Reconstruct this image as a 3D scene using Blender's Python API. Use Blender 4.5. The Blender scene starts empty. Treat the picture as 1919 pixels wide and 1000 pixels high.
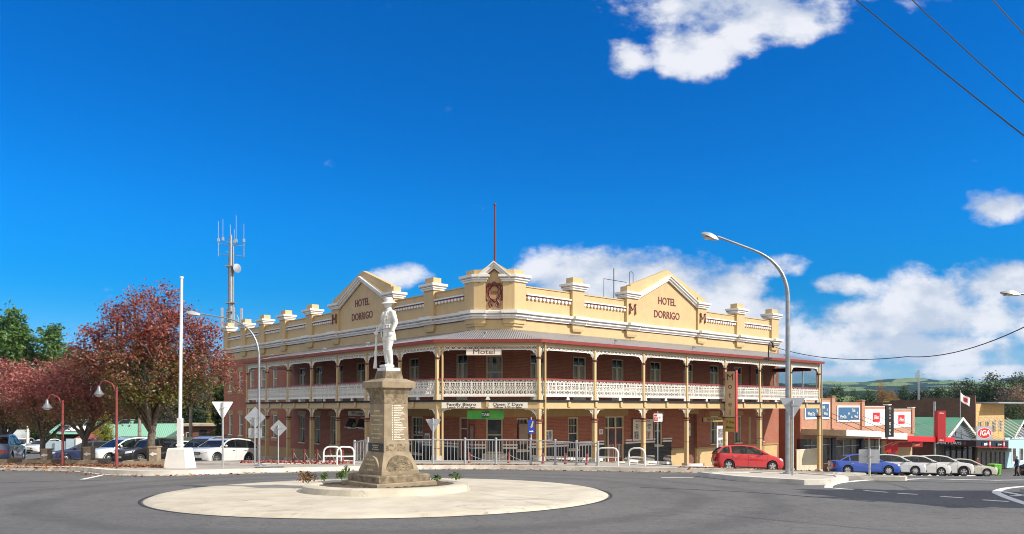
import bpy, math, random
import numpy as np
from mathutils import Vector, Matrix
R = math.radians
SC = bpy.context.scene
COL = SC.collection
rnd = random.Random(7)

# ------------------------------------------------------------------ camera
F, CX, HY, CZ = 1440.0, 960.0, 764.0, 1.6     # focal length and horizon in pixels of the 1919 px photograph, eye height
cam_d = bpy.data.cameras.new('camera'); cam = bpy.data.objects.new('camera', cam_d); COL.objects.link(cam)
cam.location = (0, 0, CZ); cam.rotation_euler = (R(90), 0, 0)
cam_d.sensor_width = 36; cam_d.lens = 36 * F / 1919.0
cam_d.shift_y = (HY - 500) / 1919.0
cam_d.clip_start = .1; cam_d.clip_end = 20000
SC.camera = cam
SC.cycles.use_denoising = True; SC.cycles.filter_width = 1.0
SC.cycles.max_bounces = 6; SC.cycles.diffuse_bounces = 3; SC.cycles.glossy_bounces = 3
SC.cycles.transmission_bounces = 4; SC.cycles.transparent_max_bounces = 12; SC.cycles.volume_bounces = 1
SC.cycles.sample_clamp_indirect = 6
SC.view_settings.view_transform = 'Standard'; SC.view_settings.look = 'None'
SC.view_settings.exposure = 0.45; SC.view_settings.gamma = 1

# ------------------------------------------------------------------ sun and sky
SUN_AZ, SUN_EL = R(113), R(36)                # azimuth clockwise from +Y
sd = Vector((math.sin(SUN_AZ) * math.cos(SUN_EL), math.cos(SUN_AZ) * math.cos(SUN_EL), math.sin(SUN_EL)))
sl = bpy.data.lights.new('sun', 'SUN'); sl.energy = 4.3; sl.angle = R(.53); sl.color = (1, .94, .84)
so = bpy.data.objects.new('sun', sl); COL.objects.link(so)
so.rotation_euler = sd.to_track_quat('Z', 'Y').to_euler(); so.location = (60, -30, 60)

class NT:
    """small helper for building node trees"""
    def __init__(s, tree): s.t = tree; s.t.nodes.clear()
    def n(s, typ, **kw):
        nd = s.t.nodes.new(typ)
        for k, v in kw.items():
            if k == 'inp':
                for a, b in v.items():
                    if isinstance(b, bpy.types.NodeSocket): s.t.links.new(b, nd.inputs[a])
                    else: nd.inputs[a].default_value = b
            else: setattr(nd, k, v)
        return nd
    def math(s, op, a, b=0.0, c=None, clamp=False):
        nd = s.n('ShaderNodeMath', operation=op, use_clamp=clamp)
        for i, v in enumerate((a, b, c)):
            if v is None: continue
            if isinstance(v, bpy.types.NodeSocket): s.t.links.new(v, nd.inputs[i])
            else: nd.inputs[i].default_value = v
        return nd.outputs[0]
    def mix(s, f, a, b, blend='MIX'):
        nd = s.n('ShaderNodeMix', data_type='RGBA', blend_type=blend)
        for i, v in ((0, f), (6, a), (7, b)):
            if isinstance(v, bpy.types.NodeSocket): s.t.links.new(v, nd.inputs[i])
            else: nd.inputs[i].default_value = (v if i == 0 else (*v[:3], 1))
        return nd.outputs[2]
    def noise(s, vec, scale, detail=4, rough=.55, out=0):
        nd = s.n('ShaderNodeTexNoise', inp={'Scale': scale, 'Detail': detail, 'Roughness': rough})
        if vec is not None: s.t.links.new(vec, nd.inputs['Vector'])
        return nd.outputs[out]
    def ramp(s, f, lo, hi):
        nd = s.n('ShaderNodeMapRange', inp={'From Min': lo, 'From Max': hi}); s.t.links.new(f, nd.inputs[0]); nd.interpolation_type = 'SMOOTHSTEP'
        return nd.outputs[0]

wd = bpy.data.worlds.new('World'); SC.world = wd; wd.use_nodes = True
t = NT(wd.node_tree)
sky = t.n('ShaderNodeTexSky', sky_type='NISHITA', sun_disc=False, sun_elevation=SUN_EL, sun_rotation=SUN_AZ,
          altitude=700, air_density=1.0, dust_density=.25, ozone_density=3.0)
SKY_SAT, SKY_VAL = 1.45, 1.0
SKY_TINT = (.06, .85, 1.20); SKY_LOW = (.02, .47, .69); SKY_RIM = (.50, .66, .98)
hs = t.n('ShaderNodeHueSaturation', inp={'Saturation': SKY_SAT, 'Value': SKY_VAL, 'Hue': .497, 'Color': sky.outputs[0]})
geo = t.n('ShaderNodeTexCoord').outputs['Generated']
sp = t.n('ShaderNodeSeparateXYZ'); t.t.links.new(geo, sp.inputs[0])
yy = t.math('MAXIMUM', sp.outputs[1], .05)
U = t.math('DIVIDE', sp.outputs[0], yy); V = t.math('DIVIDE', sp.outputs[2], yy)     # direction over the northern half of the sky
cv = t.n('ShaderNodeCombineXYZ', inp={0: U, 1: t.math('MULTIPLY', V, 1.5), 2: 0.37}).outputs[0]
n1 = t.noise(cv, 11.0, 7, .56); n2 = t.noise(cv, 34.0, 5, .6); n3 = t.noise(t.n('ShaderNodeVectorMath', operation='ADD', inp={0: cv, 1: (-.02, .06, 0)}).outputs[0], 11.0, 5, .5)
# clouds: centre and radii in tangent units (right, up), strength
CL = [(.285, .530, .135, .058, 1.0), (.235, .468, .050, .040, .9), (.36, .505, .07, .032, .9), (.51, .545, .05, .018, .45),
      (.09, .165, .085, .044, 1.0), (.165, .166, .12, .036, 1.0), (.262, .147, .075, .038, 1.0), (.03, .172, .03, .02, .6), (.33, .128, .05, .02, .7),
      (.585, .128, .13, .050, 1.0), (.635, .157, .085, .034, 1.0), (.455, .108, .105, .030, 1.0), (.515, .078, .19, .026, 1.0), (.80, .12, .2, .07, 1.1), (.42, .048, .10, .010, .7), (.62, .047, .12, .010, .6),
      (-.148, .170, .035, .016, .75), (.64, .262, .045, .022, .95), (.155, .455, .022, .018, .35), (.43, .16, .03, .012, .5), (.34, .185, .03, .012, .45),
      (-1.9, .12, .5, .07, .8), (1.5, .2, .5, .15, 1.0)]
fld = None
for (cx, cy, rx, ry, a) in CL:
    dx = t.math('DIVIDE', t.math('SUBTRACT', U, cx), rx); dy = t.math('DIVIDE', t.math('SUBTRACT', V, cy), ry)
    q = t.math('SUBTRACT', 1.0, t.math('ADD', t.math('MULTIPLY', dx, dx), t.math('MULTIPLY', dy, dy)))
    q = t.math('MULTIPLY', t.math('MAXIMUM', q, -4.0), a)
    fld = q if fld is None else t.math('MAXIMUM', fld, q)
nn = t.math('ADD', t.math('MULTIPLY', t.math('SUBTRACT', n1, .5), 4.4), t.math('MULTIPLY', t.math('SUBTRACT', n2, .5), 1.3))
den = t.math('POWER', t.ramp(t.math('ADD', fld, nn), -.50, .80), 1.0)
den = t.math('MULTIPLY', den, t.ramp(sp.outputs[1], .05, .25))
shd = t.ramp(t.math('ADD', t.math('SUBTRACT', n1, n3), t.math('MULTIPLY', t.math('SUBTRACT', n2, .5), .12)), -.13, .15)
lift = t.ramp(t.math('ADD', fld, t.math('MULTIPLY', t.math('SUBTRACT', n1, .5), 1.5)), -.2, 1.0)
ccol = t.mix(shd, (3.7, 4.3, 5.4), (6.5, 6.6, 7.0))
ccol = t.mix(t.math('MULTIPLY', lift, .22), ccol, (7.0, 7.1, 7.3))
# unseen broken cloud added behind the viewer and overhead, as whiter, warmer fill light
bn_ = t.noise(geo, 3.2, 8, .62)
bm_ = t.math('MAXIMUM', t.ramp(sp.outputs[1], .02, -.25), t.ramp(sp.outputs[2], .55, .75))
bd_ = t.math('MULTIPLY', t.math('MULTIPLY', bm_, t.ramp(bn_, .34, .50)), t.ramp(sp.outputs[2], -.02, .1))
skyc = t.mix(1.0, hs.outputs[0], t.mix(t.ramp(sp.outputs[2], .03, .26), t.mix(t.ramp(sp.outputs[2], .02, .17), SKY_RIM, SKY_LOW), SKY_TINT), 'MULTIPLY')
skyc = t.mix(bd_, skyc, t.mix(t.ramp(t.noise(geo, 6, 5), .4, .7), (6.0, 5.9, 5.7), (10.5, 9.6, 8.3)))
fin = t.mix(t.math('MULTIPLY', den, .96), skyc, ccol)
bg = t.n('ShaderNodeBackground', inp={'Color': fin, 'Strength': .1})
out = t.n('ShaderNodeOutputWorld', inp={'Surface': bg.outputs[0]})

# ------------------------------------------------------------------ land shape
def clamp(a, lo, hi): return max(lo, min(hi, a))
def g(x, y):
    """height of the street at a place: it falls away from the viewer and to the right"""
    z = -.029 * clamp(y, -30, 28)
    kl = clamp((-x - 2) / 8, 0, 1)
    z -= .04 * (clamp(y, 28, 40) - 28)
    z -= .0965 * (clamp(y, 40, 48) - 40)
    z -= (.0965 * (1 - kl) + .04 * kl) * (clamp(y, 48, 57) - 48)
    k = clamp((x + 5) / 25, 0, 1)
    z -= (.035 + .05 * k) * (clamp(y, 57, 75) - 57)
    z -= .03 * (clamp(y, 75, 140) - 75)
    z -= (.0129 if x > 0 else .003) * clamp(x, -60, 60) * clamp((y - 25) / 15, 0, 1)
    z -= .03 * clamp(x - 8, 0, 14) * clamp((y - 20) / 12, 0, 1) * (1 - .7 * clamp((y - 42) / 13, 0, 1))
    return z
def at(px, py, d): return Vector(((px - CX) / F * d, d, CZ + (HY - py) / F * d))
def G(px, py):
    """where the sight line of a photo pixel meets the street"""
    k = (HY - py) / F; u = (px - CX) / F; d = 5.0
    while d < 400 and CZ + k * d > g(u * d, d): d += .25
    lo, hi = d - .25, d
    for _ in range(20):
        m = (lo + hi) / 2
        if CZ + k * m > g(u * m, m): lo = m
        else: hi = m
    return Vector((u * hi, hi, g(u * hi, hi)))

# ------------------------------------------------------------------ mesh helpers
class MB:
    def __init__(s): s.v = []; s.f = []; s.mi = []; s.uv = []; s.T = Matrix(); s.k = 0
    def add(s, vs, fs, k=None):
        b = len(s.v); vs = [Vector(v) for v in vs]; T = s.T
        for f in fs:
            p = [vs[i] for i in f]
            n = Vector((0, 0, 0))
            for i in range(len(p)):
                a, c = p[i], p[(i + 1) % len(p)]
                n += Vector(((a.y - c.y) * (a.z + c.z), (a.z - c.z) * (a.x + c.x), (a.x - c.x) * (a.y + c.y)))
            ax = (abs(n.x), abs(n.y), abs(n.z)); m = ax.index(max(ax))
            if m == 0: s.uv += [(q.y, q.z) for q in p]
            elif m == 1: s.uv += [(q.x, q.z) for q in p]
            else: s.uv += [(q.x, q.y) for q in p]
            s.f.append(tuple(i + b for i in f)); s.mi.append(s.k if k is None else k)
        s.v += [tuple(T @ v) for v in vs]
        return s
    def box(s, x0, x1, y0, y1, z0, z1, k=None):
        if x0 > x1: x0, x1 = x1, x0
        if y0 > y1: y0, y1 = y1, y0
        if z0 > z1: z0, z1 = z1, z0
        v = [(x0, y0, z0), (x1, y0, z0), (x1, y1, z0), (x0, y1, z0), (x0, y0, z1), (x1, y0, z1), (x1, y1, z1), (x0, y1, z1)]
        return s.add(v, [(0, 3, 2, 1), (4, 5, 6, 7), (0, 1, 5, 4), (1, 2, 6, 5), (2, 3, 7, 6), (3, 0, 4, 7)], k)
    def loft(s, rings, cap0=True, cap1=True, k=None, closed=True):
        n = len(rings[0]); v = [p for r in rings for p in r]; f = []
        for i in range(len(rings) - 1):
            for j in range(n if closed else n - 1):
                a, b_ = i * n + j, i * n + (j + 1) % n
                f.append((a, b_, b_ + n, a + n))
        if cap0: f.append(tuple(range(n - 1, -1, -1)))
        if cap1: f.append(tuple((len(rings) - 1) * n + j for j in range(n)))
        return s.add(v, f, k)
    def taper(s, c, z0, z1, a0, b0, a1, b1, k=None):
        x, y = c
        r = lambda a, b, z: [(x - a, y - b, z), (x + a, y - b, z), (x + a, y + b, z), (x - a, y + b, z)]
        return s.loft([r(a0, b0, z0), r(a1, b1, z1)], k=k)
    def prism(s, poly, ax, a, b, k=None):
        """poly: 2D points anticlockwise; ax 'y': (x,z) polygon between y=a and y=b; 'z': (x,y); 'x': (y,z)"""
        ar = sum(poly[i][0] * poly[(i + 1) % len(poly)][1] - poly[(i + 1) % len(poly)][0] * poly[i][1] for i in range(len(poly)))
        if ar < 0: poly = poly[::-1]
        if a > b: a, b = b, a
        n = len(poly)
        if ax == 'y': v = [(p[0], b, p[1]) for p in poly] + [(p[0], a, p[1]) for p in poly]
        elif ax == 'z': v = [(p[0], p[1], a) for p in poly] + [(p[0], p[1], b) for p in poly]
        else: v = [(a, p[0], p[1]) for p in poly] + [(b, p[0], p[1]) for p in poly]
        f = [tuple(range(n - 1, -1, -1)), tuple(range(n, 2 * n))]
        f += [(i, (i + 1) % n, (i + 1) % n + n, i + n) for i in range(n)]
        return s.add(v, f, k)
    def tube(s, pts, r, n=8, k=None, cap=True):
        pts = [Vector(p) for p in pts]; m = len(pts)
        rs = r if isinstance(r, (list, tuple)) else [r] * m
        d0 = (pts[1] - pts[0]).normalized()
        up = Vector((0, 0, 1)) if abs(d0.z) < .9 else Vector((1, 0, 0))
        u = d0.cross(up).normalized(); rings = []
        for i in range(m):
            d = (pts[min(i + 1, m - 1)] - pts[max(i - 1, 0)]).normalized()
            u = (u - d * u.dot(d)).normalized(); w = d.cross(u)
            rings.append([pts[i] + (u * math.cos(2 * math.pi * j / n) + w * math.sin(2 * math.pi * j / n)) * rs[i] for j in range(n)])
        return s.loft(rings, cap, cap, k)
    def lathe(s, prof, c=(0, 0, 0), n=16, k=None, ax='z'):
        """prof: (radius, height) bottom to top"""
        rings = []
        for r_, h in prof:
            ring = []
            for j in range(n):
                a = 2 * math.pi * j / n; p = (r_ * math.cos(a), r_ * math.sin(a), h)
                if ax == 'y': p = (p[0], -p[2], p[1])
                if ax == 'x': p = (p[2], p[0], p[1])
                ring.append((p[0] + c[0], p[1] + c[1], p[2] + c[2]))
            rings.append(ring)
        return s.loft(rings, True, True, k)
    def ball(s, c, rx, ry, rz, n=12, m=8, k=None):
        pr = [(max(1e-3, math.sin(math.pi * i / m)), -math.cos(math.pi * i / m)) for i in range(m + 1)]
        T0 = s.T; s.T = T0 @ Matrix.Translation(c) @ Matrix.Diagonal((rx, ry, rz, 1)); s.lathe(pr, n=n, k=k); s.T = T0
        return s
    def wall(s, x0, x1, z0, z1, holes, depth=.14, k=None, y=0.0):
        """a wall face at y (outward is -y) with rectangular openings and their reveals"""
        holes = [(max(h[0], x0), min(h[1], x1), max(h[2], z0), min(h[3], z1), h[2] >= z0, h[3] <= z1) for h in holes]
        holes = [h for h in holes if h[0] < h[1] - 1e-6 and h[2] < h[3] - 1e-6]
        xs = sorted({x0, x1, *[clamp(v, x0, x1) for h in holes for v in h[:2]]}); zs = sorted({z0, z1, *[clamp(v, z0, z1) for h in holes for v in h[2:4]]})
        for i in range(len(xs) - 1):
            for j in range(len(zs) - 1):
                mx, mz = (xs[i] + xs[i + 1]) / 2, (zs[j] + zs[j + 1]) / 2
                if any(h[0] < mx < h[1] and h[2] < mz < h[3] for h in holes): continue
                s.add([(xs[i], y, zs[j]), (xs[i + 1], y, zs[j]), (xs[i + 1], y, zs[j + 1]), (xs[i], y, zs[j + 1])], [(0, 1, 2, 3)], k)
        for h in holes:
            a, b, c, d = h[:4]; e = y + depth
            s.add([(a, y, c), (a, e, c), (a, e, d), (a, y, d)], [(3, 2, 1, 0)], k)
            s.add([(b, y, c), (b, e, c), (b, e, d), (b, y, d)], [(0, 1, 2, 3)], k)
            if h[5]: s.add([(a, y, d), (b, y, d), (b, e, d), (a, e, d)], [(3, 2, 1, 0)], k)
            if h[4]: s.add([(a, y, c), (b, y, c), (b, e, c), (a, e, c)], [(0, 1, 2, 3)], k)
        return s
    def mesh(s, name, mats, smooth=None):
        me = bpy.data.meshes.new(name); me.from_pydata(s.v, [], s.f); me.update()
        if not isinstance(mats, (list, tuple)): mats = [mats]
        for m in mats: me.materials.append(m)
        if len(mats) > 1: me.polygons.foreach_set('material_index', s.mi)
        uv = me.uv_layers.new(name='UVMap'); uv.data.foreach_set('uv', np.array(s.uv, dtype=np.float32).ravel())
        if smooth is not None:
            me.polygons.foreach_set('use_smooth', [True] * len(me.polygons))
            if smooth < 180: me.set_sharp_from_angle(angle=R(smooth))
        return me

W = {}                                        # world matrix of every object placed so far
I4 = Matrix()
def link(o, parent, M):
    COL.objects.link(o); W[o.name] = M.copy()
    if parent is not None:
        o.parent = parent; o.matrix_basis = W[parent.name].inverted() @ M
    else: o.matrix_basis = M
    return o
def tag(o, label=None, cat=None, group=None, kind=None):
    if label: o['label'] = label
    if cat: o['category'] = cat
    if group: o['group'] = group
    if kind: o['kind'] = kind
    return o
def thing(name, label, cat, M=I4, group=None):
    if not isinstance(M, Matrix): M = Matrix.Translation(M)
    o = bpy.data.objects.new(name, None); o.empty_display_size = .2
    link(o, None, M); return tag(o, label, cat, group)
def mk(mb, name, mats, parent=None, M=I4, smooth=None, base=None):
    """one mesh object; the builder's points are in the space M. base: move the origin of a world-space mesh there"""
    if base is not None:
        b = Vector(base); mb.v = [(v[0] - b.x, v[1] - b.y, v[2] - b.z) for v in mb.v]; M = Matrix.Translation(b)
    me = mb.mesh(name, mats, smooth) if isinstance(mb, MB) else mb
    return link(bpy.data.objects.new(name, me), parent, M)
def single(mb, name, mats, label, cat, M=I4, smooth=None, group=None, base=None):
    return tag(mk(mb, name, mats, None, M, smooth, base), label, cat, group)
def structure(mb, name, mats, smooth=None, M=I4): return tag(mk(mb, name, mats, None, M, smooth), kind='structure')
def copy_tree(o, M, parent=None, label=None):
    c = o.copy(); COL.objects.link(c); W[c.name] = M.copy()
    if parent is not None: c.parent = parent; c.matrix_basis = W[parent.name].inverted() @ M
    else: c.matrix_basis = M
    if label: c['label'] = label
    inv = W[o.name].inverted()
    for ch in list(o.children): copy_tree(ch, M @ inv @ W[ch.name], c)
    return c
def TR(x=0, y=0, z=0, rz=0): return Matrix.Translation((x, y, z)) @ Matrix.Rotation(rz, 4, 'Z')
TXT = Matrix(((1, 0, 0, 0), (0, 0, -1, 0), (0, 1, 0, 0), (0, 0, 0, 1)))    # text lying on a face whose outward side is -y
def text(body, size, mat, M, parent, name='lettering', sx=1.0, bold=0.0, align='CENTER', depth=.004, shear=0.0, space=1.0):
    cu = bpy.data.curves.new(name, 'FONT'); cu.body = body; cu.size = size; cu.align_x = align; cu.align_y = 'CENTER'
    cu.offset = bold; cu.extrude = depth; cu.shear = shear; cu.resolution_u = 3; cu.space_line = space
    o = bpy.data.objects.new(name, cu); me = bpy.data.meshes.new_from_object(o)
    bpy.data.objects.remove(o); bpy.data.curves.remove(cu)
    me.name = name; me.materials.clear(); me.materials.append(mat)
    me.transform(TXT @ Matrix.Diagonal((sx, 1, 1, 1)))
    return link(bpy.data.objects.new(name, me), parent, M)

# ------------------------------------------------------------------ materials
def newmat(name):
    m = bpy.data.materials.new(name); m.use_nodes = True
    return m, NT(m.node_tree)
def pm(name, col, rough=.6, var=.12, sc=4.0, col2=None, bump=0.0, bsc=30.0, metal=0.0, stain=0.0, ssc=.6, spec=.5, coat=0.0, streak=0.0):
    """painted or plain surface: two tones of noise, optional blotchy wear and fine bump"""
    m, t = newmat(name)
    oc = t.n('ShaderNodeTexCoord').outputs['Object']
    c2 = col2 or tuple(c * (1 - var) for c in col)
    c = t.mix(t.ramp(t.noise(oc, sc, 5), .35, .65), c2, col)
    if stain:
        st = t.ramp(t.noise(oc, ssc, 6, .65), .52, .78)
        c = t.mix(t.math('MULTIPLY', st, stain), c, tuple(x * .35 for x in col))
    if streak:
        mp = t.n('ShaderNodeMapping', inp={'Vector': oc, 'Scale': (3.0, 3.0, .25)})
        st = t.ramp(t.noise(mp.outputs[0], 2.0, 6, .7), .5, .8)
        c = t.mix(t.math('MULTIPLY', st, streak), c, tuple(x * .45 for x in col))
    b = t.n('ShaderNodeBsdfPrincipled', inp={'Base Color': c, 'Roughness': rough, 'Metallic': metal, 'Specular IOR Level': spec, 'Coat Weight': coat, 'Coat Roughness': .05})
    if bump:
        bn = t.n('ShaderNodeBump', inp={'Strength': bump, 'Distance': .02, 'Height': t.noise(oc, bsc, 6, .6)})
        t.t.links.new(bn.outputs[0], b.inputs['Normal'])
    t.n('ShaderNodeOutputMaterial', inp={'Surface': b.outputs[0]})
    return m
def brick(name, c1, c2, mortar, w=.24, h=.086, ms=.011, blotch=.35, rough=.85, dirt=None):
    m, t = newmat(name)
    tc = t.n('ShaderNodeTexCoord'); uv = tc.outputs['UV']
    br = t.n('ShaderNodeTexBrick', inp={'Vector': uv, 'Color1': (*c1, 1), 'Color2': (*c2, 1), 'Mortar': (*mortar, 1), 'Scale': 1.0,
                                       'Mortar Size': ms, 'Brick Width': w, 'Row Height': h, 'Mortar Smooth': .2, 'Bias': 0.0})
    c = t.mix(t.math('MULTIPLY', t.ramp(t.noise(uv, .9, 6, .65), .35, .7), blotch), br.outputs[0], tuple(x * .5 for x in c1))
    c = t.mix(t.math('MULTIPLY', t.ramp(t.noise(uv, 14, 3), .4, .7), .25), c, tuple(min(1, x * 1.5) for x in c2))
    if dirt:
        c = t.mix(t.math('MULTIPLY', t.ramp(t.noise(uv, .35, 6, .7), .42, .62), dirt[1]), c, dirt[0])
    b = t.n('ShaderNodeBsdfPrincipled', inp={'Base Color': c, 'Roughness': rough})
    bn = t.n('ShaderNodeBump', inp={'Strength': .5, 'Distance': .01, 'Height': t.math('SUBTRACT', 1.0, br.outputs['Fac'])})
    t.t.links.new(bn.outputs[0], b.inputs['Normal'])
    t.n('ShaderNodeOutputMaterial', inp={'Surface': b.outputs[0]})
    return m
def ribbed(name, col, pitch=.076, rough=.45, metal=0.0, axis=0, strength=.8, stain=.25):
    """sheet metal with ribs running along the other UV axis"""
    m, t = newmat(name)
    tc = t.n('ShaderNodeTexCoord'); s_ = t.n('ShaderNodeSeparateXYZ'); t.t.links.new(tc.outputs['UV'], s_.inputs[0])
    wv = t.math('SINE', t.math('MULTIPLY', s_.outputs[axis], 2 * math.pi / pitch))
    oc = tc.outputs['Object']
    c = t.mix(t.math('MULTIPLY', t.ramp(t.noise(oc, .7, 6, .65), .4, .75), stain), col, tuple(x * .5 for x in col))
    b = t.n('ShaderNodeBsdfPrincipled', inp={'Base Color': c, 'Roughness': rough, 'Metallic': metal})
    bn = t.n('ShaderNodeBump', inp={'Strength': strength, 'Distance': .02, 'Height': wv})
    t.t.links.new(bn.outputs[0], b.inputs['Normal'])
    t.n('ShaderNodeOutputMaterial', inp={'Surface': b.outputs[0]})
    return m
def leafmat(name, cols, trans=.35, sc=.8):
    """leaf tints: a random tone for every leaf, drifting over the crown"""
    m, t = newmat(name)
    oc = t.n('ShaderNodeTexCoord').outputs['Object']; ri = t.n('ShaderNodeNewGeometry').outputs['Random Per Island']
    f = t.math('ADD', t.math('MULTIPLY', t.ramp(t.noise(oc, sc, 3), .3, .7), .62), t.math('MULTIPLY', ri, .38))
    cr = t.n('ShaderNodeValToRGB', inp={'Fac': f}); e = cr.color_ramp.elements
    for i, c in enumerate(cols):
        el = e[i] if i < 2 else e.new(.5)
    for i, c in enumerate(cols):
        e[i].position = i / (len(cols) - 1)
    for i, c in enumerate(cols): e[i].color = (*c, 1)
    d = t.n('ShaderNodeBsdfPrincipled', inp={'Base Color': cr.outputs[0], 'Roughness': .55, 'Specular IOR Level': .35})
    tr = t.n('ShaderNodeBsdfTranslucent', inp={'Color': cr.outputs[0]})
    mx = t.n('ShaderNodeMixShader', inp={0: trans, 1: d.outputs[0], 2: tr.outputs[0]})
    t.n('ShaderNodeOutputMaterial', inp={'Surface': mx.outputs[0]})
    return m
def glassmat(name, col=(.015, .018, .022), rough=.06, spec=.6):
    m, t = newmat(name)
    oc = t.n('ShaderNodeTexCoord').outputs['Object']
    c = t.mix(t.ramp(t.noise(oc, 1.3, 3), .35, .7), col, tuple(x * 2.4 + .004 for x in col))
    b = t.n('ShaderNodeBsdfPrincipled', inp={'Base Color': c, 'Roughness': rough, 'Specular IOR Level': spec})
    bn = t.n('ShaderNodeBump', inp={'Strength': .06, 'Distance': .05, 'Height': t.noise(oc, 1.1, 2)})
    t.t.links.new(bn.outputs[0], b.inputs['Normal'])
    t.n('ShaderNodeOutputMaterial', inp={'Surface': b.outputs[0]})
    return m
def plank_mat(name, col, col2, w=.14, axis=1):
    m, t = newmat(name)
    tc = t.n('ShaderNodeTexCoord'); s_ = t.n('ShaderNodeSeparateXYZ'); t.t.links.new(tc.outputs['UV'], s_.inputs[0])
    q = t.math('DIVIDE', s_.outputs[axis], w); fr = t.math('FRACT', q); idx = t.math('FLOOR', q)
    wn = t.n('ShaderNodeTexWhiteNoise', noise_dimensions='1D', inp={'W': idx}).outputs[0]
    c = t.mix(wn, col2, col); c = t.mix(t.ramp(fr, .93, .97), c, tuple(x * .3 for x in col))
    b = t.n('ShaderNodeBsdfPrincipled', inp={'Base Color': c, 'Roughness': .6})
    t.n('ShaderNodeOutputMaterial', inp={'Surface': b.outputs[0]})
    return m
CREAM = (.72, .53, .26)
M = {}
M['cream'] = pm('cream_paint', (.57, .41, .205), .6, .09, 1.2, stain=.16, ssc=.8, streak=.26)
M['tan'] = pm('tan_paint', (.40, .26, .105), .6, .08, 2, stain=.12)
M['white'] = pm('white_paint', (.78, .75, .70), .5, .08, 2, stain=.16, streak=.28)
M['lace'] = pm('lace_paint', (.82, .78, .70), .5, .08, 9)
M['maroon'] = pm('maroon_paint', (.17, .034, .028), .5, .15, 4)
M['gutter'] = pm('gutter_red', (.31, .055, .048), .45, .15, 3)
M['brick'] = brick('red_brick', (.41, .128, .070), (.30, .082, .047), (.36, .22, .15), blotch=.22)
M['brick_old'] = brick('dark_old_brick', (.19, .075, .05), (.12, .05, .036), (.15, .11, .09), dirt=((.06, .04, .03), .35))
M['brick_pink'] = brick('salmon_brick', (.48, .22, .13), (.38, .16, .095), (.42, .32, .25), blotch=.15)
M['brick_brown'] = brick('brown_brick', (.20, .075, .05), (.14, .05, .035), (.2, .15, .12))
M['brick_tan'] = brick('tan_brick', (.52, .36, .19), (.42, .28, .14), (.48, .38, .26), blotch=.12)
M['tile_dark'] = brick('black_glazed_brick', (.018, .013, .011), (.032, .022, .015), (.05, .042, .035), w=.24, h=.09, rough=.25, blotch=.1)
M['iron'] = ribbed('corrugated_roof', (.38, .38, .40), .12, .4, .55, 0, 1.0, .3)
M['iron_green'] = ribbed('green_roof', (.10, .30, .19), .2, .5, 0, 0, .6, .15)
M['iron_mint'] = ribbed('pale_green_roof', (.20, .42, .31), .2, .5, 0, 0, .6, .2)
M['iron_grey'] = ribbed('grey_roof', (.42, .45, .48), .2, .4, .3, 0, .6, .2)
M['glass'] = glassmat('window_glass')
M['glass_blue'] = glassmat('shop_glass', (.03, .033, .038), .05, .7)
M['curtain'] = ribbed('curtain', (.42, .40, .36), .09, .9, 0, 0, .8, .4)
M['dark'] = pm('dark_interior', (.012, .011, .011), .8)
M['black'] = pm('black_plastic', (.018, .018, .02), .45)
M['rubber'] = pm('tyre_rubber', (.02, .02, .021), .8)
M['galv'] = pm('galvanised_steel', (.40, .42, .44), .42, .22, 6, metal=.75, stain=.2, ssc=2)
M['galv_flat'] = pm('galvanised_fence', (.44, .45, .46), .45, .15, 6, metal=.3)
M['alloy'] = pm('alloy_rim', (.62, .63, .65), .28, .1, 5, metal=.8)
M['signback'] = pm('sign_back', (.46, .48, .52), .4, .1, 3, metal=.3)
M['signwhite'] = pm('sign_white', (.80, .80, .79), .4, .04, 3, stain=.06)
M['concrete'] = pm('concrete', (.52, .47, .40), .85, .2, 2.5, bump=.3, bsc=40, stain=.3, ssc=.8)
M['kerb'] = pm('kerb_concrete', (.66, .62, .55), .85, .22, 2.0, bump=.25, bsc=30, stain=.35, ssc=1.2)
M['path'] = pm('path_concrete', (.40, .36, .31), .9, .2, 1.2, bump=.2, bsc=30, stain=.3)
M['bark'] = pm('bark', (.16, .125, .095), .9, .45, 9, bump=1.0, bsc=14)
M['bark_dark'] = pm('dark_bark', (.07, .055, .045), .9, .45, 9, bump=.8, bsc=14)
M['timber'] = pm('weathered_timber', (.38, .29, .20), .85, .3, 8, bump=.5, bsc=25)
M['pole'] = pm('power_pole_wood', (.30, .26, .22), .85, .35, 6, streak=.4)
M['red_sign'] = pm('red_sign', (.62, .018, .022), .4, .05, 2)
M['red_dark'] = pm('deep_red_sign', (.36, .012, .014), .4, .08, 2)
M['red_metal'] = pm('red_post_paint', (.24, .045, .04), .5, .2, 6)
M['lamp'] = pm('lamp_housing', (.46, .47, .49), .4, .1, 5, metal=.2)
M['lens'] = pm('lamp_lens', (.55, .53, .48), .2, .1, 5)
M['lightred'] = pm('tail_lens', (.45, .01, .012), .12, .1, 9, coat=1)
M['lightclear'] = pm('head_lens', (.72, .75, .78), .08, .35, 30, coat=1)
M['plate'] = pm('number_plate', (.70, .66, .40), .5)
M['bronze'] = pm('gold_letters', (.70, .58, .32), .55)
M['offwhite'] = pm('off_white_letters', (.80, .76, .66), .6)
def car_paint(name, col, metal=.0):
    return pm(name, col, .32, .05, 1.5, metal=metal, coat=1.0, spec=.5)
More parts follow.
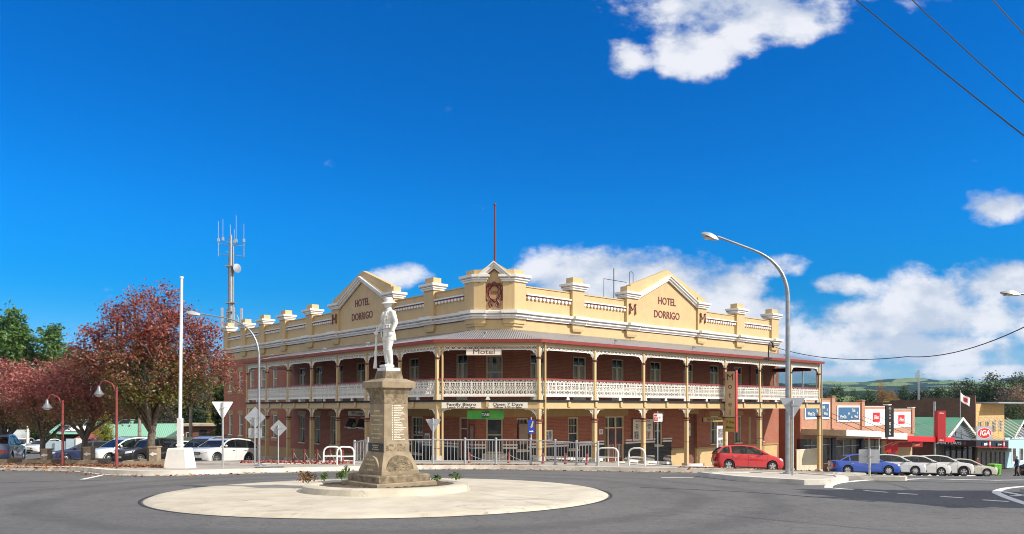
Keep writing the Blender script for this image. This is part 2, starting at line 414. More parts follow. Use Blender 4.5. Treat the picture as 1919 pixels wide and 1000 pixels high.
# ================================================================== ground, road, pavements
def asphalt():
    m, t = newmat('asphalt')
    oc = t.n('ShaderNodeTexCoord').outputs['Object']
    fine = t.noise(oc, 55, 3, .7); mid = t.noise(oc, 6, 5, .6); big = t.noise(oc, .35, 5, .6)
    c = t.mix(t.ramp(big, .35, .68), (.112, .109, .106), (.150, .146, .140))
    c = t.mix(t.math('MULTIPLY', t.ramp(mid, .45, .68), .5), c, (.068, .067, .068)); c = t.mix(t.math('MULTIPLY', t.ramp(t.noise(oc, 8.5, 5, .75), .52, .66), .55), c, (.20, .196, .19))
    c = t.mix(t.math('MULTIPLY', t.ramp(t.noise(oc, 19, 4, .7), .5, .68), .5), c, (.19, .185, .18)); c = t.mix(t.math('MULTIPLY', t.ramp(t.noise(oc, 23, 4, .7), .5, .38), .45), c, (.065, .065, .066))
    c = t.mix(t.math('MULTIPLY', t.ramp(fine, .52, .75), .55), c, (.24, .235, .225))
    c = t.mix(t.math('MULTIPLY', t.ramp(fine, .46, .3), .6), c, (.05, .05, .052))
    pv = t.n('ShaderNodeTexVoronoi', inp={'Scale': .13, 'Vector': t.n('ShaderNodeMapping', inp={'Vector': oc, 'Rotation': (0, 0, .7), 'Scale': (1.0, .35, 1)}).outputs[0]}); ps = t.n('ShaderNodeSeparateXYZ'); t.t.links.new(pv.outputs['Color'], ps.inputs[0])
    c = t.mix(t.math('MULTIPLY', t.ramp(ps.outputs[0], .55, .6), .22), c, (.085, .084, .085))
    c = t.mix(t.math('MULTIPLY', t.ramp(t.noise(oc, 1.7, 4, .6), .66, .74), .45), c, (.05, .05, .05))
    # worn wheel tracks that circle the roundabout, and old patches
    sp_ = t.n('ShaderNodeSeparateXYZ'); t.t.links.new(oc, sp_.inputs[0])
    dx = t.math('ADD', sp_.outputs[0], 3.17); dy = t.math('SUBTRACT', sp_.outputs[1], 19.46)
    rr = t.math('SQRT', t.math('ADD', t.math('MULTIPLY', dx, dx), t.math('MULTIPLY', dy, dy)))
    rr = t.math('ADD', rr, t.math('MULTIPLY', t.noise(oc, .5, 3), 1.4))
    trk = t.math('ADD', t.ramp(t.math('ABSOLUTE', t.math('SUBTRACT', rr, 8.3)), .55, .1), t.ramp(t.math('ABSOLUTE', t.math('SUBTRACT', rr, 10.0)), .55, .1))
    c = t.mix(t.math('MULTIPLY', trk, .40), c, (.06, .06, .062))
    mp = t.n('ShaderNodeMapping', inp={'Vector': oc, 'Rotation': (0, 0, .25), 'Scale': (.25, 2.2, 1)})
    c = t.mix(t.math('MULTIPLY', t.ramp(t.noise(mp.outputs[0], .9, 6, .65), .52, .72), .3), c, (.16, .155, .15))
    vo = t.n('ShaderNodeTexVoronoi', feature='DISTANCE_TO_EDGE', inp={'Scale': .16, 'Vector': t.n('ShaderNodeVectorMath', operation='ADD', inp={0: oc, 1: t.n('ShaderNodeVectorMath', operation='SCALE', inp={0: t.noise(oc, .8, 5, out=1), 'Scale': 1.6}).outputs[0]}).outputs[0]})
    c = t.mix(t.math('MULTIPLY', t.ramp(vo.outputs[0], .005, .0015), .28), c, (.03, .03, .032))
    b = t.n('ShaderNodeBsdfPrincipled', inp={'Base Color': c, 'Roughness': .82, 'Specular IOR Level': .35})
    bn = t.n('ShaderNodeBump', inp={'Strength': .55, 'Distance': .012, 'Height': t.math('ADD', fine, t.math('MULTIPLY', t.noise(oc, 130, 2), .6))})
    t.t.links.new(bn.outputs[0], b.inputs['Normal'])
    t.n('ShaderNodeOutputMaterial', inp={'Surface': b.outputs[0]}); return m
def apron_mat():
    m, t = newmat('roundabout_concrete')
    oc = t.n('ShaderNodeTexCoord').outputs['Object']
    c = t.mix(t.ramp(t.noise(oc, 1.2, 6, .6), .3, .7), (.46, .41, .32), (.58, .53, .43))
    c = t.mix(t.math('MULTIPLY', t.ramp(t.noise(oc, 45, 3, .7), .5, .75), .3), c, (.36, .31, .24))
    # curved tyre scuffs across the concrete
    for k, (ox, oy, sc_, th) in enumerate(((6, -9, 5.2, .30), (-11, -6, 4.3, .28), (2, 14, 6.1, .30))):
        s_ = t.n('ShaderNodeSeparateXYZ'); t.t.links.new(oc, s_.inputs[0])
        ax = t.math('SUBTRACT', s_.outputs[0], ox); ay = t.math('SUBTRACT', s_.outputs[1], oy)
        rr = t.math('SQRT', t.math('ADD', t.math('MULTIPLY', ax, ax), t.math('MULTIPLY', ay, ay)))
        cvv = t.n('ShaderNodeCombineXYZ', inp={0: rr, 1: t.math('MULTIPLY', t.math('ARCTAN2', ay, ax), 1.2), 2: float(k * 7)})
        sc2 = t.noise(cvv.outputs[0], sc_, 6, .75)
        f = t.math('MULTIPLY', t.ramp(sc2, .56, .66), t.ramp(t.noise(oc, .45, 3), .42, .62))
        c = t.mix(t.math('MULTIPLY', f, .72), c, (.16, .145, .125))
    c = t.mix(t.math('MULTIPLY', t.ramp(t.noise(oc, .8, 7, .7), .5, .8), .35), c, (.30, .26, .20))
    b = t.n('ShaderNodeBsdfPrincipled', inp={'Base Color': c, 'Roughness': .85})
    bn = t.n('ShaderNodeBump', inp={'Strength': .5, 'Distance': .015, 'Height': t.noise(oc, 40, 6, .7)})
    t.t.links.new(bn.outputs[0], b.inputs['Normal'])
    t.n('ShaderNodeOutputMaterial', inp={'Surface': b.outputs[0]}); return m
def line_mat():
    m, t = newmat('road_paint')
    oc = t.n('ShaderNodeTexCoord').outputs['Object']
    f = t.ramp(t.noise(oc, 9, 6, .75), .54, .68)
    c = t.mix(t.math('MULTIPLY', f, .8), (.74, .73, .70), (.16, .16, .16))
    b = t.n('ShaderNodeBsdfPrincipled', inp={'Base Color': c, 'Roughness': .7})
    t.n('ShaderNodeOutputMaterial', inp={'Surface': b.outputs[0]}); return m
M['asphalt'] = asphalt(); M['apron'] = apron_mat(); M['line'] = line_mat()
M['earth'] = pm('garden_soil', (.10, .075, .05), .95, .4, 6, bump=.8, bsc=18)
M['grassland'] = pm('rough_grass', (.09, .13, .035), .95, .45, 1.5, col2=(.13, .12, .05), bump=.6, bsc=6)
M['seam'] = pm('bitumen_seam', (.035, .035, .037), .6, .3, 5)

def gridmesh(xs, ys, zf):
    mb = MB(); n = len(xs)
    v = [(x, y, zf(x, y)) for y in ys for x in xs]
    f = [(j * n + i, j * n + i + 1, (j + 1) * n + i + 1, (j + 1) * n + i) for j in range(len(ys) - 1) for i in range(n - 1)]
    return mb.add(v, f)
xs = [x * 2.0 for x in range(-70, 66)]; ys = [float(y) for y in range(-14, 171)]
structure(gridmesh(xs, ys, g), 'road', M['asphalt'], smooth=180)
def far_z(x, y):
    near = (-142 < x < 132 and -16 < y < 172)
    if near: return g(x, y) - .35
    r = math.hypot(x, y)
    return g(x, y) - 1.0 - min(12, max(0, r - 150) * .02)
gx = [-3000, -2000, -1200, -600, -300, -200, -141, -120, -80, -50, -25, 0, 25, 50, 80, 110, 131, 200, 300, 600, 1200, 2500, 4000, 6000]
gy = [-300, -150, -60, -15.5, 0, 14, 28, 40, 48, 57, 75, 110, 140, 171, 220, 300, 450, 700, 1200, 2500, 4200, 6500]
structure(gridmesh(gx, gy, far_z), 'ground', M['grassland'])

import bmesh
def cutpoly(poly, step=1.5):
    bm = bmesh.new(); bm.faces.new([bm.verts.new((p[0], p[1], 0)) for p in poly])
    bmesh.ops.triangulate(bm, faces=bm.faces[:])
    x0, x1 = min(p[0] for p in poly), max(p[0] for p in poly); y0, y1 = min(p[1] for p in poly), max(p[1] for p in poly)
    for ax, lo, hi in ((0, x0, x1), (1, y0, y1)):
        k = math.floor(lo / step) + 1
        while k * step < hi:
            co = [0, 0, 0]; no = [0, 0, 0]; co[ax] = k * step; no[ax] = 1
            bmesh.ops.bisect_plane(bm, geom=bm.verts[:] + bm.edges[:] + bm.faces[:], plane_co=co, plane_no=no); k += 1
    bmesh.ops.remove_doubles(bm, verts=bm.verts[:], dist=1e-4)
    return bm
def slab(poly, h, drop=.3, step=2.0, hf=None):
    """a paving slab that follows the land: top at height h, sides down into the ground"""
    hf = hf or g
    bm = cutpoly(poly, step); bm.verts.index_update()
    v = [(w.co.x, w.co.y, hf(w.co.x, w.co.y) + h) for w in bm.verts]
    f = []
    for fa in bm.faces:
        ids = [w.index for w in fa.verts]
        if fa.normal.z < 0 or fa.calc_area() < 0: ids.reverse()
        f.append(tuple(ids))
    n = len(v); v += [(a, b, c - drop) for a, b, c in v]
    cnt = {}
    for fa in f:
        for i in range(len(fa)): cnt[(fa[i], fa[(i + 1) % len(fa)])] = 1
    for (a, b) in list(cnt):
        if (b, a) not in cnt: f.append((b, a, a + n, b + n))
    bm.free()
    return MB().add(v, f)
def ribbon(mb, pts, w, h, base=-.3, step=1.0, hf=None, lip=0.0, closed=False):
    """a strip of width w and height h along a line on the ground (kerbs, painted lines)"""
    hf = hf or g
    P = [Vector((p[0], p[1])) for p in pts]
    if closed: P.append(P[0].copy())
    q = []
    for a, b in zip(P[:-1], P[1:]):
        n = max(1, int((b - a).length / step)); q += [a.lerp(b, i / n) for i in range(n)]
    q.append(P[-1]); rings = []
    for i, p in enumerate(q):
        if closed: d = (q[1] - q[-2]) if i in (0, len(q) - 1) else q[i + 1] - q[i - 1]
        else: d = q[min(i + 1, len(q) - 1)] - q[max(i - 1, 0)]
        d.normalize(); nrm = Vector((-d.y, d.x)) * w / 2
        a, b = p + nrm, p - nrm
        za, zb = hf(a.x, a.y), hf(b.x, b.y)
        rings.append([(a.x, a.y, za + base), (b.x, b.y, zb + base), (b.x, b.y, zb + h), (a.x, a.y, za + h - lip)])
    return mb.loft(rings)
def smoothline(pts, n=6, closed=False):
    P = [Vector((p[0], p[1])) for p in pts]; out = []; m = len(P)
    for i in range(m if closed else m - 1):
        a, b, c, d = (P[(i - 1) % m], P[i], P[(i + 1) % m], P[(i + 2) % m]) if closed else (P[max(i - 1, 0)], P[i], P[i + 1], P[min(i + 2, m - 1)])
        for k in range(n):
            s = k / n
            out.append(.5 * ((2 * b) + (c - a) * s + (2 * a - 5 * b + 4 * c - d) * s * s + (3 * b - a - 3 * c + d) * s ** 3))
    if not closed: out.append(P[-1])
    return [(p.x, p.y) for p in out]

E1 = Vector((math.cos(R(41.1)), math.sin(R(41.1)))); N1 = Vector((E1.y, -E1.x))       # along and out of the right-hand street front
E2 = Vector((-E1.y, E1.x)); N2 = Vector((-E1.x, -E1.y))                              # the same for the left-hand street front
PA = Vector((1.4, 40.0)); PB = Vector((-3.93, 40.36))                               # corner posts of the verandah
def RP(s, n=0): p = PA + E1 * s + N1 * n; return (p.x, p.y)
def LP(s, n=0): p = PB + E2 * s + N2 * n; return (p.x, p.y)

PH = .13
kfront = smoothline([(-24.5, 31.8), (-19.7, 31.1), (-16.8, 30.2), (-14.9, 28.3), (-13.6, 27.55), (-11.9, 27.5), (-9.7, 29), (-6.9, 30.9), (-3.9, 32.5), (-1, 32.8), (.9, 32.4), (3.3, 31.7), (5.2, 30.9), (7, 30.4), (12, 28.9)], 4)
pav = kfront + [(13.2, 29.1), (13.6, 30.1), (13.1, 31.3), (7.6, 33.4), (5.9, 35.2), (5.3, 39.3), RP(3.4, 1.2), RP(62, 1.2), RP(62, -3.9), (.5, 44.6), (-2.4, 44.8), LP(47, -3.9), LP(47, 1.2), LP(7.5, 1.2), (-8.6, 41), (-8.9, 35.6), (-11.5, 34.4), (-17.4, 36), (-24.5, 37)]
structure(slab(pav, PH), 'pavement', M['path'])
kb = MB(); ribbon(kb, kfront + [(13.2, 29.1), (13.6, 30.1), (13.1, 31.3), (7.6, 33.4), (5.9, 35.2), (5.3, 39.3), RP(3.4, 1.2), RP(62, 1.2)], .42, PH + .03, lip=.0)
ribbon(kb, [LP(47, 1.2), LP(7.5, 1.2), (-8.6, 41), (-8.9, 35.6), (-11.5, 34.4), (-17.4, 36), (-24.5, 37), (-24.9, 34.4), (-24.5, 31.8)], .3, PH + .03)
structure(kb, 'kerb', M['kerb'])
gt = MB(); ribbon(gt, [(p[0] + .05, p[1] - .42) for p in kfront], .5, .012, base=-.1)
structure(gt, 'gutter_strip', M['concrete'])
# island with the tall lamp in the right-hand street
isl = [(6.62, 26.75), (7.28, 24.3), (8.62, 22.6), (9.3, 22.75), (10.5, 24.4), (10.9, 25.6), (10.2, 27.2), (8.4, 27.3)]
structure(slab(isl, .12), 'island', M['concrete'])
kb = MB(); ribbon(kb, isl, .34, .15, closed=True); structure(kb, 'island_kerb', M['kerb'])
isl2 = [(10.9, 25.9), (12.9, 25.4), (13.2, 25.9), (12.4, 27.2), (11.2, 27.4)]
structure(slab(isl2, .10), 'island', M['concrete'])
kb = MB(); ribbon(kb, isl2, .3, .13, closed=True); structure(kb, 'island_kerb', M['kerb'])
# the roundabout: a shallow dome of concrete with a raised planted ring
RC = Vector((-3.17, 19.46)); RR = 5.57
def dome(r): return .05 + .07 * (1 - clamp(r / RR, 0, 1)) if r < RR - .12 else .05 * clamp((RR - r) / .12, 0, 1)
rad = [0, .6, 1.2, 1.7, 2.3, 3, 3.7, 4.4, 5, RR - .12, RR - .05, RR, RR + .01]
mb = MB(); n = 96; v = []; f = []
for r_ in rad:
    for j in range(n):
        a = 2 * math.pi * j / n; x, y = RC.x + r_ * math.cos(a), RC.y + r_ * math.sin(a)
        v.append((x, y, g(x, y) + (dome(r_) if r_ <= RR else -.1)))
for i in range(len(rad) - 1):
    for j in range(n): f.append((i * n + j, (i + 1) * n + j, (i + 1) * n + (j + 1) % n, i * n + (j + 1) % n))
structure(mb.add(v, f), 'roundabout_apron', M['apron'], smooth=30)
mb = MB(); v = []; f = []; prof = [(2.12, 0), (2.06, .17), (1.98, .20), (1.72, .20), (1.68, .17), (1.68, .05)]
for r_, h in prof:
    for j in range(n):
        a = 2 * math.pi * j / n; x, y = RC.x + r_ * math.cos(a), RC.y + r_ * math.sin(a); v.append((x, y, g(x, y) + .06 + h))
for i in range(len(prof) - 1):
    for j in range(n): f.append((i * n + j, (i + 1) * n + j, (i + 1) * n + (j + 1) % n, i * n + (j + 1) % n)[::1])
structure(mb.add(v, f), 'roundabout_kerb', M['apron'], smooth=40)
mb = MB(); v = [(RC.x, RC.y, g(*RC) + .25)]; f = []
for j in range(n):
    a = 2 * math.pi * j / n; x, y = RC.x + 1.70 * math.cos(a), RC.y + 1.70 * math.sin(a); v.append((x, y, g(x, y) + .2 + .03 * math.sin(j * 1.7)))
f = [(0, 1 + j, 1 + (j + 1) % n) for j in range(n)]
structure(mb.add(v, f), 'planting_bed', M['earth'])
# painted lines
mk_ = MB()
def pxl(pts): return [tuple(G(*p)[:2]) for p in pts]
ribbon(mk_, smoothline(pxl([(1553, 914), (1556, 909), (1575, 904), (1605, 901), (1639, 899), (1700, 898), (1790, 898), (1919, 899)])), .22, .006, -.02)
for a, b in (((1562, 914.5), (1599, 917.5)), ((1621, 919), (1663, 922.4)), ((1683, 924.2), (1720, 926.3)), ((1764, 930), (1804, 932.8)), ((1843, 936.6), (1890, 939.8))):
    ribbon(mk_, pxl([a, b]), .13, .006, -.02)
ribbon(mk_, smoothline(pxl([(1990, 908), (1919, 911.5), (1885, 915), (1868, 921), (1876, 927), (1905, 938), (1960, 955)])), .2, .006, -.02)
ribbon(mk_, pxl([(1880, 921), (1960, 936)]), .16, .006, -.02)
ribbon(mk_, pxl([(1898, 929), (1960, 927)]), .16, .006, -.02)
ribbon(mk_, pxl([(195, 887.4), (188, 891), (155, 898)]), .14, .006, -.02)
ribbon(mk_, pxl([(1240, 894.6), (1300, 895.2)]), .12, .006, -.02)
structure(mk_, 'road_markings', M['line'])
sm = MB(); ribbon(sm, smoothline(pxl([(1640, 903), (1700, 902), (1800, 904), (1919, 907)])), .10, .005, -.02); ribbon(sm, smoothline(pxl([(1200, 913), (1400, 922), (1640, 940)])), .05, .005, -.02)
ribbon(sm, smoothline(pxl([(0, 905), (80, 902), (230, 899)])), .06, .005, -.02)
structure(sm, 'road_seams', M['seam'])
ring_ = [(RC.x + (RR + .07) * math.cos(R(a)), RC.y + (RR + .07) * math.sin(R(a))) for a in range(0, 360, 4)]
sm = MB(); ribbon(sm, ring_, .06, .006, -.02, closed=True); structure(sm, 'roundabout_seam', M['seam'])
# splitter island at the right edge
ri = [tuple(G(*p)[:2]) for p in ((1912, 924), (1960, 918), (2010, 920), (2010, 934), (1960, 932))]
structure(slab(ri, .12), 'island', M['concrete'])
# grass verge and footpaths along the left-hand street
def verge(px): return [tuple(G(*p)[:2]) for p in px]
vg = [(-29, 46), (-24, 52), (-27.5, 62), (-44, 88), (-58, 120), (-50, 120), (-38, 90), (-20, 63), (-17.5, 56)]
lawn = [(-33, 58), (-30, 57), (-27, 66), (-41, 84), (-62, 118), (-68, 118), (-48, 84)]
M['lawn'] = pm('mown_grass', (.16, .22, .045), .95, .4, 1.8, col2=(.21, .20, .07), bump=.6, bsc=20)
structure(slab(lawn, .10), 'lawn', M['lawn'])
far_lawn = [(-100, 128), (-56, 124), (-50, 168), (-110, 168)]
structure(slab(far_lawn, .10, step=6), 'lawn', M['lawn'])

# distant hills on the right: wooded ridges with open paddocks
def hill_mat(name, open_amt):
    m, t = newmat(name)
    oc = t.n('ShaderNodeTexCoord').outputs['Object']
    mp = t.n('ShaderNodeMapping', inp={'Vector': oc, 'Scale': (1, .7, 1)}).outputs[0]
    w = t.n('ShaderNodeVectorMath', operation='ADD', inp={0: mp, 1: t.n('ShaderNodeVectorMath', operation='SCALE', inp={0: t.noise(mp, .004, 4, out=1), 'Scale': 130.0}).outputs[0]}).outputs[0]
    vo = t.n('ShaderNodeTexVoronoi', inp={'Scale': .0075, 'Vector': w})
    rs = t.n('ShaderNodeSeparateXYZ'); t.t.links.new(vo.outputs['Color'], rs.inputs[0])
    op = t.ramp(rs.outputs[0], 1 - open_amt - .02, 1 - open_amt + .02)
    forest = t.mix(t.ramp(t.noise(oc, .03, 6, .7), .35, .65), (.010, .020, .010), (.035, .055, .022))
    grass = t.mix(rs.outputs[1], (.13, .21, .055), (.22, .26, .09))
    trees = t.ramp(t.noise(oc, .02, 5, .7), .60, .64)
    c = t.mix(op, forest, t.mix(t.math('MULTIPLY', trees, .8), grass, (.03, .05, .02)))
    b = t.n('ShaderNodeBsdfPrincipled', inp={'Base Color': c, 'Roughness': 1.0, 'Specular IOR Level': .1})
    bn = t.n('ShaderNodeBump', inp={'Strength': 1.0, 'Distance': 12.0, 'Height': t.noise(oc, .06, 5, .7)})
    t.t.links.new(bn.outputs[0], b.inputs['Normal'])
    t.n('ShaderNodeOutputMaterial', inp={'Surface': b.outputs[0]}); return m
from mathutils import noise as mn
def ridge(d0, d1, xa, xb, sky_px, nx, ny, seed, rough):
    """a ridge whose crest, at distance d1, stands where the photo's skyline stands; sky_px: (pixel x, pixel y)"""
    def crest(px):
        for (a, ya), (b, yb) in zip(sky_px[:-1], sky_px[1:]):
            if px <= b: s = clamp((px - a) / (b - a), 0, 1); s = s * s * (3 - 2 * s); return ya + (yb - ya) * s
        return sky_px[-1][1]
    xs = [xa + (xb - xa) * i / nx for i in range(nx + 1)]; ys = [d0 + (d1 * 1.5 - d0) * j / ny for j in range(ny + 1)]
    def zf(x, y):
        px = CX + F * x / d1; top = CZ + (HY - crest(px)) / F * d1
        s = clamp((y - d0) / (d1 - d0), 0, 1); s = s * s * (3 - 2 * s)
        if y > d1: s = 1 - .6 * clamp((y - d1) / (d1 * .5), 0, 1)
        h = -16 + (top + 16) * s
        return h + rough * s * (mn.fractal(Vector((x / 300, y / 300, seed)), .9, 2.0, 5)) 
    return gridmesh(xs, ys, zf)
structure(ridge(1500, 4200, -2600, 5600, [(-2000, 724), (1480, 722), (1600, 719), (1690, 713), (1760, 722), (1830, 717), (1900, 709), (2100, 700), (3000, 705)], 140, 60, 3, 20), 'hills', hill_mat('far_hills', .34), smooth=180)
structure(ridge(500, 2100, -800, 3000, [(-600, 735), (1480, 741), (1560, 738), (1700, 739), (1800, 731), (1870, 722), (1919, 716), (2200, 705)], 110, 50, 9, 13), 'hills', hill_mat('near_hills', .40), smooth=180)
# ================================================================== the corner hotel
M['frame'] = pm('window_frame_paint', (.70, .60, .42), .5, .06, 4)
VW = 3.8                                       # depth of the verandah
TN = math.tan(R(22.5))
CA = PA + E1 * (VW * TN) - N1 * VW             # wall corners of the cut-off corner
CB = PB + E2 * (VW * TN) - N2 * VW
CL_ = (CA - CB).length
AR, AL, AC = R(41.1), R(-48.9), math.atan2(CA.y - CB.y, CA.x - CB.x)
FR, FL, FC = TR(CA.x, CA.y, 0, AR), TR(CB.x, CB.y, 0, AL), TR(CB.x, CB.y, 0, AC)
RL, LL = 28.6, 38.2                            # lengths of the two fronts
ZF, ZR0, ZR1 = 2.02, 6.09, 5.12                # balcony floor, verandah roof at the wall and at the gutter
hotel = thing('hotel', 'two-storey red brick corner hotel with cream parapet, gables and iron-lace verandahs', 'hotel', (CA.x, CA.y, g(CA.x, CA.y)))
def P2(F_, x, y): v = F_ @ Vector((x, y, 0)); return Vector((v.x, v.y))
def sweep(mb, path, prof, k=None, caps=True):
    """prof (out, z) carried along a plan path seen from outside left to right, mitred at the corners"""
    P = [Vector(p) for p in path]; rings = []
    for i, p in enumerate(P):
        d0 = (P[i] - P[i - 1]).normalized() if i else (P[1] - P[0]).normalized()
        d1 = (P[i + 1] - P[i]).normalized() if i < len(P) - 1 else d0
        n0, n1_ = Vector((d0.y, -d0.x)), Vector((d1.y, -d1.x))
        m = (n0 + n1_).normalized(); m /= max(.3, m.dot(n0))
        rings.append([(p.x + m.x * o, p.y + m.y * o, z) for o, z in prof])
    return mb.loft(rings, caps, caps, k)
wallpath = [P2(FL, -LL, 0), CB, CA, P2(FR, RL, 0)]
outer = [P2(FL, -23.43 + 0, -VW), PB, PA, P2(FR, 28.1, -VW)]

# ---- openings
UD_R = [1.9, 5.45, 9.0, 12.9, 16.6, 19.8, 22.9, 26.0]           # french doors on the right-hand balcony
UD_L = [-1.3, -6.3, -10, -13, -16, -19.2, -22]
hR = [(x - .58, x + .58, ZF, 4.75) for x in UD_R]
hL = [(x - .55, x + .55, ZF, 4.75) for x in UD_L]
FARX = [-27.1, -29.5, -31.9, -34.4, -36.8]
hL += [(x - .42, x + .42, 3.2, 4.93) for x in FARX]
hC = [(CL_ / 2 - .47, CL_ / 2 + .47, 2.7, 4.6)]
dR = [(.25, 1.15, -.85, 1.0), (4.45, 5.35, -.95, 1.02), (7.75, 9.6, -1.85, 1.05), (12.75, 13.6, -.95, 1.0), (16.2, 17.6, -2.4, 1.15)] + [(x - .5, x + .5, -1.05, 1.0) for x in (19.8, 22.9, 26.0)]
dL = [(-1.55, -.75, -1.35, 1.05), (-6.6, -5.3, -1.3, 1.05), (-13.1, -12.05, .2, .92), (-14.6, -13.65, .2, .92)] + [(x - .5, x + .5, -1.1, 1.0) for x in (-16.9, -19.5, -22.0)]
dL += [(x - .42, x + .42, -.85, 1.0) for x in FARX]
dC = [(CL_ / 2 - .47, CL_ / 2 + .47, -.9, 1.0)]
def walls(F_, x0, x1, holes, zones, name):
    for (a, b, z0, z1, mat, nm) in zones:
        mb = MB(); mb.wall(a, b, z0, z1, holes, .2); mk(mb, nm, mat, hotel, F_)
walls(FR, 0, RL, hR + dR, [(0, RL, ZF, 6.03, M['brick'], 'brick_wall'), (0, 14.6, -.75, ZF, M['brick'], 'brick_wall'), (14.6, RL, -1.3, ZF, M['brick'], 'brick_wall'),
     (0, 14.6, -4.2, -.75, M['tile_dark'], 'plinth'), (14.6, RL, -5, -1.3, M['cream'], 'plinth')], 'right')
walls(FL, -LL, 0, hL + dL, [(-LL, 0, ZF, 6.03, M['brick'], 'brick_wall'), (-LL, -9, -1.65, ZF, M['brick'], 'brick_wall'), (-9, 0, -.75, ZF, M['brick'], 'brick_wall'),
     (-LL, -9, -5, -1.65, M['tan'], 'plinth'), (-9, 0, -4, -.75, M['tile_dark'], 'plinth')], 'left')
walls(FC, 0, CL_, hC + dC, [(0, CL_, ZF, 6.03, M['brick'], 'brick_wall'), (0, CL_, -.75, ZF, M['brick'], 'brick_wall'), (0, CL_, -3, -.75, M['tile_dark'], 'plinth')], 'corner')
# solid body behind the fronts, so no light leaks in
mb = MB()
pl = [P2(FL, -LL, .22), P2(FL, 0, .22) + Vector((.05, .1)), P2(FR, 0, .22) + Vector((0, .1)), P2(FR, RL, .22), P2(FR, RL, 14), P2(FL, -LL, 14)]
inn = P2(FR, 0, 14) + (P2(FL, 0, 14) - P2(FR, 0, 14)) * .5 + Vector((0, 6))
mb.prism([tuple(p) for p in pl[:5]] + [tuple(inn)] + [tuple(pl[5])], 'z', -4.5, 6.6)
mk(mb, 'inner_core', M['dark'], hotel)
for F_, a, b in ((FR, RL - .02, RL + .22), (FL, -LL - .22, -LL + .02)): mk(MB().box(a, b, .0, 14, -5, 6.7), 'end_wall', M['brick'], hotel, F_)
# frieze under the balcony, dado band, plinth ledge
mb = MB(); sweep(mb, [P2(FL, -8.2, 0), CB, CA, P2(FR, 10, 0)], [(0, 1.08), (.02, 1.08), (.02, 1.72), (0, 1.72)]); mk(mb, 'frieze', M['tan'], hotel)
mb = MB()
for F_, segs in ((FR, [(0, .25), (1.15, 4.45), (5.35, 7.6), (9.75, 12.75), (13.6, 14.6)]), (FL, [(-9, -6.6), (-5.3, -1.6), (-.7, 0)]), (FC, [(0, CL_ / 2 - .5), (CL_ / 2 + .5, CL_)])):
    for a, b in segs: mb = MB(); mb.box(a, b, -.05, -.003, -.74, -.63); mb.box(a, b, -.075, -.003, -.56, -.47); mb.box(a, b, -.03, -.003, -.63, -.56, 1); mk(mb, 'dado_band', [M['lace'], M['maroon']], hotel, F_)
mb = MB(); mb.T = FR; mb.box(14.6, 16.15, -.08, -.003, -1.32, -1.2); mb.box(17.65, RL, -.08, -.003, -1.36, -1.24)
for x in (20.9, 24.3): mb.box(x, x + .35, -.03, -.003, -1.24, .9)
mk(mb, 'plinth_ledge', M['tan'], hotel)
# ---- windows and doors
def win(F_, x0, x1, z0, z1, style='sash', nm='window', y=.10, fm=None, curtain=True):
    fm = fm or M['frame']; mb = MB(); w = .07
    mb.box(x0, x0 + w, y - .06, y + .05, z0, z1); mb.box(x1 - w, x1, y - .06, y + .05, z0, z1)
    mb.box(x0 + w, x1 - w, y - .06, y + .05, z1 - w, z1); mb.box(x0 - .05, x1 + .05, -.07, y + .05, z0 - .09, z0 - .002)
    xm, zm = (x0 + x1) / 2, (z0 + z1) / 2
    if style == 'sash':
        mb.box(x0 + w, x1 - w, y - .02, y + .04, zm - .03, zm + .03); mb.box(x0 + w, x1 - w, y - .02, y + .04, z0, z0 + .07)
        for k in (1, 2):
            xx = x0 + w + (x1 - x0 - 2 * w) * k / 3; mb.box(xx - .012, xx + .012, y, y + .03, zm + .03, z1 - w)
        mb.box(x0 + w, x1 - w, y, y + .028, (zm + z1) / 2 - .012, (zm + z1) / 2 + .012)
    elif style == 'french':
        zt = z1 - .55
        mb.box(x0 + w, x1 - w, y - .04, y + .05, zt - .04, zt + .04); mb.box(xm - .05, xm + .05, y - .03, y + .04, z0, zt - .04)
        for a, b in ((x0 + w, xm - .05), (xm + .05, x1 - w)):
            mb.box(a, a + .07, y - .02, y + .04, z0, zt - .04); mb.box(b - .07, b, y - .02, y + .04, z0, zt - .04)
            mb.box(a + .07, b - .07, y - .02, y + .04, z0, z0 + .75); mb.box(a + .07, b - .07, y - .01, y + .035, zt - .75, zt - .72)
        mb.box(xm - .015, xm + .015, y, y + .03, zt + .04, z1 - w)
    elif style == 'plain':
        mb.box(x0 + w, x1 - w, y - .02, y + .04, zm - .025, zm + .025)
    o = mk(mb, nm, fm, hotel, F_)
    p = MB(); p.box(x0 + w * .5, x1 - w * .5, y + .05, y + .06, z0, z1 - w * .5); mk(p, 'pane', M['glass'], o, F_)
    if curtain:
        c = MB(); zt = z1 - .62 if style == 'french' else z1 - .1
        zb = z0 + .75 if style == 'french' else z0 + .06
        for a, b in ((x0 + .12, xm - .14), (xm + .14, x1 - .12)): c.box(a, b, y + .043, y + .049, zb, zt)
        mk(c, 'curtain', M['curtain'], o, F_)
    return o
for x in UD_R: win(FR, x - .58, x + .58, ZF, 4.75, 'french', 'balcony_door')
for x in UD_L: win(FL, x - .55, x + .55, ZF, 4.75, 'french', 'balcony_door')
win(FC, *hC[0], 'sash')
for h in (dR[0], dR[1], dR[3]): win(FR, *h, 'sash', curtain=False)
for h in dR[5:]: win(FR, *h, 'plain')
win(FC, *dC[0], 'plain', curtain=False)
win(FL, *dL[1], 'sash', curtain=False)
for h in dL[4:7]: win(FL, *h, 'plain')
for h in hL[len(UD_L):] + dL[7:]: win(FL, *h, 'plain', fm=M['lace'])
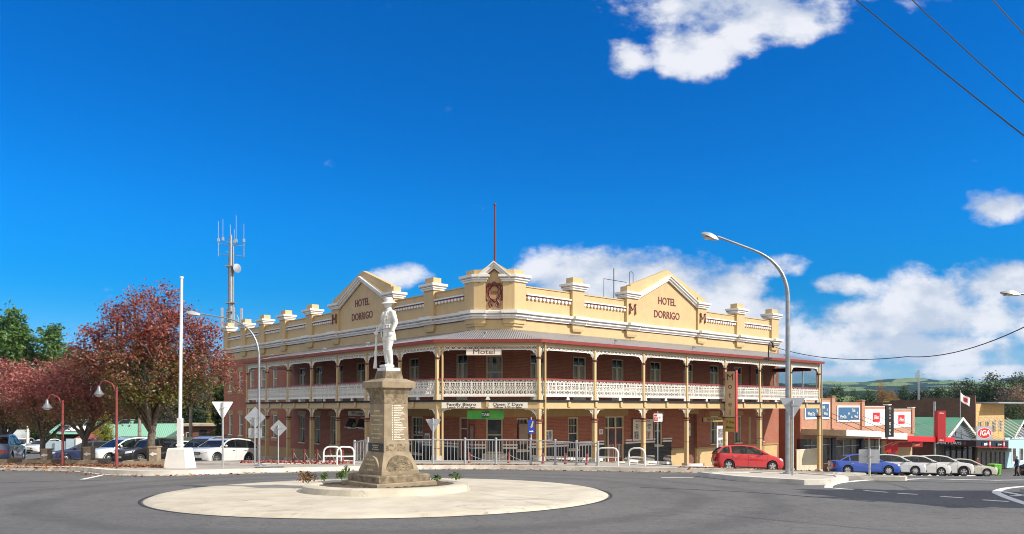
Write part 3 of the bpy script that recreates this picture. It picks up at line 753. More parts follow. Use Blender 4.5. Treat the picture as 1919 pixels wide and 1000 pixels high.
for h in dL[2:4]:                              # hopper windows of the lounge, pushed open
    o = win(FL, *h, 'none', curtain=False, fm=M['lace'])
    mb = MB(); a, b, c, d = h
    q = [(a + .05, .0, d - .06), (b - .05, .0, d - .06), (b - .05, -.32, c + .02), (a + .05, -.32, c + .02)]
    mb.add(q + [(x, y + .03, z) for x, y, z in q], [(3, 2, 1, 0), (4, 5, 6, 7), (0, 1, 5, 4), (1, 2, 6, 5), (2, 3, 7, 6), (3, 0, 4, 7)])
    mb.box(a + .02, b - .02, -.36, -.30, c - .0, c + .06, 1); mk(mb, 'open_sash', [M['glass'], M['lace']], o, FL)
for F_, hs in ((FR, [dR[3]] + dR[5:] + [dR[4]]), (FL, dL[4:] + hL[len(UD_L):])):
    for h in hs:
        mk(MB().box(h[0] - .2, h[1] + .2, -.02, -.002, h[3] + .03, h[3] + .36), 'lintel', M['tan'], hotel, F_)
        if F_ is FL and h[0] < -24: mk(MB().box(h[0] - .15, h[1] + .15, -.06, -.002, h[2] - .33, h[2] - .1), 'sill', M['tan'], hotel, F_)
# street door: a maroon pair with moulded panels under a barred fanlight
a, b, c, d = dR[2]; y = .1; mb = MB()
for x in (a, a + .32, (a + b + .32) / 2 - .04, b - .08): mb.box(x, x + .08, y - .06, y + .05, c, d)
mb.box(a + .08, b - .08, y - .05, y + .04, .28, .36); mb.box(a + .08, b - .08, y - .05, y + .04, d - .07, d)
o = mk(mb, 'street_door', M['frame'], hotel, FR)
xm = (a + b + .32) / 2
for x0, x1 in ((a + .4, xm - .04), (xm + .04, b - .08)):
    mb = MB(); mb.box(x0, x1, y, y + .05, c, .28); mb.box(x0 + .14, x1 - .14, y - .012, y - .002, -.62, .12, 1)
    for q0, q1 in (((x0 + .10), (x0 + x1) / 2 - .04), ((x0 + x1) / 2 + .04, x1 - .10)):
        for e in ((q0, q0 + .025, -1.6, -.78), (q1 - .025, q1, -1.6, -.78), (q0, q1, -.8, -.775), (q0, q1, -1.6, -1.575)): mb.box(e[0], e[1], y - .015, y - .002, e[2], e[3], 2)
    mk(mb, 'door_leaf', [M['maroon'], M['glass'], M['lace']], o, FR)
mb = MB(); mb.box(a + .08, b - .08, y + .052, y + .06, c, d - .07); mk(mb, 'pane', M['glass'], o, FR)
# corner door left of the cut-off corner and recessed entry on the right
a, b, c, d = dL[0]; mb = MB(); mb.box(a, a + .08, .04, .15, c, d); mb.box(b - .08, b, .04, .15, c, d); mb.box(a, b, .04, .15, d - .08, d); mb.box(a + .08, b - .08, .06, .12, .35, .42)
o = mk(mb, 'side_door', M['frame'], hotel, FL); mb = MB(); mb.box(a + .08, b - .08, .13, .17, c, d - .08); mk(mb, 'door_leaf', M['maroon'], o, FL)
a, b, c, d = dR[4]; mb = MB(); mb.box(a, b, .205, .215, c, d); o = mk(mb, 'entry_recess', M['brick_brown'], hotel, FR)
def steps(F_, x0, x1, ztop, n, d=.3, mat=None, name='steps'):
    mb = MB()
    for k in range(n): mb.box(x0, x1, -(k + 1) * d, -k * d, -5, ztop - k * .17)
    mk(mb, name, mat or M['kerb'], hotel, F_)
steps(FR, 7.5, 9.8, -1.87, 3, .36, M['lace']); steps(FR, 16.1, 18.0, -2.4, 3, .36, M['lace'])
steps(FC, .4, CL_ - .4, -1.0, 1, .3)
for xa, xb in ((1.3, 7.3), (9.9, 14.4)):       # sloping cream ledge at the foot of the wall
    mb = MB(); za, zb = g(*P2(FR, xa, -.3)) + .6, g(*P2(FR, xb, -.3)) + .6
    mb.prism([(xa, za - .17), (xb, zb - .17), (xb, zb), (xa, za)], 'y', -.22, -.003); mb.prism([(xa, za - 1.6), (xb, zb - 1.2), (xb, zb - .172), (xa, za - .172)], 'y', -.18, -.003, 1)
    mk(mb, 'wall_ledge', [M['lace'], M['tile_dark']], hotel, FR)

# ---- parapet, piers, cornice
PR = [5.15, 10.2, 18.0, 23.0, 28.0]; PLx = [-4.4, -8.9, -16.3, -20.5, -25.2, -29.4, -33.5, -37.6]
def gable_pts(c, w, zs=9.72, zp=11.15): return [(c - w, 6.03), (c + w, 6.03), (c + w, zs), (c, zp), (c - w, zs)]
for F_, x0, x1, gc, gw in ((FR, 0, RL, 14.1, 3.9), (FL, -LL, 0, -12.6, 3.7)):
    for a, b in ((x0, gc - gw), (gc + gw, x1)):
        mb = MB(); mb.box(a, b, 0, .34, 6.03, 8.60); mb.box(a, b, -.05, .39, 8.60, 8.66); mk(mb, 'parapet', M['cream'], hotel, F_)
    mb = MB(); mb.prism(gable_pts(gc, gw), 'y', -.04, .34); o = mk(mb, 'gable', M['cream'], hotel, F_)
    mb = MB()
    for sgn in (-1, 1):
        p0 = Vector((gc + sgn * (gw - .55), 9.12)); p1 = Vector((gc, 10.72))
        for dz0, dz1, out in ((-.34, -.20, .16), (-.20, -.06, .26), (-.06, .02, .34)):
            q = [(p0.x, p0.y + dz0), (p1.x, p1.y + dz0), (p1.x, p1.y + dz1), (p0.x, p0.y + dz1)]
            mb.prism(q, 'y', -out - .04, -.041)
        q = [(p0.x, p0.y - .37), (p1.x, p1.y - .37), (p1.x, p1.y - .34), (p0.x, p0.y - .34)]; mb.prism(q, 'y', -.07, -.041, 1)
    mk(mb, 'raking_cornice', [M['white'], M['maroon']], o, F_)
    for body, z in (('HOTEL', 8.92), ('DORRIGO', 7.98)):
        text(body, .70, M['maroon'], F_ @ Matrix.Translation((gc - .05, -.042, z)), o, sx=.9, bold=.008, depth=.02)
    for xx in (gc - gw, gc + gw):               # draped plaster swags on the gable piers
        mb = MB()
        for sg in (-1, 1):
            mb.tube([(xx + sg * .26, -.24, 8.35), (xx + sg * .28, -.25, 8.0), (xx + sg * .27, -.25, 7.75)], [.03, .04, .065], 6)
            mb.tube([(xx + sg * .26, -.24, 8.35), (xx + sg * .14, -.25, 8.12), (xx, -.25, 8.04)], [.035, .04, .035], 6); mb.ball((xx + sg * .26, -.25, 8.38), .08, .06, .08, 8, 5)
        mk(mb, 'swag', M['maroon'], hotel, F_)
def pier(F_, x, w=.52, z0=6.42, big=False):
    mb = MB(); y0, y1 = -.18, .5
    mb.box(x - w, x + w, y0, y1, z0, 8.80); mb.box(x - w * .86, x + w * .86, y0 + .05, y1 - .05, 9.20, 9.58); mb.taper((x, (y0 + y1) / 2), 6.26, 6.42, w * .8, .30, w, .34)
    for dz, e in (((8.80, 8.92), .10), ((8.92, 9.06), .17), ((9.06, 9.20), .24)): mb.box(x - w - e, x + w + e, y0 - e, y1 + e, *dz, 1)
    mb.box(x - w - .175, x + w + .175, y0 - .175, y1 + .175, 8.985, 9.012, 2)
    for z_a, z_b, e in ((6.70, 6.82, .12), (6.82, 6.98, .25), (6.98, 7.16, .38)): mb.box(x - w - .06, x + w + .06, y0 - e, -.02, z_a, z_b, 1)
    mb.box(x - w - .065, x + w + .065, y0 - .26, -.02, 6.925, 6.95, 2)
    mk(mb, 'pier', [M['cream'], M['white'], M['maroon']], hotel, F_)
for x in PR: pier(FR, x)
for x in PLx: pier(FL, x)
mb = MB(); sweep(mb, wallpath, [(0, 6.70), (.12, 6.70), (.13, 6.82), (.25, 6.84), (.25, 6.98), (.36, 7.0), (.38, 7.12), (0, 7.22)])
sweep(mb, wallpath, [(.0, 6.925), (.262, 6.925), (.262, 6.95), (0, 6.95)], 1)
sweep(mb, wallpath, [(.0, 6.655), (.06, 6.655), (.06, 6.697), (0, 6.697)], 1); mk(mb, 'cornice', [M['white'], M['maroon']], hotel)
for F_, spans in ((FR, [(.95, 4.63), (5.67, 9.68), (18.52, 22.48), (23.52, 27.48)]), (FL, [(-3.88, -.95), (-8.38, -4.92), (-19.98, -16.82), (-24.68, -21.02), (-28.88, -25.72), (-32.98, -29.92), (-37.08, -34.02)])):
    for a, b in spans:
        mb = MB(); mb.box(a, b, -.14, -.002, 8.13, 8.21); mb.box(a, b, -.08, -.002, 8.05, 8.13, 1); mb.box(a, b, -.05, -.002, 7.98, 8.05)
        n = int((b - a) / .30)
        for i in range(n): x = a + (i + .5) * (b - a) / n; mb.box(x - .085, x + .085, -.12, -.051, 7.90, 8.047)
        mk(mb, 'string_course', [M['white'], M['maroon']], hotel, F_)
# corner pavilion
c2 = (CA - CB).normalized(); nc = Vector((c2.y, -c2.x))
mb = MB(); mb.T = FC
mb.prism([(.0, 6.03), (CL_, 6.03), (CL_, 9.3), (CL_ / 2, 9.95), (0, 9.3)], 'y', -.02, .34); mb.T = I4
def cpier(C, e, s):                            # a pier folded round a corner; e along the street front, s the way the pier runs on the cut-off face
    nn_ = Vector((e.y, -e.x)) if s < 0 else Vector((-e.y, e.x))
    def pl_(o, l1, l2):
        m = (nc + nn_).normalized(); m /= m.dot(nc)
        return [tuple(C + c2 * s * l1 + nc * o), tuple(C + m * o), tuple(C + e * l2 + nn_ * o), tuple(C + e * l2 - nn_ * .4), tuple(C - m * .5), tuple(C + c2 * s * l1 - nc * .4)]
    mb.prism(pl_(.17, .60, .80), 'z', 6.42, 8.80, 0); mb.prism(pl_(.12, .52, .70), 'z', 9.20, 9.50, 0); mb.prism(pl_(.10, .55, .72), 'z', 6.28, 6.42, 0)
    for (a, b), q in (((8.80, 8.92), .08), ((8.92, 9.06), .16), ((9.06, 9.20), .24)): mb.prism(pl_(.17 + q, .60 + q, .80 + q), 'z', a, b, 1)
    mb.prism(pl_(.335, .765, .965), 'z', 8.985, 9.012, 2)
    for a, b, q in ((6.70, 6.82, .12), (6.82, 6.98, .25), (6.98, 7.16, .38)): mb.prism(pl_(.17 + q, .66, .86), 'z', a, b, 1)
    mb.prism(pl_(.432, .665, .865), 'z', 6.925, 6.95, 2)
cpier(CA, E1, -1); cpier(CB, E2, 1)
mb.T = FC
for s in (-1, 1):
    p0 = Vector((CL_ / 2 + s * .62, 8.98)); p1 = Vector((CL_ / 2, 9.62)); p2 = Vector((CL_ / 2 + s * .98, 9.0))
    for z0, z1, o in ((-.02, .14, .24), (.14, .30, .34), (.30, .38, .44)):
        mb.prism([(p0.x + s * .3, 8.92 + z0 - .14), (p1.x, p1.y + z0 - .05), (p1.x, p1.y + z1 - .05), (p0.x + s * .3, 8.92 + z1 - .14)], 'y', -o, -.021, 1)
    mb.prism([(p0.x + s * .3, 8.92 - .20), (p1.x, p1.y - .11), (p1.x, p1.y - .072), (p0.x + s * .3, 8.92 - .162)], 'y', -.2, -.021, 2)
mk(mb, 'corner_pavilion', [M['cream'], M['white'], M['maroon']], hotel)
# plaster cartouche with the date
mb = MB(); xc, zc = CL_ / 2, 8.18
ov = lambda a, b, n=28: [(xc + a * math.cos(2 * math.pi * i / n), zc + b * math.sin(2 * math.pi * i / n)) for i in range(n)]
mb.tube([(p[0], -.06, p[1]) for p in ov(.30, .42)] + [(xc + .30, -.06, zc)], .055, 6)
mb.prism(ov(.27, .39), 'y', -.05, -.022, 1)
for s in (-1, 1):
    mb.tube([(xc + s * .16, -.07, zc - .42), (xc + s * .30, -.08, zc - .62), (xc + s * .22, -.08, zc - .82), (xc + s * .10, -.08, zc - .72), (xc + s * .16, -.08, zc - .60)], [.06, .08, .08, .06, .04], 6)
    mb.tube([(xc + s * .33, -.06, zc + .1), (xc + s * .46, -.07, zc - .12), (xc + s * .44, -.07, zc - .34), (xc + s * .36, -.07, zc - .42)], [.05, .07, .08, .06], 6)
    mb.tube([(xc + s * .12, -.07, zc + .44), (xc + s * .30, -.08, zc + .50), (xc + s * .40, -.08, zc + .36), (xc + s * .42, -.07, zc + .05)], [.07, .09, .08, .06], 6)
mb.ball((xc, -.08, zc + .52), .14, .09, .12, 10, 6); mb.ball((xc, -.08, zc - .46), .1, .08, .1, 10, 6)
o = mk(mb, 'cartouche', [M['maroon'], M['tan']], hotel, FC, smooth=60)
text('1925', .24, M['maroon'], FC @ Matrix.Translation((xc, -.055, zc)), o, sx=.85, bold=.008, depth=.015)
# thin dark rails on the roof behind the right gable
mb = MB(); mb.T = FR
mb.tube([(10.3, 1.5, 8.6), (10.3, 1.5, 11.0)], .03, 6); mb.tube([(9.3, 1.5, 9.0), (9.3, 1.5, 10.2), (11.6, 1.5, 10.2)], .02, 6); mb.tube([(11.9, 1.5, 9.0), (11.9, 1.5, 10.9), (12.1, 1.5, 11.0), (12.3, 1.5, 10.9), (12.3, 1.5, 9)], .02, 6)
mk(mb, 'roof_pipe', M['black'], hotel)
mb = MB(); mb.T = FR; mb.add([(0, .3, 7.6), (RL, .3, 7.6), (RL, 14, 7.2), (0, 14, 7.2)], [(0, 1, 2, 3)]); mb.T = FL; mb.add([(-LL, .3, 7.6), (0, .3, 7.6), (0, 14, 7.2), (-LL, 14, 7.2)], [(0, 1, 2, 3)])
mk(mb, 'main_roof', M['iron_grey'], hotel)

# ---- verandah roof, gutter, beams and floor
OV = VW + .28; zo = ZR1
mb = MB(); k = TN * OV
xe = 28.1 + .25; xl = -23.43 - .25
def rf(F_, pts):
    mb.T = F_; lo = [(x, y, z - .07) for x, y, z in pts]; n = len(pts)
    mb.add(pts + lo, [tuple(range(n)), tuple(range(2 * n - 1, n - 1, -1))], None); mb.mi[-1] = 1
rf(FR, [(-k, -OV, zo), (xe, -OV, zo), (RL - .4, -.0, ZR0), (0, 0, ZR0)])
rf(FC, [(-k, -OV, zo), (CL_ + k, -OV, zo), (CL_, 0, ZR0), (0, 0, ZR0)])
rf(FL, [(xl, -OV, zo), (k, -OV, zo), (0, 0, ZR0), (xl + 3.2, 0, ZR0)])
mb.T = FL @ Matrix.Rotation(R(-90), 4, 'Z'); mb.add([(.0, xl, zo), (OV, xl, zo), (0, xl + 3.2, ZR0)], [(0, 1, 2)])
mb.T = FR; mb.add([(xe, -OV, zo), (xe + .1, 0, zo), (RL - .4, 0, ZR0)], [(0, 1, 2)])
mk(mb, 'verandah_roof', [M['iron'], M['tan']], hotel)
for F_, x, y in ((FC, CL_ / 2 - .3, -2.6), (FR, 5.2, -3.1), (FR, 12.8, -3.1), (FR, 24.4, -3.0), (FL, -7, -3), (FL, -12.6, -3), (FL, -20.5, -3.2)):
    z = ZR0 + (ZR0 - zo) / OV * y; mb = MB(); mb.tube([(x, y, z), (x, y, z + .16), (x + .12, y - .1, z + .2)], .05, 6); mb.box(x - .02, x + .2, y - .1, y + .1, z + .2, z + .24); mk(mb, 'roof_fitting', M['galv'], hotel, F_)
opath = [P2(FL, xl, -VW), PB, PA, P2(FR, xe, -VW)]
mb = MB(); sweep(mb, opath, [(.16, 5.0), (.33, 5.0), (.36, 5.17), (.16, 5.17)]); mk(mb, 'gutter', M['gutter'], hotel)
bpath = [P2(FL, -23.43, -VW), PB, PA, P2(FR, 28.1, -VW)]
mb = MB(); sweep(mb, bpath, [(-.09, 4.86), (.09, 4.86), (.09, 5.10), (-.09, 5.10)]); mk(mb, 'eaves_beam', M['cream'], hotel)
mb = MB(); sweep(mb, bpath, [(-.08, 1.56), (.08, 1.56), (.08, 1.92), (-.08, 1.92)]); sweep(mb, bpath, [(.08, 1.56), (.11, 1.56), (.11, 1.62), (.08, 1.62)])
for F_, xa, xb in ((FR, -1.57, 28.1), (FL, -23.43, 1.57), (FC, -1.57, CL_ + 1.57)):
    mb.T = F_; n = round((xb - xa) / 2.1) if F_ is not FC else 2
    for i in range(n + 1):
        x = xa + (xb - xa) * i / n
        if 0 < i < n: mb.box(x - .09, x + .09, -VW - .16, -VW - .112, 1.64, 1.92)
mk(mb, 'balcony_beam', M['cream'], hotel)
mb = MB(); sweep(mb, bpath, [(-VW + .0, ZF - .10), (.16, ZF - .10), (.16, ZF), (-VW + .0, ZF)]); mk(mb, 'balcony_floor', M['dark'], hotel)
mb = MB(); sweep(mb, bpath, [(-VW + .02, 1.74), (-.1, 1.74), (-.1, 1.78), (-VW + .02, 1.78)]); mk(mb, 'verandah_ceiling', M['tan'], hotel)
# ---- posts
def post_mesh():
    up = MB(); h = .076
    up.box(-h, h, -h, h, 2.02, 4.16); up.box(-h - .03, h + .03, -h - .03, h + .03, 4.16, 4.26, 1); up.box(-h - .06, h + .06, -h - .06, h + .06, 4.20, 4.23, 1); up.box(-h + .01, h - .01, -h + .01, h - .01, 4.26, 4.86)
    up.box(-h - .035, h + .035, -h - .035, h + .035, 2.02, 2.34)
    return up.mesh('upper_post', [M['cream'], M['maroon']])
def low_mesh():
    lo = MB(); h = .108
    lo.box(-h, h, -h, h, -1.0, .78); lo.box(-h - .01, h + .01, -h - .01, h + .01, .78, .83, 1); lo.box(-h, h, -h, h, .83, .90); lo.box(-h - .05, h + .05, -h - .05, h + .05, .90, 1.0, 1); lo.box(-.09, .09, -.09, .09, 1.0, 1.56)
    lo.box(-h - .006, h + .006, -h - .006, h + .006, -.55, -.52, 1); lo.box(-h, h, -h, h, -4.2, -1.0)
    return lo.mesh('lower_post', [M['cream'], M['maroon']])
pm_up, pm_lo = post_mesh(), low_mesh()
XR = [-1.574 + 4.24 * k for k in range(8)]; XL = [1.574 - 3.572 * k for k in range(8)]
XR[-1] = 28.1; XL[-1] = -23.43
for F_, xs_ in ((FR, XR), (FL, XL)):
    for x in xs_:
        for me, nm in ((pm_up, 'upper_post'), (pm_lo, 'lower_post')): mk(me, nm, None, hotel, F_ @ TR(x, -VW))
for F_, xs_ in ((FR, XR), (FL, XL)):
    for x in xs_:
        p = P2(F_, x, -VW); z = g(*p) + PH; mk(MB().taper((0, 0), z - .3, z + .28, .25, .25, .21, .21), 'post_base', M['concrete'], hotel, F_ @ TR(x, -VW))
for F_, x, y in ((FC, -1.30, -VW - .02), (FR, 28.45, -VW - .05), (FR, -1.25, -VW - .14)):
    mk(MB().tube([(x, y, -3.6), (x, y, 5.0)], .055, 8), 'downpipe', M['cream'], hotel, F_)
# ---- cast-iron lace
def stroke(mb, pts, w, y=0, th=.022, k=None):
    for (ax, az), (bx, bz) in zip(pts[:-1], pts[1:]):
        d = Vector((bx - ax, bz - az)); l = d.length
        if l < 1e-6: continue
        d /= l; n = Vector((-d.y, d.x)) * w / 2; e = d * w * .2
        mb.prism([(ax - e.x - n.x, az - e.y - n.y), (bx + e.x - n.x, bz + e.y - n.y), (bx + e.x + n.x, bz + e.y + n.y), (ax - e.x + n.x, az - e.y + n.y)], 'y', y - th / 2, y + th / 2, k)
def arc(cx, cz, rx, rz, a0, a1, n=6): return [(cx + rx * math.cos(R(a0 + (a1 - a0) * i / n)), cz + rz * math.sin(R(a0 + (a1 - a0) * i / n))) for i in range(n + 1)]
def rail_mesh(L):
    """a bay of balcony lace, centred: two heart-and-oval motifs to each cast panel"""
    mb = MB(); a = L / 2; n = max(1, round(L / .56)); w = L / n; z0, z1 = 2.30, 3.08
    for z, hw in ((z0, .022), (2.53, .014), (2.80, .016), (2.93, .014), (z1 - .01, .02)): mb.box(-a, a, -.014, .014, z - hw, z + hw)
    for i in range(n):
        x = -a + i * w; mb.box(x - .018, x + .018, -.02, .02, z0, z1)
        for q in (0, 1):
            c = x + w * (.27 + .46 * q); h = w * .2
            stroke(mb, [(c - h, 2.945), (c, 3.055), (c + h, 2.945)], .026)
            stroke(mb, arc(c, 2.985, .035, .035, 0, 360, 6), .018)
            for dx in (-h, 0, h): mb.box(c + dx - .013, c + dx + .013, -.012, .012, 2.78, 2.94)
            stroke(mb, [(c, 2.79)] + arc(c, 2.64, h * .75, .105, 80, -90, 7), .027); stroke(mb, [(c, 2.79)] + arc(c, 2.64, h * .75, .105, 100, 270, 7), .027)
            stroke(mb, [(c - h * 1.05, 2.79), (c - h * .85, 2.66), (c - h * 1.1, 2.54)], .024); stroke(mb, [(c + h * 1.05, 2.79), (c + h * .85, 2.66), (c + h * 1.1, 2.54)], .024)
            stroke(mb, arc(c, 2.63, .022, .04, 0, 360, 5), .03)
            stroke(mb, arc(c - h * .5, 2.42, h * .42, .085, 0, 360, 8), .022); stroke(mb, arc(c + h * .5, 2.42, h * .42, .085, 0, 360, 8), .022); stroke(mb, [(c, 2.52), (c, 2.31)], .022)
    mb.box(a - .018, a + .018, -.02, .02, z0, z1)
    mb.box(-a, a, -.05, .05, 2.19, 2.275); mb.box(-a, a, -.06, .06, 3.075, 3.15, 1)
    for x in (-a + .1, 0, a - .1): mb.prism([(x - .12, 2.02), (x + .12, 2.02), (x + .06, 2.19), (x - .06, 2.19)], 'y', -.045, .045)
    return mb.mesh('balcony_railing', [M['lace'], M['gutter']])
def bracket(mb, x, s, zt, r, w=.05):
    """a quarter-arch bracket with a pierced spandrel, against the post at x, spreading to side s"""
    A = arc(x + s * r, zt - r, r, r, 90, 180, 8) if s > 0 else arc(x - r, zt - r, r, r, 90, 0, 8)
    A = [(p[0], p[1]) for p in A]
    stroke(mb, A, w); stroke(mb, [(x, zt - .015), (x + s * r, zt - .015)], .035); stroke(mb, [(x + s * .018, zt), (x + s * .018, zt - r - .06)], .036)
    stroke(mb, arc(x + s * r * .22, zt - r * .2, r * .13, r * .13, 0, 360, 8), .025); stroke(mb, arc(x + s * r * .13, zt - r * .47, r * .09, r * .11, 0, 360, 6), .022); stroke(mb, arc(x + s * r * .48, zt - r * .12, r * .11, r * .08, 0, 360, 6), .022)
    stroke(mb, [(x, zt), (x + s * r * .42, zt - r * .42)], .022); stroke(mb, [(x + s * r * 1.0, zt - .02), (x + s * r * 1.08, zt - .05)], .05)
def valance_mesh(L):
    mb = MB(); a = L / 2; zt = 4.86; zb = 4.63; n = max(1, round(L / .31)); w = L / n
    mb.box(-a, a, -.014, .014, zt - .035, zt); mb.box(-a, a, -.016, .016, zb, zb + .035)
    for i in range(n):
        c = -a + (i + .5) * w; zc = (zt + zb) / 2
        stroke(mb, [(c - w * .5, zc), (c - .02, zt - .03), (c + .02, zt - .03), (c + w * .5, zc), (c, zb + .03), (c - w * .5, zc)], .034)
        mb.ball((c, 0, zc), .035, .02, .03, 6, 4); stroke(mb, [(c - w * .5, zt), (c - w * .5, zb)], .03)
    for s, x in ((1, -a), (-1, a)): bracket(mb, x, s, zb + .02, .48, .065)
    return mb.mesh('lace_valance', [M['lace']])
def lowbr_mesh(L, s):
    mb = MB(); bracket(mb, -s * L / 2, s, 1.56, .58, .085)
    return mb.mesh('lace_bracket', [M['lace']])
def bays(F_, xs_):
    cache = {}
    for a, b in zip(xs_[:-1], xs_[1:]):
        L = round(abs(b - a) - .18, 2); key = round(L, 1)
        if key not in cache: cache[key] = (rail_mesh(L), valance_mesh(L), lowbr_mesh(L, 1), lowbr_mesh(L, -1))
        for me, nm in zip(cache[key], ('balcony_railing', 'lace_valance', 'lace_bracket', 'lace_bracket')): mk(me, nm, None, hotel, F_ @ TR((a + b) / 2, -VW))
bays(FR, XR); bays(FL, XL); bays(FC, [-1.574, CL_ + 1.574])
for F_, x in ((FR, 28.1), (FL, -23.43)):
    L = round(VW - .2, 2); MM = F_ @ TR(x, -VW / 2, 0, R(90))
    mk(rail_mesh(L), 'balcony_railing', None, hotel, MM); mk(valance_mesh(L), 'lace_valance', None, hotel, MM)
# windbreak of framed glass at the far end of the right-hand balcony
m_, t_ = newmat('clear_glass')
mx_ = t_.n('ShaderNodeMixShader', inp={0: .16, 1: t_.n('ShaderNodeBsdfTransparent', inp={'Color': (.86, .92, .93, 1)}).outputs[0], 2: t_.n('ShaderNodeBsdfGlossy', inp={'Roughness': .05}).outputs[0]})
t_.n('ShaderNodeOutputMaterial', inp={'Surface': mx_.outputs[0]}); M['clear'] = m_
mb = MB(); mb.T = FR
for y in (-VW + .15, -2.5, -1.25, -.08): mb.box(28.0, 28.06, y - .04, y + .04, 3.15, 4.75)
mb.box(28.0, 28.06, -VW + .15, -.04, 4.70, 4.78); mb.tube([(27.9, -VW + .6, 4.62), (27.9, -.1, 4.62)], .16, 10, 1)
o = mk(mb, 'windbreak', [M['lace'], M['maroon']], hotel); mb = MB(); mb.T = FR; mb.box(28.025, 28.035, -VW + .15, -.08, 3.16, 4.7); mk(mb, 'pane', M['clear'], o)
mb = MB(); mb.T = FR; mb.tube([(6.9, -.06, 2.05), (6.9, -.06, 4.9)], .04, 6); mb.tube([(24.5, -.06, 2.05), (24.5, -.06, 4.9)], .04, 6); mk(mb, 'wall_pipe', M['maroon'], hotel)
# bracket on the eaves that takes the overhead cable
mb = MB(); mb.T = FR; mb.tube([(20.2, -VW - .36, 4.9), (20.2, -VW - .36, 5.9), (20.3, -VW - .36, 6.15), (20.55, -VW - .36, 6.28), (20.8, -VW - .36, 6.1)], .045, 8); mb.ball((20.8, -VW - .36, 6.0), .1, .1, .16, 8, 6); mb.tube([(19.6, -VW - .36, 5.05), (20.6, -VW - .36, 5.1)], .04, 6)
mk(mb, 'cable_bracket', M['black'], hotel)
# flagpole above the corner
mb = MB(); fp = P2(FC, CL_ / 2, .25); mb.tube([(0, 0, 0), (0, 0, 4.15)], [.075, .05], 8); mb.ball((0, 0, 4.2), .085, .085, .085, 10, 6)
single(mb, 'flagpole', M['maroon'], 'bare maroon flagpole standing above the corner pavilion of the hotel', 'flagpole', Matrix.Translation((fp.x, fp.y, 9.1)))

# ================================================================== signs on the hotel
def board(name, label, F_, x, y, z, w, h, mat, th=.05, cat='sign', frame=None, fw=.05, rz=0):
    o = thing(name, label, cat, F_ @ TR(x, y, z, rz))
    mb = MB(); mb.box(-w / 2, w / 2, 0, th, -h / 2, h / 2); mk(mb, 'panel', mat, o, W[o.name])
    if frame:
        mb = MB()
        for b in ((-w / 2 - fw, w / 2 + fw, h / 2, h / 2 + fw), (-w / 2 - fw, w / 2 + fw, -h / 2 - fw, -h / 2), (-w / 2 - fw, -w / 2, -h / 2, h / 2), (w / 2, w / 2 + fw, -h / 2, h / 2)): mb.box(b[0], b[1], -.02, th + .0, b[2], b[3])
        mk(mb, 'frame', frame, o, W[o.name])
    return o
def ln(o, body, size, mat, dx=0, dz=0, sx=1.0, bold=.0, y=-.003, **kw): return text(body, size, mat, W[o.name] @ Matrix.Translation((dx, y, dz)), o, sx=sx, bold=bold, **kw)
M['sign_cream'] = pm('sign_cream', (.80, .74, .62), .5, .05, 3); M['text_dark'] = pm('dark_lettering', (.03, .015, .02), .5)
M['tab_green'] = pm('green_sign', (.02, .33, .06), .4, .1, 1, col2=(.10, .42, .04)); M['tab_dark'] = pm('dark_green_sign', (.01, .11, .05), .4)
M['blue_sign'] = pm('blue_sign', (.01, .05, .38), .4, .05, 3); M['yellow'] = pm('yellow_sign', (.80, .52, .02), .5, .1)
M['gold_board'] = pm('gold_board', (.50, .36, .10), .6, .1, 3)
xc = CL_ / 2
o = board('hanging_sign', 'cream sign reading Motel hung from the lace at the hotel corner', FC, xc - .2, -VW - .12, 4.52, 1.85, .34, M['sign_cream'], frame=M['maroon'], fw=.012)
ln(o, 'Motel', .36, M['maroon'], sx=1.4)
o = board('bistro_sign', 'cream sign reading Family Bistro with lunch hours on the balcony beam', FC, xc - 1.38, -VW - .15, 1.73, 2.08, .31, M['sign_cream'], .03)
ln(o, 'Family Bistro', .22, M['text_dark'], dz=.05, sx=1.35, bold=.003); ln(o, 'Lunch 11.30 to 2pm', .13, M['text_dark'], dz=-.10, sx=1.4, bold=.003)
o = board('bistro_sign', 'cream sign reading Open 7 Days with dinner hours on the balcony beam', FC, xc + 1.05, -VW - .15, 1.73, 2.08, .31, M['sign_cream'], .03)
ln(o, 'Open 7 Days', .22, M['text_dark'], dz=.05, sx=1.35, bold=.002); ln(o, 'Dinner 5.30 to 8pm', .13, M['text_dark'], dz=-.10, sx=1.4, bold=.003)
o = board('betting_sign', 'green sign with white letters TAB hung under the corner balcony', FC, xc - .17, -VW + .45, 1.24, 1.95, .46, M['tab_green'], .10)
mb = MB(); mb.prism([(-.20, -.17), (.19, -.13), (.20, .19), (-.19, .15)], 'y', -.012, -.002); mk(mb, 'logo_panel', M['tab_dark'], o, W[o.name])
ln(o, 'TAB', .20, M['signwhite'], sx=1.1, bold=.004, y=-.014)
mb = MB(); mb.tube([(-.8, .05, .23), (-.8, .05, .50)], .012, 6); mb.tube([(.8, .05, .23), (.8, .05, .50)], .012, 6); mk(mb, 'hanger', M['black'], o, W[o.name])
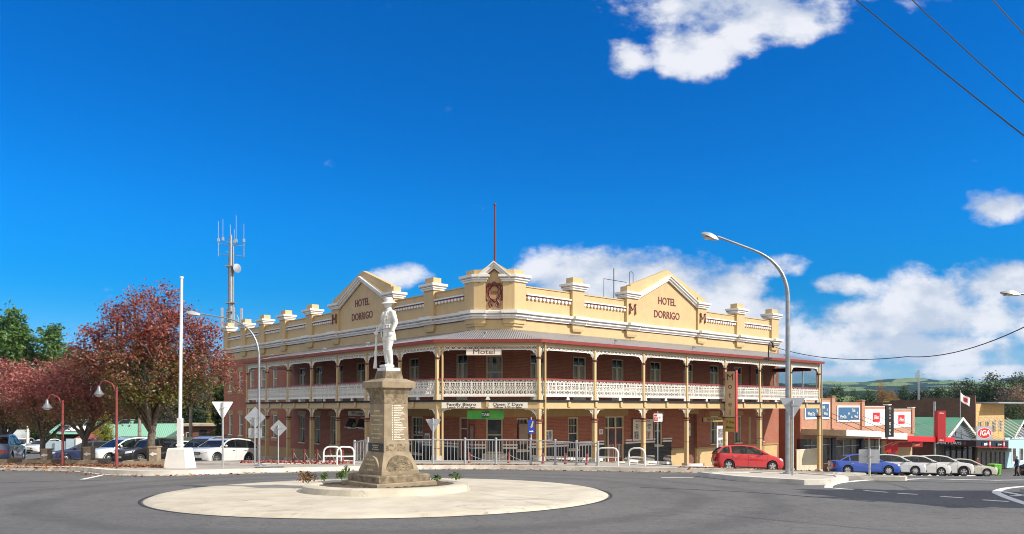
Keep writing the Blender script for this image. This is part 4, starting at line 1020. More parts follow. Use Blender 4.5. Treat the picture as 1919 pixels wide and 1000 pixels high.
# upright motel sign projecting over the street
o = thing('motel_sign', 'tall upright sign with letters Motel down its cream face and a red outer edge', 'sign', FR @ TR(15.15, -VW - .56, 1.98, R(-90)))
M['sign_tan'] = pm('aged_cream_panel', (.60, .46, .28), .5, .08, 3, stain=.1)
mk(MB().box(-.40, .36, 0, .14, -.99, 2.02), 'panel', M['sign_tan'], o, W[o.name])
mk(MB().box(.362, .44, -.03, .17, -1.98, 2.1), 'edge_board', pm('sign_edge_red', (.50, .06, .05), .5, .1, 3), o, W[o.name]); mk(MB().box(-.40, .36, -.02, .16, -1.02, -.992), 'cross_rail', M['text_dark'], o, W[o.name])
mk(MB().box(-.40, .36, .01, .13, -1.95, -1.022), 'lower_panel', M['gold_board'], o, W[o.name])
for i, ch in enumerate('Motel'): text(ch, .62 if i == 0 else .56, M['maroon'], W[o.name] @ Matrix.Translation((-.02, -.006, 1.62 - i * .58)), o, sx=1.1)
text('7 Day', .25, M['text_dark'], W[o.name] @ Matrix.Translation((-.02, .004, -1.32)), o, bold=.002); text('Bistro', .25, M['text_dark'], W[o.name] @ Matrix.Translation((-.02, .004, -1.66)), o, bold=.002)
for z in (1.5, -.5): mk(MB().tube([(-.4, .13, z), (-.62, .13, z)], .03, 6), 'bracket', M['black'], o, W[o.name])
o = board('hanging_sign', 'gold sign reading Bistro & Motel hung under the verandah near the red car', FR, 15.35, -VW + .9, .82, 2.3, .30, M['gold_board'], .06, frame=M['text_dark'], fw=.012)
ln(o, 'Bistro & Motel', .22, M['text_dark'], dx=.14, sx=1.25)
mb = MB(); mb.tube([(-.9, .03, .15), (-.9, .03, .96)], .012, 6); mb.tube([(.9, .03, .15), (.9, .03, .96)], .012, 6); mk(mb, 'hanger', M['black'], o, W[o.name])
mb = MB(); mb.lathe([(.10, -.004), (.10, -.001)], (-1.0, 0, 0), 14, ax='y'); mk(mb, 'badge', M['text_dark'], o, W[o.name])
o = board('lounge_sign', 'white sign reading VIP Lounge over the open windows behind the monument', FL, -13.3, -.06, 1.22, 2.6, .34, M['sign_cream'], .04)
ln(o, 'VIP Lounge', .30, M['text_dark'], sx=1.2, bold=.004)
# poster boards on the street wall
M['photo_green'] = pm('photo_green', (.03, .10, .05), .5, .8, 9, col2=(.005, .02, .01)); M['photo_warm'] = pm('photo_warm', (.35, .13, .08), .5, .8, 6, col2=(.65, .5, .4)); M['photo_grey'] = pm('photo_grey', (.08, .08, .10), .5, .8, 7, col2=(.45, .43, .42))
o = board('poster_board', 'large cream notice board with room photographs beside the street door', FR, 11.45, -.06, .13, 2.1, 1.42, M['sign_cream'], .05, frame=M['maroon'])
ln(o, 'MOTEL - OPEN 7 DAYS', .15, M['maroon'], dz=.58, sx=1.0)
for nm, mt, b in (('photograph', M['photo_green'], (-.12, .34, -.02, .45)), ('photograph', M['photo_warm'], (.05, .78, -.60, -.10)), ('photograph', M['photo_grey'], (-.88, -.46, -.60, -.10))):
    mb = MB(); mb.box(b[0], b[1], -.008, -.002, b[2], b[3]); mk(mb, nm, mt, o, W[o.name])
ln(o, 'Stay\nat the old\nMotel\nRooms', .095, M['text_dark'], dx=-.62, dz=.22, bold=.002); ln(o, 'Licensed\nRestaurant\nBistro\nBeer', .095, M['text_dark'], dx=.68, dz=.22, bold=.002)
o = board('poster_board', 'narrow white poster board with two grey photographs near the red car', FR, 15.9, -VW + .55, -.48, .88, 1.75, M['signwhite'], .04, rz=R(-20))
for z in (.38, -.36):
    mb = MB(); mb.box(-.34, .34, -.008, -.002, z - .30, z + .30); mk(mb, 'photograph', M['photo_grey'], o, W[o.name])
o = board('notice_board', 'brown paper notice board beside the left door of the corner', FL, -.26, -.06, -.02, .38, 1.2, pm('brown_paper', (.36, .25, .17), .5, .2, 3, stain=.2), .05, frame=M['maroon'])
o = board('notice_board', 'brown paper notice board behind the blue information sign', FR, .75 - .9 + .85, -.09, .1, .72, 1.15, bpy.data.materials['brown_paper'], .05, frame=M['maroon'])
o = board('wall_poster', 'small black and white poster with two figures on the brick wall', FR, 2.75, -.04, -.02, .62, .62, M['signwhite'], .03)
mb = MB(); mb.box(-.22, -.03, -.008, -.002, -.26, .2); mb.box(.03, .22, -.008, -.002, -.26, .24); mk(mb, 'photograph', M['photo_grey'], o, W[o.name])
o = board('wall_poster', 'small grey and white poster behind the right post of the fence sign', FL, -4.75, -.04, -.35, .55, .75, M['signwhite'], .03)
mb = MB(); mb.box(-.2, .2, -.008, -.002, -.25, .25); mk(mb, 'photograph', M['photo_grey'], o, W[o.name])
o = board('wall_notice', 'small white notice on the brick left of the maroon door', FR, 7.35, -.03, .1, .34, .34, M['signwhite'], .02); ln(o, 'NO\nENTRY', .07, M['text_dark'], bold=.002)
o = board('entry_notice', 'cream framed notice inside the recessed entry', FR, 16.75, .16, .05, .62, .95, M['sign_cream'], .03, frame=M['text_dark'], fw=.02); ln(o, 'MOTEL\nReception\nat Bar', .12, M['text_dark'], bold=.002)
# ================================================================== cars
def lerp(a, b, t_): return a + (b - a) * t_
def spline(pts, n=4):
    return smoothline(pts, n)
m_, t_ = newmat('car_glass')
g_ = t_.n('ShaderNodeBsdfPrincipled', inp={'Base Color': (.010, .013, .016, 1), 'Roughness': .03, 'Specular IOR Level': .7})
t_.n('ShaderNodeOutputMaterial', inp={'Surface': t_.n('ShaderNodeMixShader', inp={0: .62, 1: t_.n('ShaderNodeBsdfTransparent', inp={'Color': (.62, .68, .68, 1)}).outputs[0], 2: g_.outputs[0]}).outputs[0]}); M['carglass'] = m_
M['seat'] = pm('seat_cloth', (.035, .035, .038), .9, .2, 8)
M['grille'] = pm('grille_black', (.012, .012, .013), .35, .3, 40)
def wheel_meshes(r, w=.2, spokes=5, two=False, steel=False):
    ty = MB(); ty.lathe([(r * .62, -w / 2 + .02), (r * .88, -w / 2), (r * .97, -w / 2 + .02), (r, -w / 2 + .05), (r, w / 2 - .05), (r * .97, w / 2 - .02), (r * .88, w / 2), (r * .62, w / 2 - .02)], n=24, ax='y')
    rm = MB(); R0 = r * .66
    rm.lathe([(R0, -w * .3), (R0, w * .3)], n=24, ax='y', k=1)
    ring = [(R0 * math.cos(2 * math.pi * i / 24), R0 * math.sin(2 * math.pi * i / 24)) for i in range(24)]
    inn_ = [(p[0] * .86, p[1] * .86) for p in ring]
    for sgn in (1, -1):
        y = sgn * w * .36
        vv = [(p[0], y, p[1]) for p in ring] + [(p[0], y + sgn * .012, p[1]) for p in inn_]
        rm.add(vv, [((i, (i + 1) % 24, (i + 1) % 24 + 24, i + 24) if sgn < 0 else (i + 24, (i + 1) % 24 + 24, (i + 1) % 24, i)) for i in range(24)], 0)
        for k_ in range(spokes):
            for da in ((-.12, .12) if two else (0,)):
                a = 2 * math.pi * k_ / spokes + .3 + da; c_, s_ = math.cos(a), math.sin(a); h0, h1 = (.030, .022) if two else (.055, .034)
                if spokes > 7: h0, h1 = .026, .022
                q = [(c_ * .03 - s_ * h0, s_ * .03 + c_ * h0), (c_ * .03 + s_ * h0, s_ * .03 - c_ * h0), (c_ * R0 * .9 + s_ * h1, s_ * R0 * .9 - c_ * h1), (c_ * R0 * .9 - s_ * h1, s_ * R0 * .9 + c_ * h1)]
                rm.prism(q, 'y', y - .012, y + .012, 0)
        rm.lathe([(.06, -.01), (.05, .02), (.02, .025)] if sgn < 0 else [(.02, -.025), (.05, -.02), (.06, .01)], (0, y, 0), 12, ax='y', k=0)
    return ty.mesh('tyre', M['rubber'], 40), rm.mesh('rim', [M['alloy'], M['black']], 30)
def car(name, label, cat, paint, L, Wd, H, wb, r, prof, roof, pil, x_f=None, M_=I4, clad=False, spokes=5, two=False, grille=None, lights=None, rails=False, group=None, ute=False, belt_in=.055, roof_in=.24):
    """prof: upper outline of the lower body, nose to tail (x from the centre, z); roof: outline of the glasshouse, windscreen foot to tail; pil: pillar positions"""
    o = thing(name, label, cat, M_, group)
    hf = x_f if x_f is not None else wb / 2 + .05        # front axle
    hr = hf - wb; ra = r + .055; sill = r * .62
    def arch(xc): return [(xc + ra * math.cos(R(a)), r + ra * math.sin(R(a))) for a in range(-18, 199, 18)]
    top = spline(prof, 4)                               # nose -> tail
    n_x, t_x = prof[0][0], prof[-1][0]
    out = list(top) + [(t_x + .02, sill + .12), (t_x + .12, sill)]
    out += [(p[0], max(p[1], sill)) for p in reversed(arch(hr))] + [(p[0], max(p[1], sill)) for p in reversed(arch(hf))]
    out += [(n_x - .14, sill), (n_x - .02, sill + .1)]
    hw = Wd / 2
    def layer(y, sh, pull):
        pts = []
        for i_, (x, z) in enumerate(out):
            ex = abs(x - (n_x + t_x) / 2) / (L / 2); f = clamp((ex - .62) / .38, 0, 1)
            zz = z - (sh * clamp((z - .45) / .3, 0, 1) if i_ < len(top) else 0)
            pts.append((x - math.copysign(1, x) * pull * f * f, y, zz))
        return pts
    mb = MB()
    lay = [layer(-hw, .10, .26), layer(-hw + .025, .045, .20), layer(-hw + .10, .012, .13), layer(-hw + .32, 0, .04), layer(0, -.012, 0), layer(hw - .32, 0, .04), layer(hw - .10, .012, .13), layer(hw - .025, .045, .20), layer(hw, .10, .26)]
    mb.loft(lay, True, True, 0)
    # shut lines, handles and sill
    zt = lambda x: next((lerp(a[1], b[1], (a[0] - x) / max(1e-6, a[0] - b[0])) for a, b in zip(top[:-1], top[1:]) if a[0] >= x >= b[0]), .8)
    for s in (-1, 1):
        for x in pil['doors']:
            z1 = zt(x) - .10; z0 = sill + .06
            mb.box(x - .006, x + .006, s * (hw - .004), s * (hw + .0025), z0, z1, 1)
        mb.box(hr + ra + .03, hf - ra - .03, s * (hw - .05), s * (hw + .004), sill - .03, sill + .045, 1)
        for x in pil['handles']: mb.box(x - .09, x + .09, s * (hw - .01), s * (hw + .022), zt(x) - .21, zt(x) - .18, 2 if not clad else 1)
        if clad:
            for xc in (hf, hr):
                A = [(p[0], max(p[1], sill)) for p in arch(xc)]; B = [(xc + (p[0] - xc) * 1.13, max(sill, r + (p[1] - r) * 1.13)) for p in A]
                for i in range(len(A) - 1): mb.prism([A[i], A[i + 1], B[i + 1], B[i]], 'y', s * (hw - .01), s * (hw + .012), 1)
    mb.box(t_x + .25, n_x - .25, -hw + .12, hw - .12, sill - .06, min(.62, zt(0) - .25), 1)
    body = mk(mb, 'body', [paint, M['black'], M['alloy']], o, M_, smooth=38)
    # glasshouse
    rp = spline(roof, 5); zb = min(roof[0][1], roof[-1][1]); zh = max(p[1] for p in rp)
    def half(z): return lerp(hw - belt_in, hw - roof_in, clamp((z - zb) / (zh - zb), 0, 1))
    gl = MB(); rf_ = MB()
    for (xa, za), (xb, zb_) in zip(rp[:-1], rp[1:]):
        ha, hb = half(za), half(zb_); flat = min(za, zb_) > zh - .17
        q = [(xa, -ha, za), (xa, ha, za), (xb, hb, zb_), (xb, -hb, zb_)]
        (rf_ if flat else gl).add(q, [(0, 1, 2, 3)], 0)
    for s in (-1, 1):
        gl.add([(x, s * half(z), z) for x, z in rp], [tuple(range(len(rp))) if s > 0 else tuple(range(len(rp) - 1, -1, -1))], 0)
        e = .014
        def strip(pa, pb, w0, w1, mat=0, ee=e):          # a pillar on the sloping side face
            (xa, za), (xb, zb2) = pa, pb
            rf_.add([(xa - w0, s * (half(za) + ee), za), (xa + w0, s * (half(za) + ee), za), (xb + w1, s * (half(zb2) + ee), zb2), (xb - w1, s * (half(zb2) + ee), zb2)], [(0, 1, 2, 3) if s < 0 else (3, 2, 1, 0)], mat)
        xa_, xb_ = roof[0][0] - .12, roof[-1][0] + .12
        rf_.add([(xb_, s * (half(zb) + .022), zb + .005), (xa_, s * (half(zb) + .022), zb + .005), (xa_, s * (half(zb + .04) + .02), zb + .04), (xb_, s * (half(zb + .04) + .02), zb + .04)], [(0, 1, 2, 3) if s < 0 else (3, 2, 1, 0)], 1)
        # roof edge and end pillars follow the outline
        for (xa, za), (xb, zc) in zip(rp[:-1], rp[1:]):
            t1 = .075; d = Vector((xb - xa, zc - za)); 
            if d.length < 1e-5: continue
            d.normalize(); nn_ = Vector((d.y, -d.x)); nn_ = -nn_ if nn_.y > 0 else nn_
            pa, pb = (xa + nn_.x * t1, za + nn_.y * t1), (xb + nn_.x * t1, zc + nn_.y * t1)
            v = [(xa, s * (half(za) + e), za + .004), (xb, s * (half(zc) + e), zc + .004), (pb[0], s * (half(pb[1]) + e), pb[1]), (pa[0], s * (half(pa[1]) + e), pa[1])]
            rf_.add(v, [(0, 1, 2, 3) if s > 0 else (3, 2, 1, 0)], 0)
            v2 = [(xa, s * half(za), za), (xb, s * half(zc), zc), (xb, s * (half(zc) + e), zc + .004), (xa, s * (half(za) + e), za + .004)]
            rf_.add(v2, [(0, 1, 2, 3) if s < 0 else (3, 2, 1, 0)], 0)
        for (xp, w, m_) in pil['pillars']:
            zt2 = max(lerp(a[1], b[1], (a[0] - xp) / max(1e-6, a[0] - b[0])) if a[0] >= xp >= b[0] else 0 for a, b in zip(rp[:-1], rp[1:])) - .03
            strip((xp, zb - .02), (xp - .03, zt2), w, w * .8, m_)
        if rails:
            xr = [p for p in rp if p[1] > zh - .1]; rf_.tube([(xr[0][0] - .1, s * (hw - roof_in - .02), zh - .01), (xr[0][0] - .25, s * (hw - roof_in - .02), zh + .04), (xr[-1][0] + .2, s * (hw - roof_in - .02), zh + .03), (xr[-1][0] + .05, s * (hw - roof_in - .02), zh - .02)], .018, 6, 1)
    gh = mk(gl, 'windows', M['carglass'], o, M_); mk(rf_, 'roof', [paint, M['black']], o, M_, smooth=30)
    st = MB(); xr0 = roof[0][0] - 1.15
    for xs_ in (xr0, xr0 - .95):
        for s in (-1, 1):
            y = s * hw * .42; st.loft([[(xs_ - .02, y - .23, zb - .35), (xs_ + .12, y - .23, zb - .35), (xs_ + .12, y + .23, zb - .35), (xs_ - .02, y + .23, zb - .35)], [(xs_ - .16, y - .20, zb + .12), (xs_ - .05, y - .20, zb + .12), (xs_ - .05, y + .20, zb + .12), (xs_ - .16, y + .20, zb + .12)]])
            st.ball((xs_ - .13, y, zb + .21), .06, .13, .09, 8, 6)
    for k in range(12): a0, a1 = 2 * math.pi * k / 12, 2 * math.pi * (k + 1) / 12; st.tube([(xr0 + .42 - .06 * math.sin(a0), -hw * .42 + .17 * math.cos(a0), zb + .02 + .17 * math.sin(a0)), (xr0 + .42 - .06 * math.sin(a1), -hw * .42 + .17 * math.cos(a1), zb + .02 + .17 * math.sin(a1))], .014, 5)
    mk(st, 'seats', M['seat'], o, M_)
    # wheels
    ty, rm = wheel_meshes(r, .21, spokes, two)
    for xc in (hf, hr):
        for s in (-1, 1):
            MW = M_ @ Matrix.Translation((xc, s * (hw - .115), r))
            wo = bpy.data.objects.new('wheel', None); wo.empty_display_size = .1; link(wo, o, MW); mk(ty, 'tyre', None, wo, MW); mk(rm, 'rim', None, wo, MW)
    # lamps, grille, plates, mirrors
    lz = (lights or {}).get('z', prof[1][1] - .01); hl = (lights or {}).get('h', .14)
    for s in (-1, 1):
        m1 = MB(); pts = [(n_x - .045, hw * .48), (n_x - .075, hw * .66), (n_x - .165, hw * .885), (n_x - .33, hw * .985)]
        rr_ = []
        for i, (x, y) in enumerate(pts):
            hh = hl * (1 - .18 * i / 3); rr_.append([(x + .045, s * (y + .004), lz - hh / 2 + .02 * i), (x - .03, s * (y + .006), lz + hh / 2 + .03 * i), (x - .12, s * (y - .08), lz + hh / 2 + .02 * i), (x - .12, s * (y - .08), lz - hh / 2 + .03 * i)])
        m1.loft(rr_ if s > 0 else rr_[::-1]); mk(m1, 'headlight', M['lightclear'], o, M_)
        m2 = MB(); tz = (lights or {}).get('tz', prof[-2][1] - .17); th = (lights or {}).get('th', .22)
        pts = [(t_x + .05, hw * .60), (t_x + .09, hw * .80), (t_x + .19, hw * .94), (t_x + .36, hw * .99)]; rr_ = []
        for i, (x, y) in enumerate(pts):
            hh = th * (1 - .12 * i); rr_.append([(x - .03, s * (y + .004), tz - hh / 2), (x + .1, s * (y - .06), tz - hh / 2), (x + .1, s * (y - .06), tz + hh / 2), (x - .012, s * (y + .008), tz + hh / 2)])
        m2.loft(rr_ if s < 0 else rr_[::-1]); mk(m2, 'tail_light', M['lightred'], o, M_)
        m3 = MB(); mx = roof[0][0] - .42; mz = zb + .06
        m3.ball((mx, s * (hw + .07), mz + .03), .07, .10, .075, 10, 6, 0); m3.box(mx - .03, mx + .03, s * (hw - .06), s * (hw + .05), mz - .03, mz, 1); mk(m3, 'mirror', [paint, M['black']], o, M_, smooth=60)
    gr = MB(); gz = grille or (.33, .62)
    nz = lambda y: n_x - .02 - .04 * abs(y / hw)
    gr.box(n_x - .12, n_x + .012, -hw * .42, hw * .42, lz - .16, lz - .02, 0); gr.box(n_x - .12, n_x + .018, -hw * .55, hw * .55, sill + .06, sill + .20, 0)
    gr.box(n_x - .05, n_x + .02, -hw * .40, hw * .40, lz - .10, lz - .08, 1); mk(gr, 'grille', [M['grille'], M['alloy']], o, M_)
    pt = MB(); pt.box(n_x + .012, n_x + .03, -.19, .19, sill + .22, sill + .33); mk(pt, 'number_plate', M['plate'], o, M_)
    pt = MB(); pt.box(t_x - .03, t_x - .008, -.19, .19, .55, .66); mk(pt, 'number_plate', M['plate'], o, M_)
    return o
P = {}
P['red'] = car_paint('red_car_paint', (.55, .012, .018)); P['blue'] = car_paint('blue_car_paint', (.012, .07, .42)); P['white'] = car_paint('white_car_paint', (.62, .62, .62)); P['pearl'] = car_paint('pearl_car_paint', (.52, .54, .57))
P['champ'] = car_paint('champagne_car_paint', (.55, .52, .43)); P['silver'] = car_paint('silver_car_paint', (.42, .44, .47), .4); P['navy'] = car_paint('navy_car_paint', (.012, .02, .07)); P['blackc'] = car_paint('black_car_paint', (.012, .012, .014)); P['steel'] = car_paint('steel_blue_car_paint', (.16, .24, .38), .3)
def hatch(name, label, paint, M_, s=1.0, **kw):
    L = 4.05 * s
    return car(name, label, 'car', paint, L, 1.72, 1.50, 2.52 * s, .305,
        [(2.02 * s, .48), (1.99 * s, .66), (1.80 * s, .80), (1.35 * s, .93), (1.0 * s, .99), (.2, 1.0), (-1.2 * s, 1.02), (-1.86 * s, .99), (-1.98 * s, .80), (-2.02 * s, .5)],
        [(1.12 * s, .98), (.55 * s, 1.29), (.22 * s, 1.44), (-.4, 1.51), (-1.15 * s, 1.46), (-1.62 * s, 1.34), (-1.92 * s, .99)],
        dict(doors=(.95 * s, -.12, -1.02 * s), handles=(.08, -.92), pillars=((.72 * s, .03, 0), (-.16, .05, 1), (-1.12 * s, .06, 0))), x_f=1.27 * s, M_=M_, **kw)
def sedan(name, label, paint, M_, s=1.0, **kw):
    return car(name, label, 'car', paint, 4.6 * s, 1.76, 1.45, 2.68 * s, .315,
        [(2.30 * s, .48), (2.27 * s, .64), (2.05 * s, .76), (1.5 * s, .87), (1.0 * s, .93), (.2, .95), (-1.2 * s, .98), (-1.75 * s, 1.0), (-2.20 * s, .97), (-2.28 * s, .78), (-2.30 * s, .5)],
        [(1.15 * s, .92), (.55 * s, 1.24), (.25 * s, 1.38), (-.4, 1.45), (-.95 * s, 1.40), (-1.25 * s, 1.30), (-1.80 * s, .99)],
        dict(doors=(.95 * s, -.18, -1.15 * s), handles=(.02, -.98), pillars=((.78 * s, .025, 0), (-.2, .05, 1), (-1.12 * s, .05, 0))), x_f=1.38 * s, M_=M_, **kw)
def suv(name, label, paint, M_, s=1.0, h=1.0, **kw):
    return car(name, label, 'car', paint, 4.62 * s, 1.86, 1.68 * h, 2.76 * s, .355,
        [(2.31 * s, .56), (2.28 * s, .80), (2.08 * s, .97), (1.5 * s, 1.06), (1.12 * s, 1.10), (.2, 1.10), (-1.2 * s, 1.12), (-2.10 * s, 1.12), (-2.27 * s, .92), (-2.31 * s, .58)],
        [(1.22 * s, 1.08), (.66 * s, 1.41 * h), (.30 * s, 1.58 * h), (-.4, 1.68 * h), (-1.25 * s, 1.64 * h), (-1.82 * s, 1.55 * h), (-2.22 * s, 1.12)],
        dict(doors=(.98 * s, -.15, -1.15 * s), handles=(.05, -.98), pillars=((.80 * s, .03, 0), (-.18, .05, 1), (-1.22 * s, .06, 1))), x_f=1.44 * s, M_=M_, **kw)
def estate(name, label, paint, M_, s=1.0, **kw):
    return car(name, label, 'car', paint, 4.6 * s, 1.78, 1.50, 2.68 * s, .315,
        [(2.30 * s, .48), (2.27 * s, .64), (2.05 * s, .77), (1.5 * s, .89), (1.05 * s, .95), (.2, .97), (-1.2 * s, 1.0), (-2.1 * s, 1.0), (-2.25 * s, .8), (-2.30 * s, .5)],
        [(1.2 * s, .94), (.6 * s, 1.26), (.28 * s, 1.41), (-.4, 1.49), (-1.2 * s, 1.46), (-1.9 * s, 1.38), (-2.2 * s, 1.0)],
        dict(doors=(.95 * s, -.18, -1.15 * s), handles=(.02, -.98), pillars=((.78 * s, .025, 0), (-.2, .05, 1), (-1.18 * s, .05, 1))), x_f=1.38 * s, M_=M_, **kw)
def ground_M(x, y, ang):
    """stand a vehicle on the sloping street"""
    d = Vector((math.cos(ang), math.sin(ang))); e = Vector((-d.y, d.x))
    f = Vector((2 * d.x, 2 * d.y, g(x + d.x, y + d.y) - g(x - d.x, y - d.y))).normalized()
    l = Vector((1.6 * e.x, 1.6 * e.y, g(x + .8 * e.x, y + .8 * e.y) - g(x - .8 * e.x, y - .8 * e.y))).normalized()
    u = f.cross(l).normalized(); l = u.cross(f)
    z = (g(x + d.x * 1.3, y + d.y * 1.3) + g(x - d.x * 1.3, y - d.y * 1.3)) / 2
    return Matrix(((f.x, l.x, u.x, x), (f.y, l.y, u.y, y), (f.z, l.z, u.z, z + .012), (0, 0, 0, 1)))
def xd(px, d): return ((px - CX) / F * d, d)
grp = 'cars parked nose out along the right-hand kerb'
x, y = xd(1400, 45.6); hatch('parked_car', 'red five-door hatchback parked in front of the hotel verandah', P['red'], ground_M(x, y, R(-3)), s=1.0, spokes=5, group=grp)
x, y = xd(1619, 53.5); sedan('parked_car', 'dark blue sedan, first in the row before the brick shops', P['blue'], ground_M(x, y, R(-7)), spokes=7, group=grp)
x, y = xd(1671, 55.5); estate('parked_car', 'silver-white estate car behind the blue sedan', P['pearl'], ground_M(x, y, R(-9)), s=.97, spokes=9, group=grp)
x, y = xd(1721, 57.5); hatch('parked_car', 'white hatchback parked between the silver estate and the tall white car', P['white'], ground_M(x, y, R(-11)), s=1.06, spokes=5, two=True, group=grp)
x, y = xd(1762, 59.8); suv('parked_car', 'tall white crossover with big dark two-tone wheels in the right-hand row', P['white'], ground_M(x, y, R(-12)), s=.98, h=.97, clad=True, spokes=5, two=True, group=grp)
x, y = xd(1808, 62.5); sedan('parked_car', 'champagne sedan at the far end of the row beside the green bins', P['champ'], ground_M(x, y, R(-13)), s=1.0, spokes=9, group=grp)
x, y = xd(1966, 61); sedan('parked_car', 'black car with a red tail lamp, cut by the right edge', P['blackc'], ground_M(x, y, R(15)), s=.95, spokes=7)
grp = 'cars parked nose out along the left-hand kerb'
x, y = xd(417, 48); suv('parked_car', 'white luxury four-wheel drive parked beside the hotel side wall', P['white'], ground_M(x, y, R(-112)), s=1.0, clad=True, spokes=5, two=True, rails=True, group=grp)
x, y = xd(386, 52.5); suv('parked_car', 'large silver four-wheel drive behind the white luxury one', P['silver'], ground_M(x, y, R(-112)), s=1.03, h=1.09, spokes=6, rails=True, group=grp)
x, y = xd(322, 53); hatch('parked_car', 'white hatchback half hidden behind the white flagpole block', P['white'], ground_M(x, y, R(-116)), s=1.08, spokes=5, group=grp)
x, y = xd(277, 50); suv('parked_car', 'black four-wheel drive parked behind the largest tree trunk', P['blackc'], ground_M(x, y, R(-112)), s=.95, spokes=5, group=grp)
x, y = xd(236, 50); suv('parked_car', 'white pickup-style wagon with roof bars left of the largest tree', P['white'], ground_M(x, y, R(-124)), s=1.06, h=1.04, clad=True, spokes=6, rails=True, group=grp)
x, y = xd(166, 52); estate('parked_car', 'dark navy estate car behind the thin tree trunk and wooden planter', P['navy'], ground_M(x, y, R(-150)), s=1.0, spokes=5, group=grp)
x, y = xd(44, 88); sedan('parked_car', 'white sedan facing the camera far down the left-hand street', P['white'], ground_M(x, y, R(-72)), spokes=5)
x, y = xd(85, 78); sedan('parked_car', 'white car with its door open on the left-hand street', P['white'], ground_M(x, y, R(-100)), s=.95, spokes=5)
mb = MB(); mb.prism([(0, .3), (1.0, .3), (1.0, .95), (.55, .98), (0, .95)], 'y', -.03, .03)
for ob in [o for o in COL.objects if o.get('label', '').startswith('white car with its door open')]: mk(mb, 'open_door', P['white'], ob, W[ob.name] @ TR(.9, -.88, 0, R(180 + 62)))
x, y = xd(-5, 37.5); sedan('moving_car', 'steel blue car leaving along the left-hand road at the left edge', P['steel'], ground_M(x, y, R(112)), s=.98, spokes=7)
# delivery vans at the end of the left-hand street
def van(label, M_):
    o = thing('delivery_van', label, 'van', M_); mb = MB(); hw = .98
    out = [(2.5, .45), (2.52, .95), (2.3, 1.15), (1.65, 1.95), (1.4, 2.3), (1.0, 2.42), (-2.45, 2.42), (-2.5, 2.2), (-2.5, .45)]
    mb.loft([[(x * .985, y, lerp(z, z - .05, abs(y) / hw)) for x, z in out] for y in (-hw, -hw + .1, hw - .1, hw)]); mk(mb, 'body', P['white'], o, M_, smooth=35)
    mb = MB(); mb.add([(2.31, -.8, 1.2), (2.31, .8, 1.2), (1.72, .74, 1.97), (1.72, -.74, 1.97)], [(0, 1, 2, 3)])
    for s in (-1, 1): mb.add([(2.05, s * .985, 1.25), (1.62, s * .985, 1.85), (.8, s * .985, 1.85), (.8, s * .985, 1.25)], [(0, 1, 2, 3) if s > 0 else (3, 2, 1, 0)])
    mk(mb, 'windows', M['carglass'], o, M_); ty, rm = wheel_meshes(.34, .22, 6)
    for xc in (1.6, -1.5):
        for s in (-1, 1):
            MW = M_ @ Matrix.Translation((xc, s * .9, .34)); wo = bpy.data.objects.new('wheel', None); link(wo, o, MW); mk(ty, 'tyre', None, wo, MW); mk(rm, 'rim', None, wo, MW)
    for s in (-1, 1): mk(MB().ball((2.47, s * .72, .92), .06, .16, .11, 8, 6), 'headlight', M['lightclear'], o, M_)
    mk(MB().box(2.49, 2.54, -.5, .5, .55, .85), 'grille', M['grille'], o, M_)
x, y = xd(26, 96); van('white delivery van with dark windscreen at the end of the left-hand street', ground_M(x, y, R(-75)))
x, y = xd(4, 88); van('white van at the left edge beyond the trees', ground_M(x, y, R(-80)))
# ================================================================== war memorial on the roundabout
M['stone'] = pm('sandstone', (.32, .25, .165), .9, .3, 3, bump=.45, bsc=22, stain=.18, ssc=1.6, streak=.2)
M['stone_rough'] = pm('rough_sandstone', (.27, .21, .135), .95, .5, 7, bump=2.0, bsc=7, stain=.25, ssc=3)
M['stone_dark'] = pm('dark_stone_plaque', (.045, .036, .03), .4, .3, 8)
M['statue_white'] = pm('white_statue_paint', (.72, .71, .68), .55, .10, 9, stain=.25, ssc=5, streak=.15)
MP = TR(RC.x + .05, RC.y, 0, AR)
mem = thing('war_memorial', 'sandstone war memorial with a white soldier statue in the roundabout', 'memorial', TR(RC.x + .05, RC.y, -.40))
def blk(name, lv, mat, parent=None, seg=1, M_=MP):
    mb = MB()
    for (z0, a0, z1, a1) in lv: mb.taper((0, 0), z0, z1, a0, a0, a1, a1)
    return mk(mb, name, mat, parent or mem, M_)
def chamf(name, a, z0, z1, mat, e=.015):
    return blk(name, [(z0, a, z1 - e, a), (z1 - e, a, z1, a - e)], mat)
chamf('lower_step', .865, -.62, -.225, M['stone'], .02); chamf('upper_step', .745, -.224, -.05, M['stone_rough'], .03)
base = blk('battered_base', [(-.049, .545, .03, .545), (.03, .545, .497, .385)], M['stone'])
for k in range(4):                              # half-round panels standing out of each sloping face
    F_ = MP @ Matrix.Rotation(R(90 * k), 4, 'Z'); mb = MB()
    mb.prism([(.40 * math.cos(R(a)), .0 + .42 * math.sin(R(a))) for a in range(0, 181, 9)], 'y', -.535, -.30)
    rough = k in (0, 2)
    o = mk(mb, 'arched_panel', M['stone_rough'] if rough else M['stone'], base, F_, smooth=30)
    if rough:                                   # carved relief
        mb = MB(); rr_ = random.Random(5)
        for i in range(90):
            a, q = rr_.uniform(.1, math.pi - .1), rr_.uniform(.05, .33); x, z = q * math.cos(a), max(.05, q * math.sin(a))
            mb.ball((x, -.535, z), rr_.uniform(.02, .06), .013, rr_.uniform(.012, .03), 7, 4)
        mk(mb, 'carved_relief', M['stone_rough'], base, F_, smooth=60)
chamf('name_block', .372, .4975, .735, M['stone'], .01)
shaft = blk('shaft', [(.7355, .358, 1.70, .338)], M['stone']); blk('shaft_band', [(1.7005, .345, 1.85, .342)], M['stone_rough'])
blk('corbel', [(1.8505, .345, 1.95, .36), (1.95, .36, 2.10, .43)], M['stone_rough']); blk('cap', [(2.1005, .48, 2.25, .49), (2.25, .49, 2.335, .30)], M['stone'])
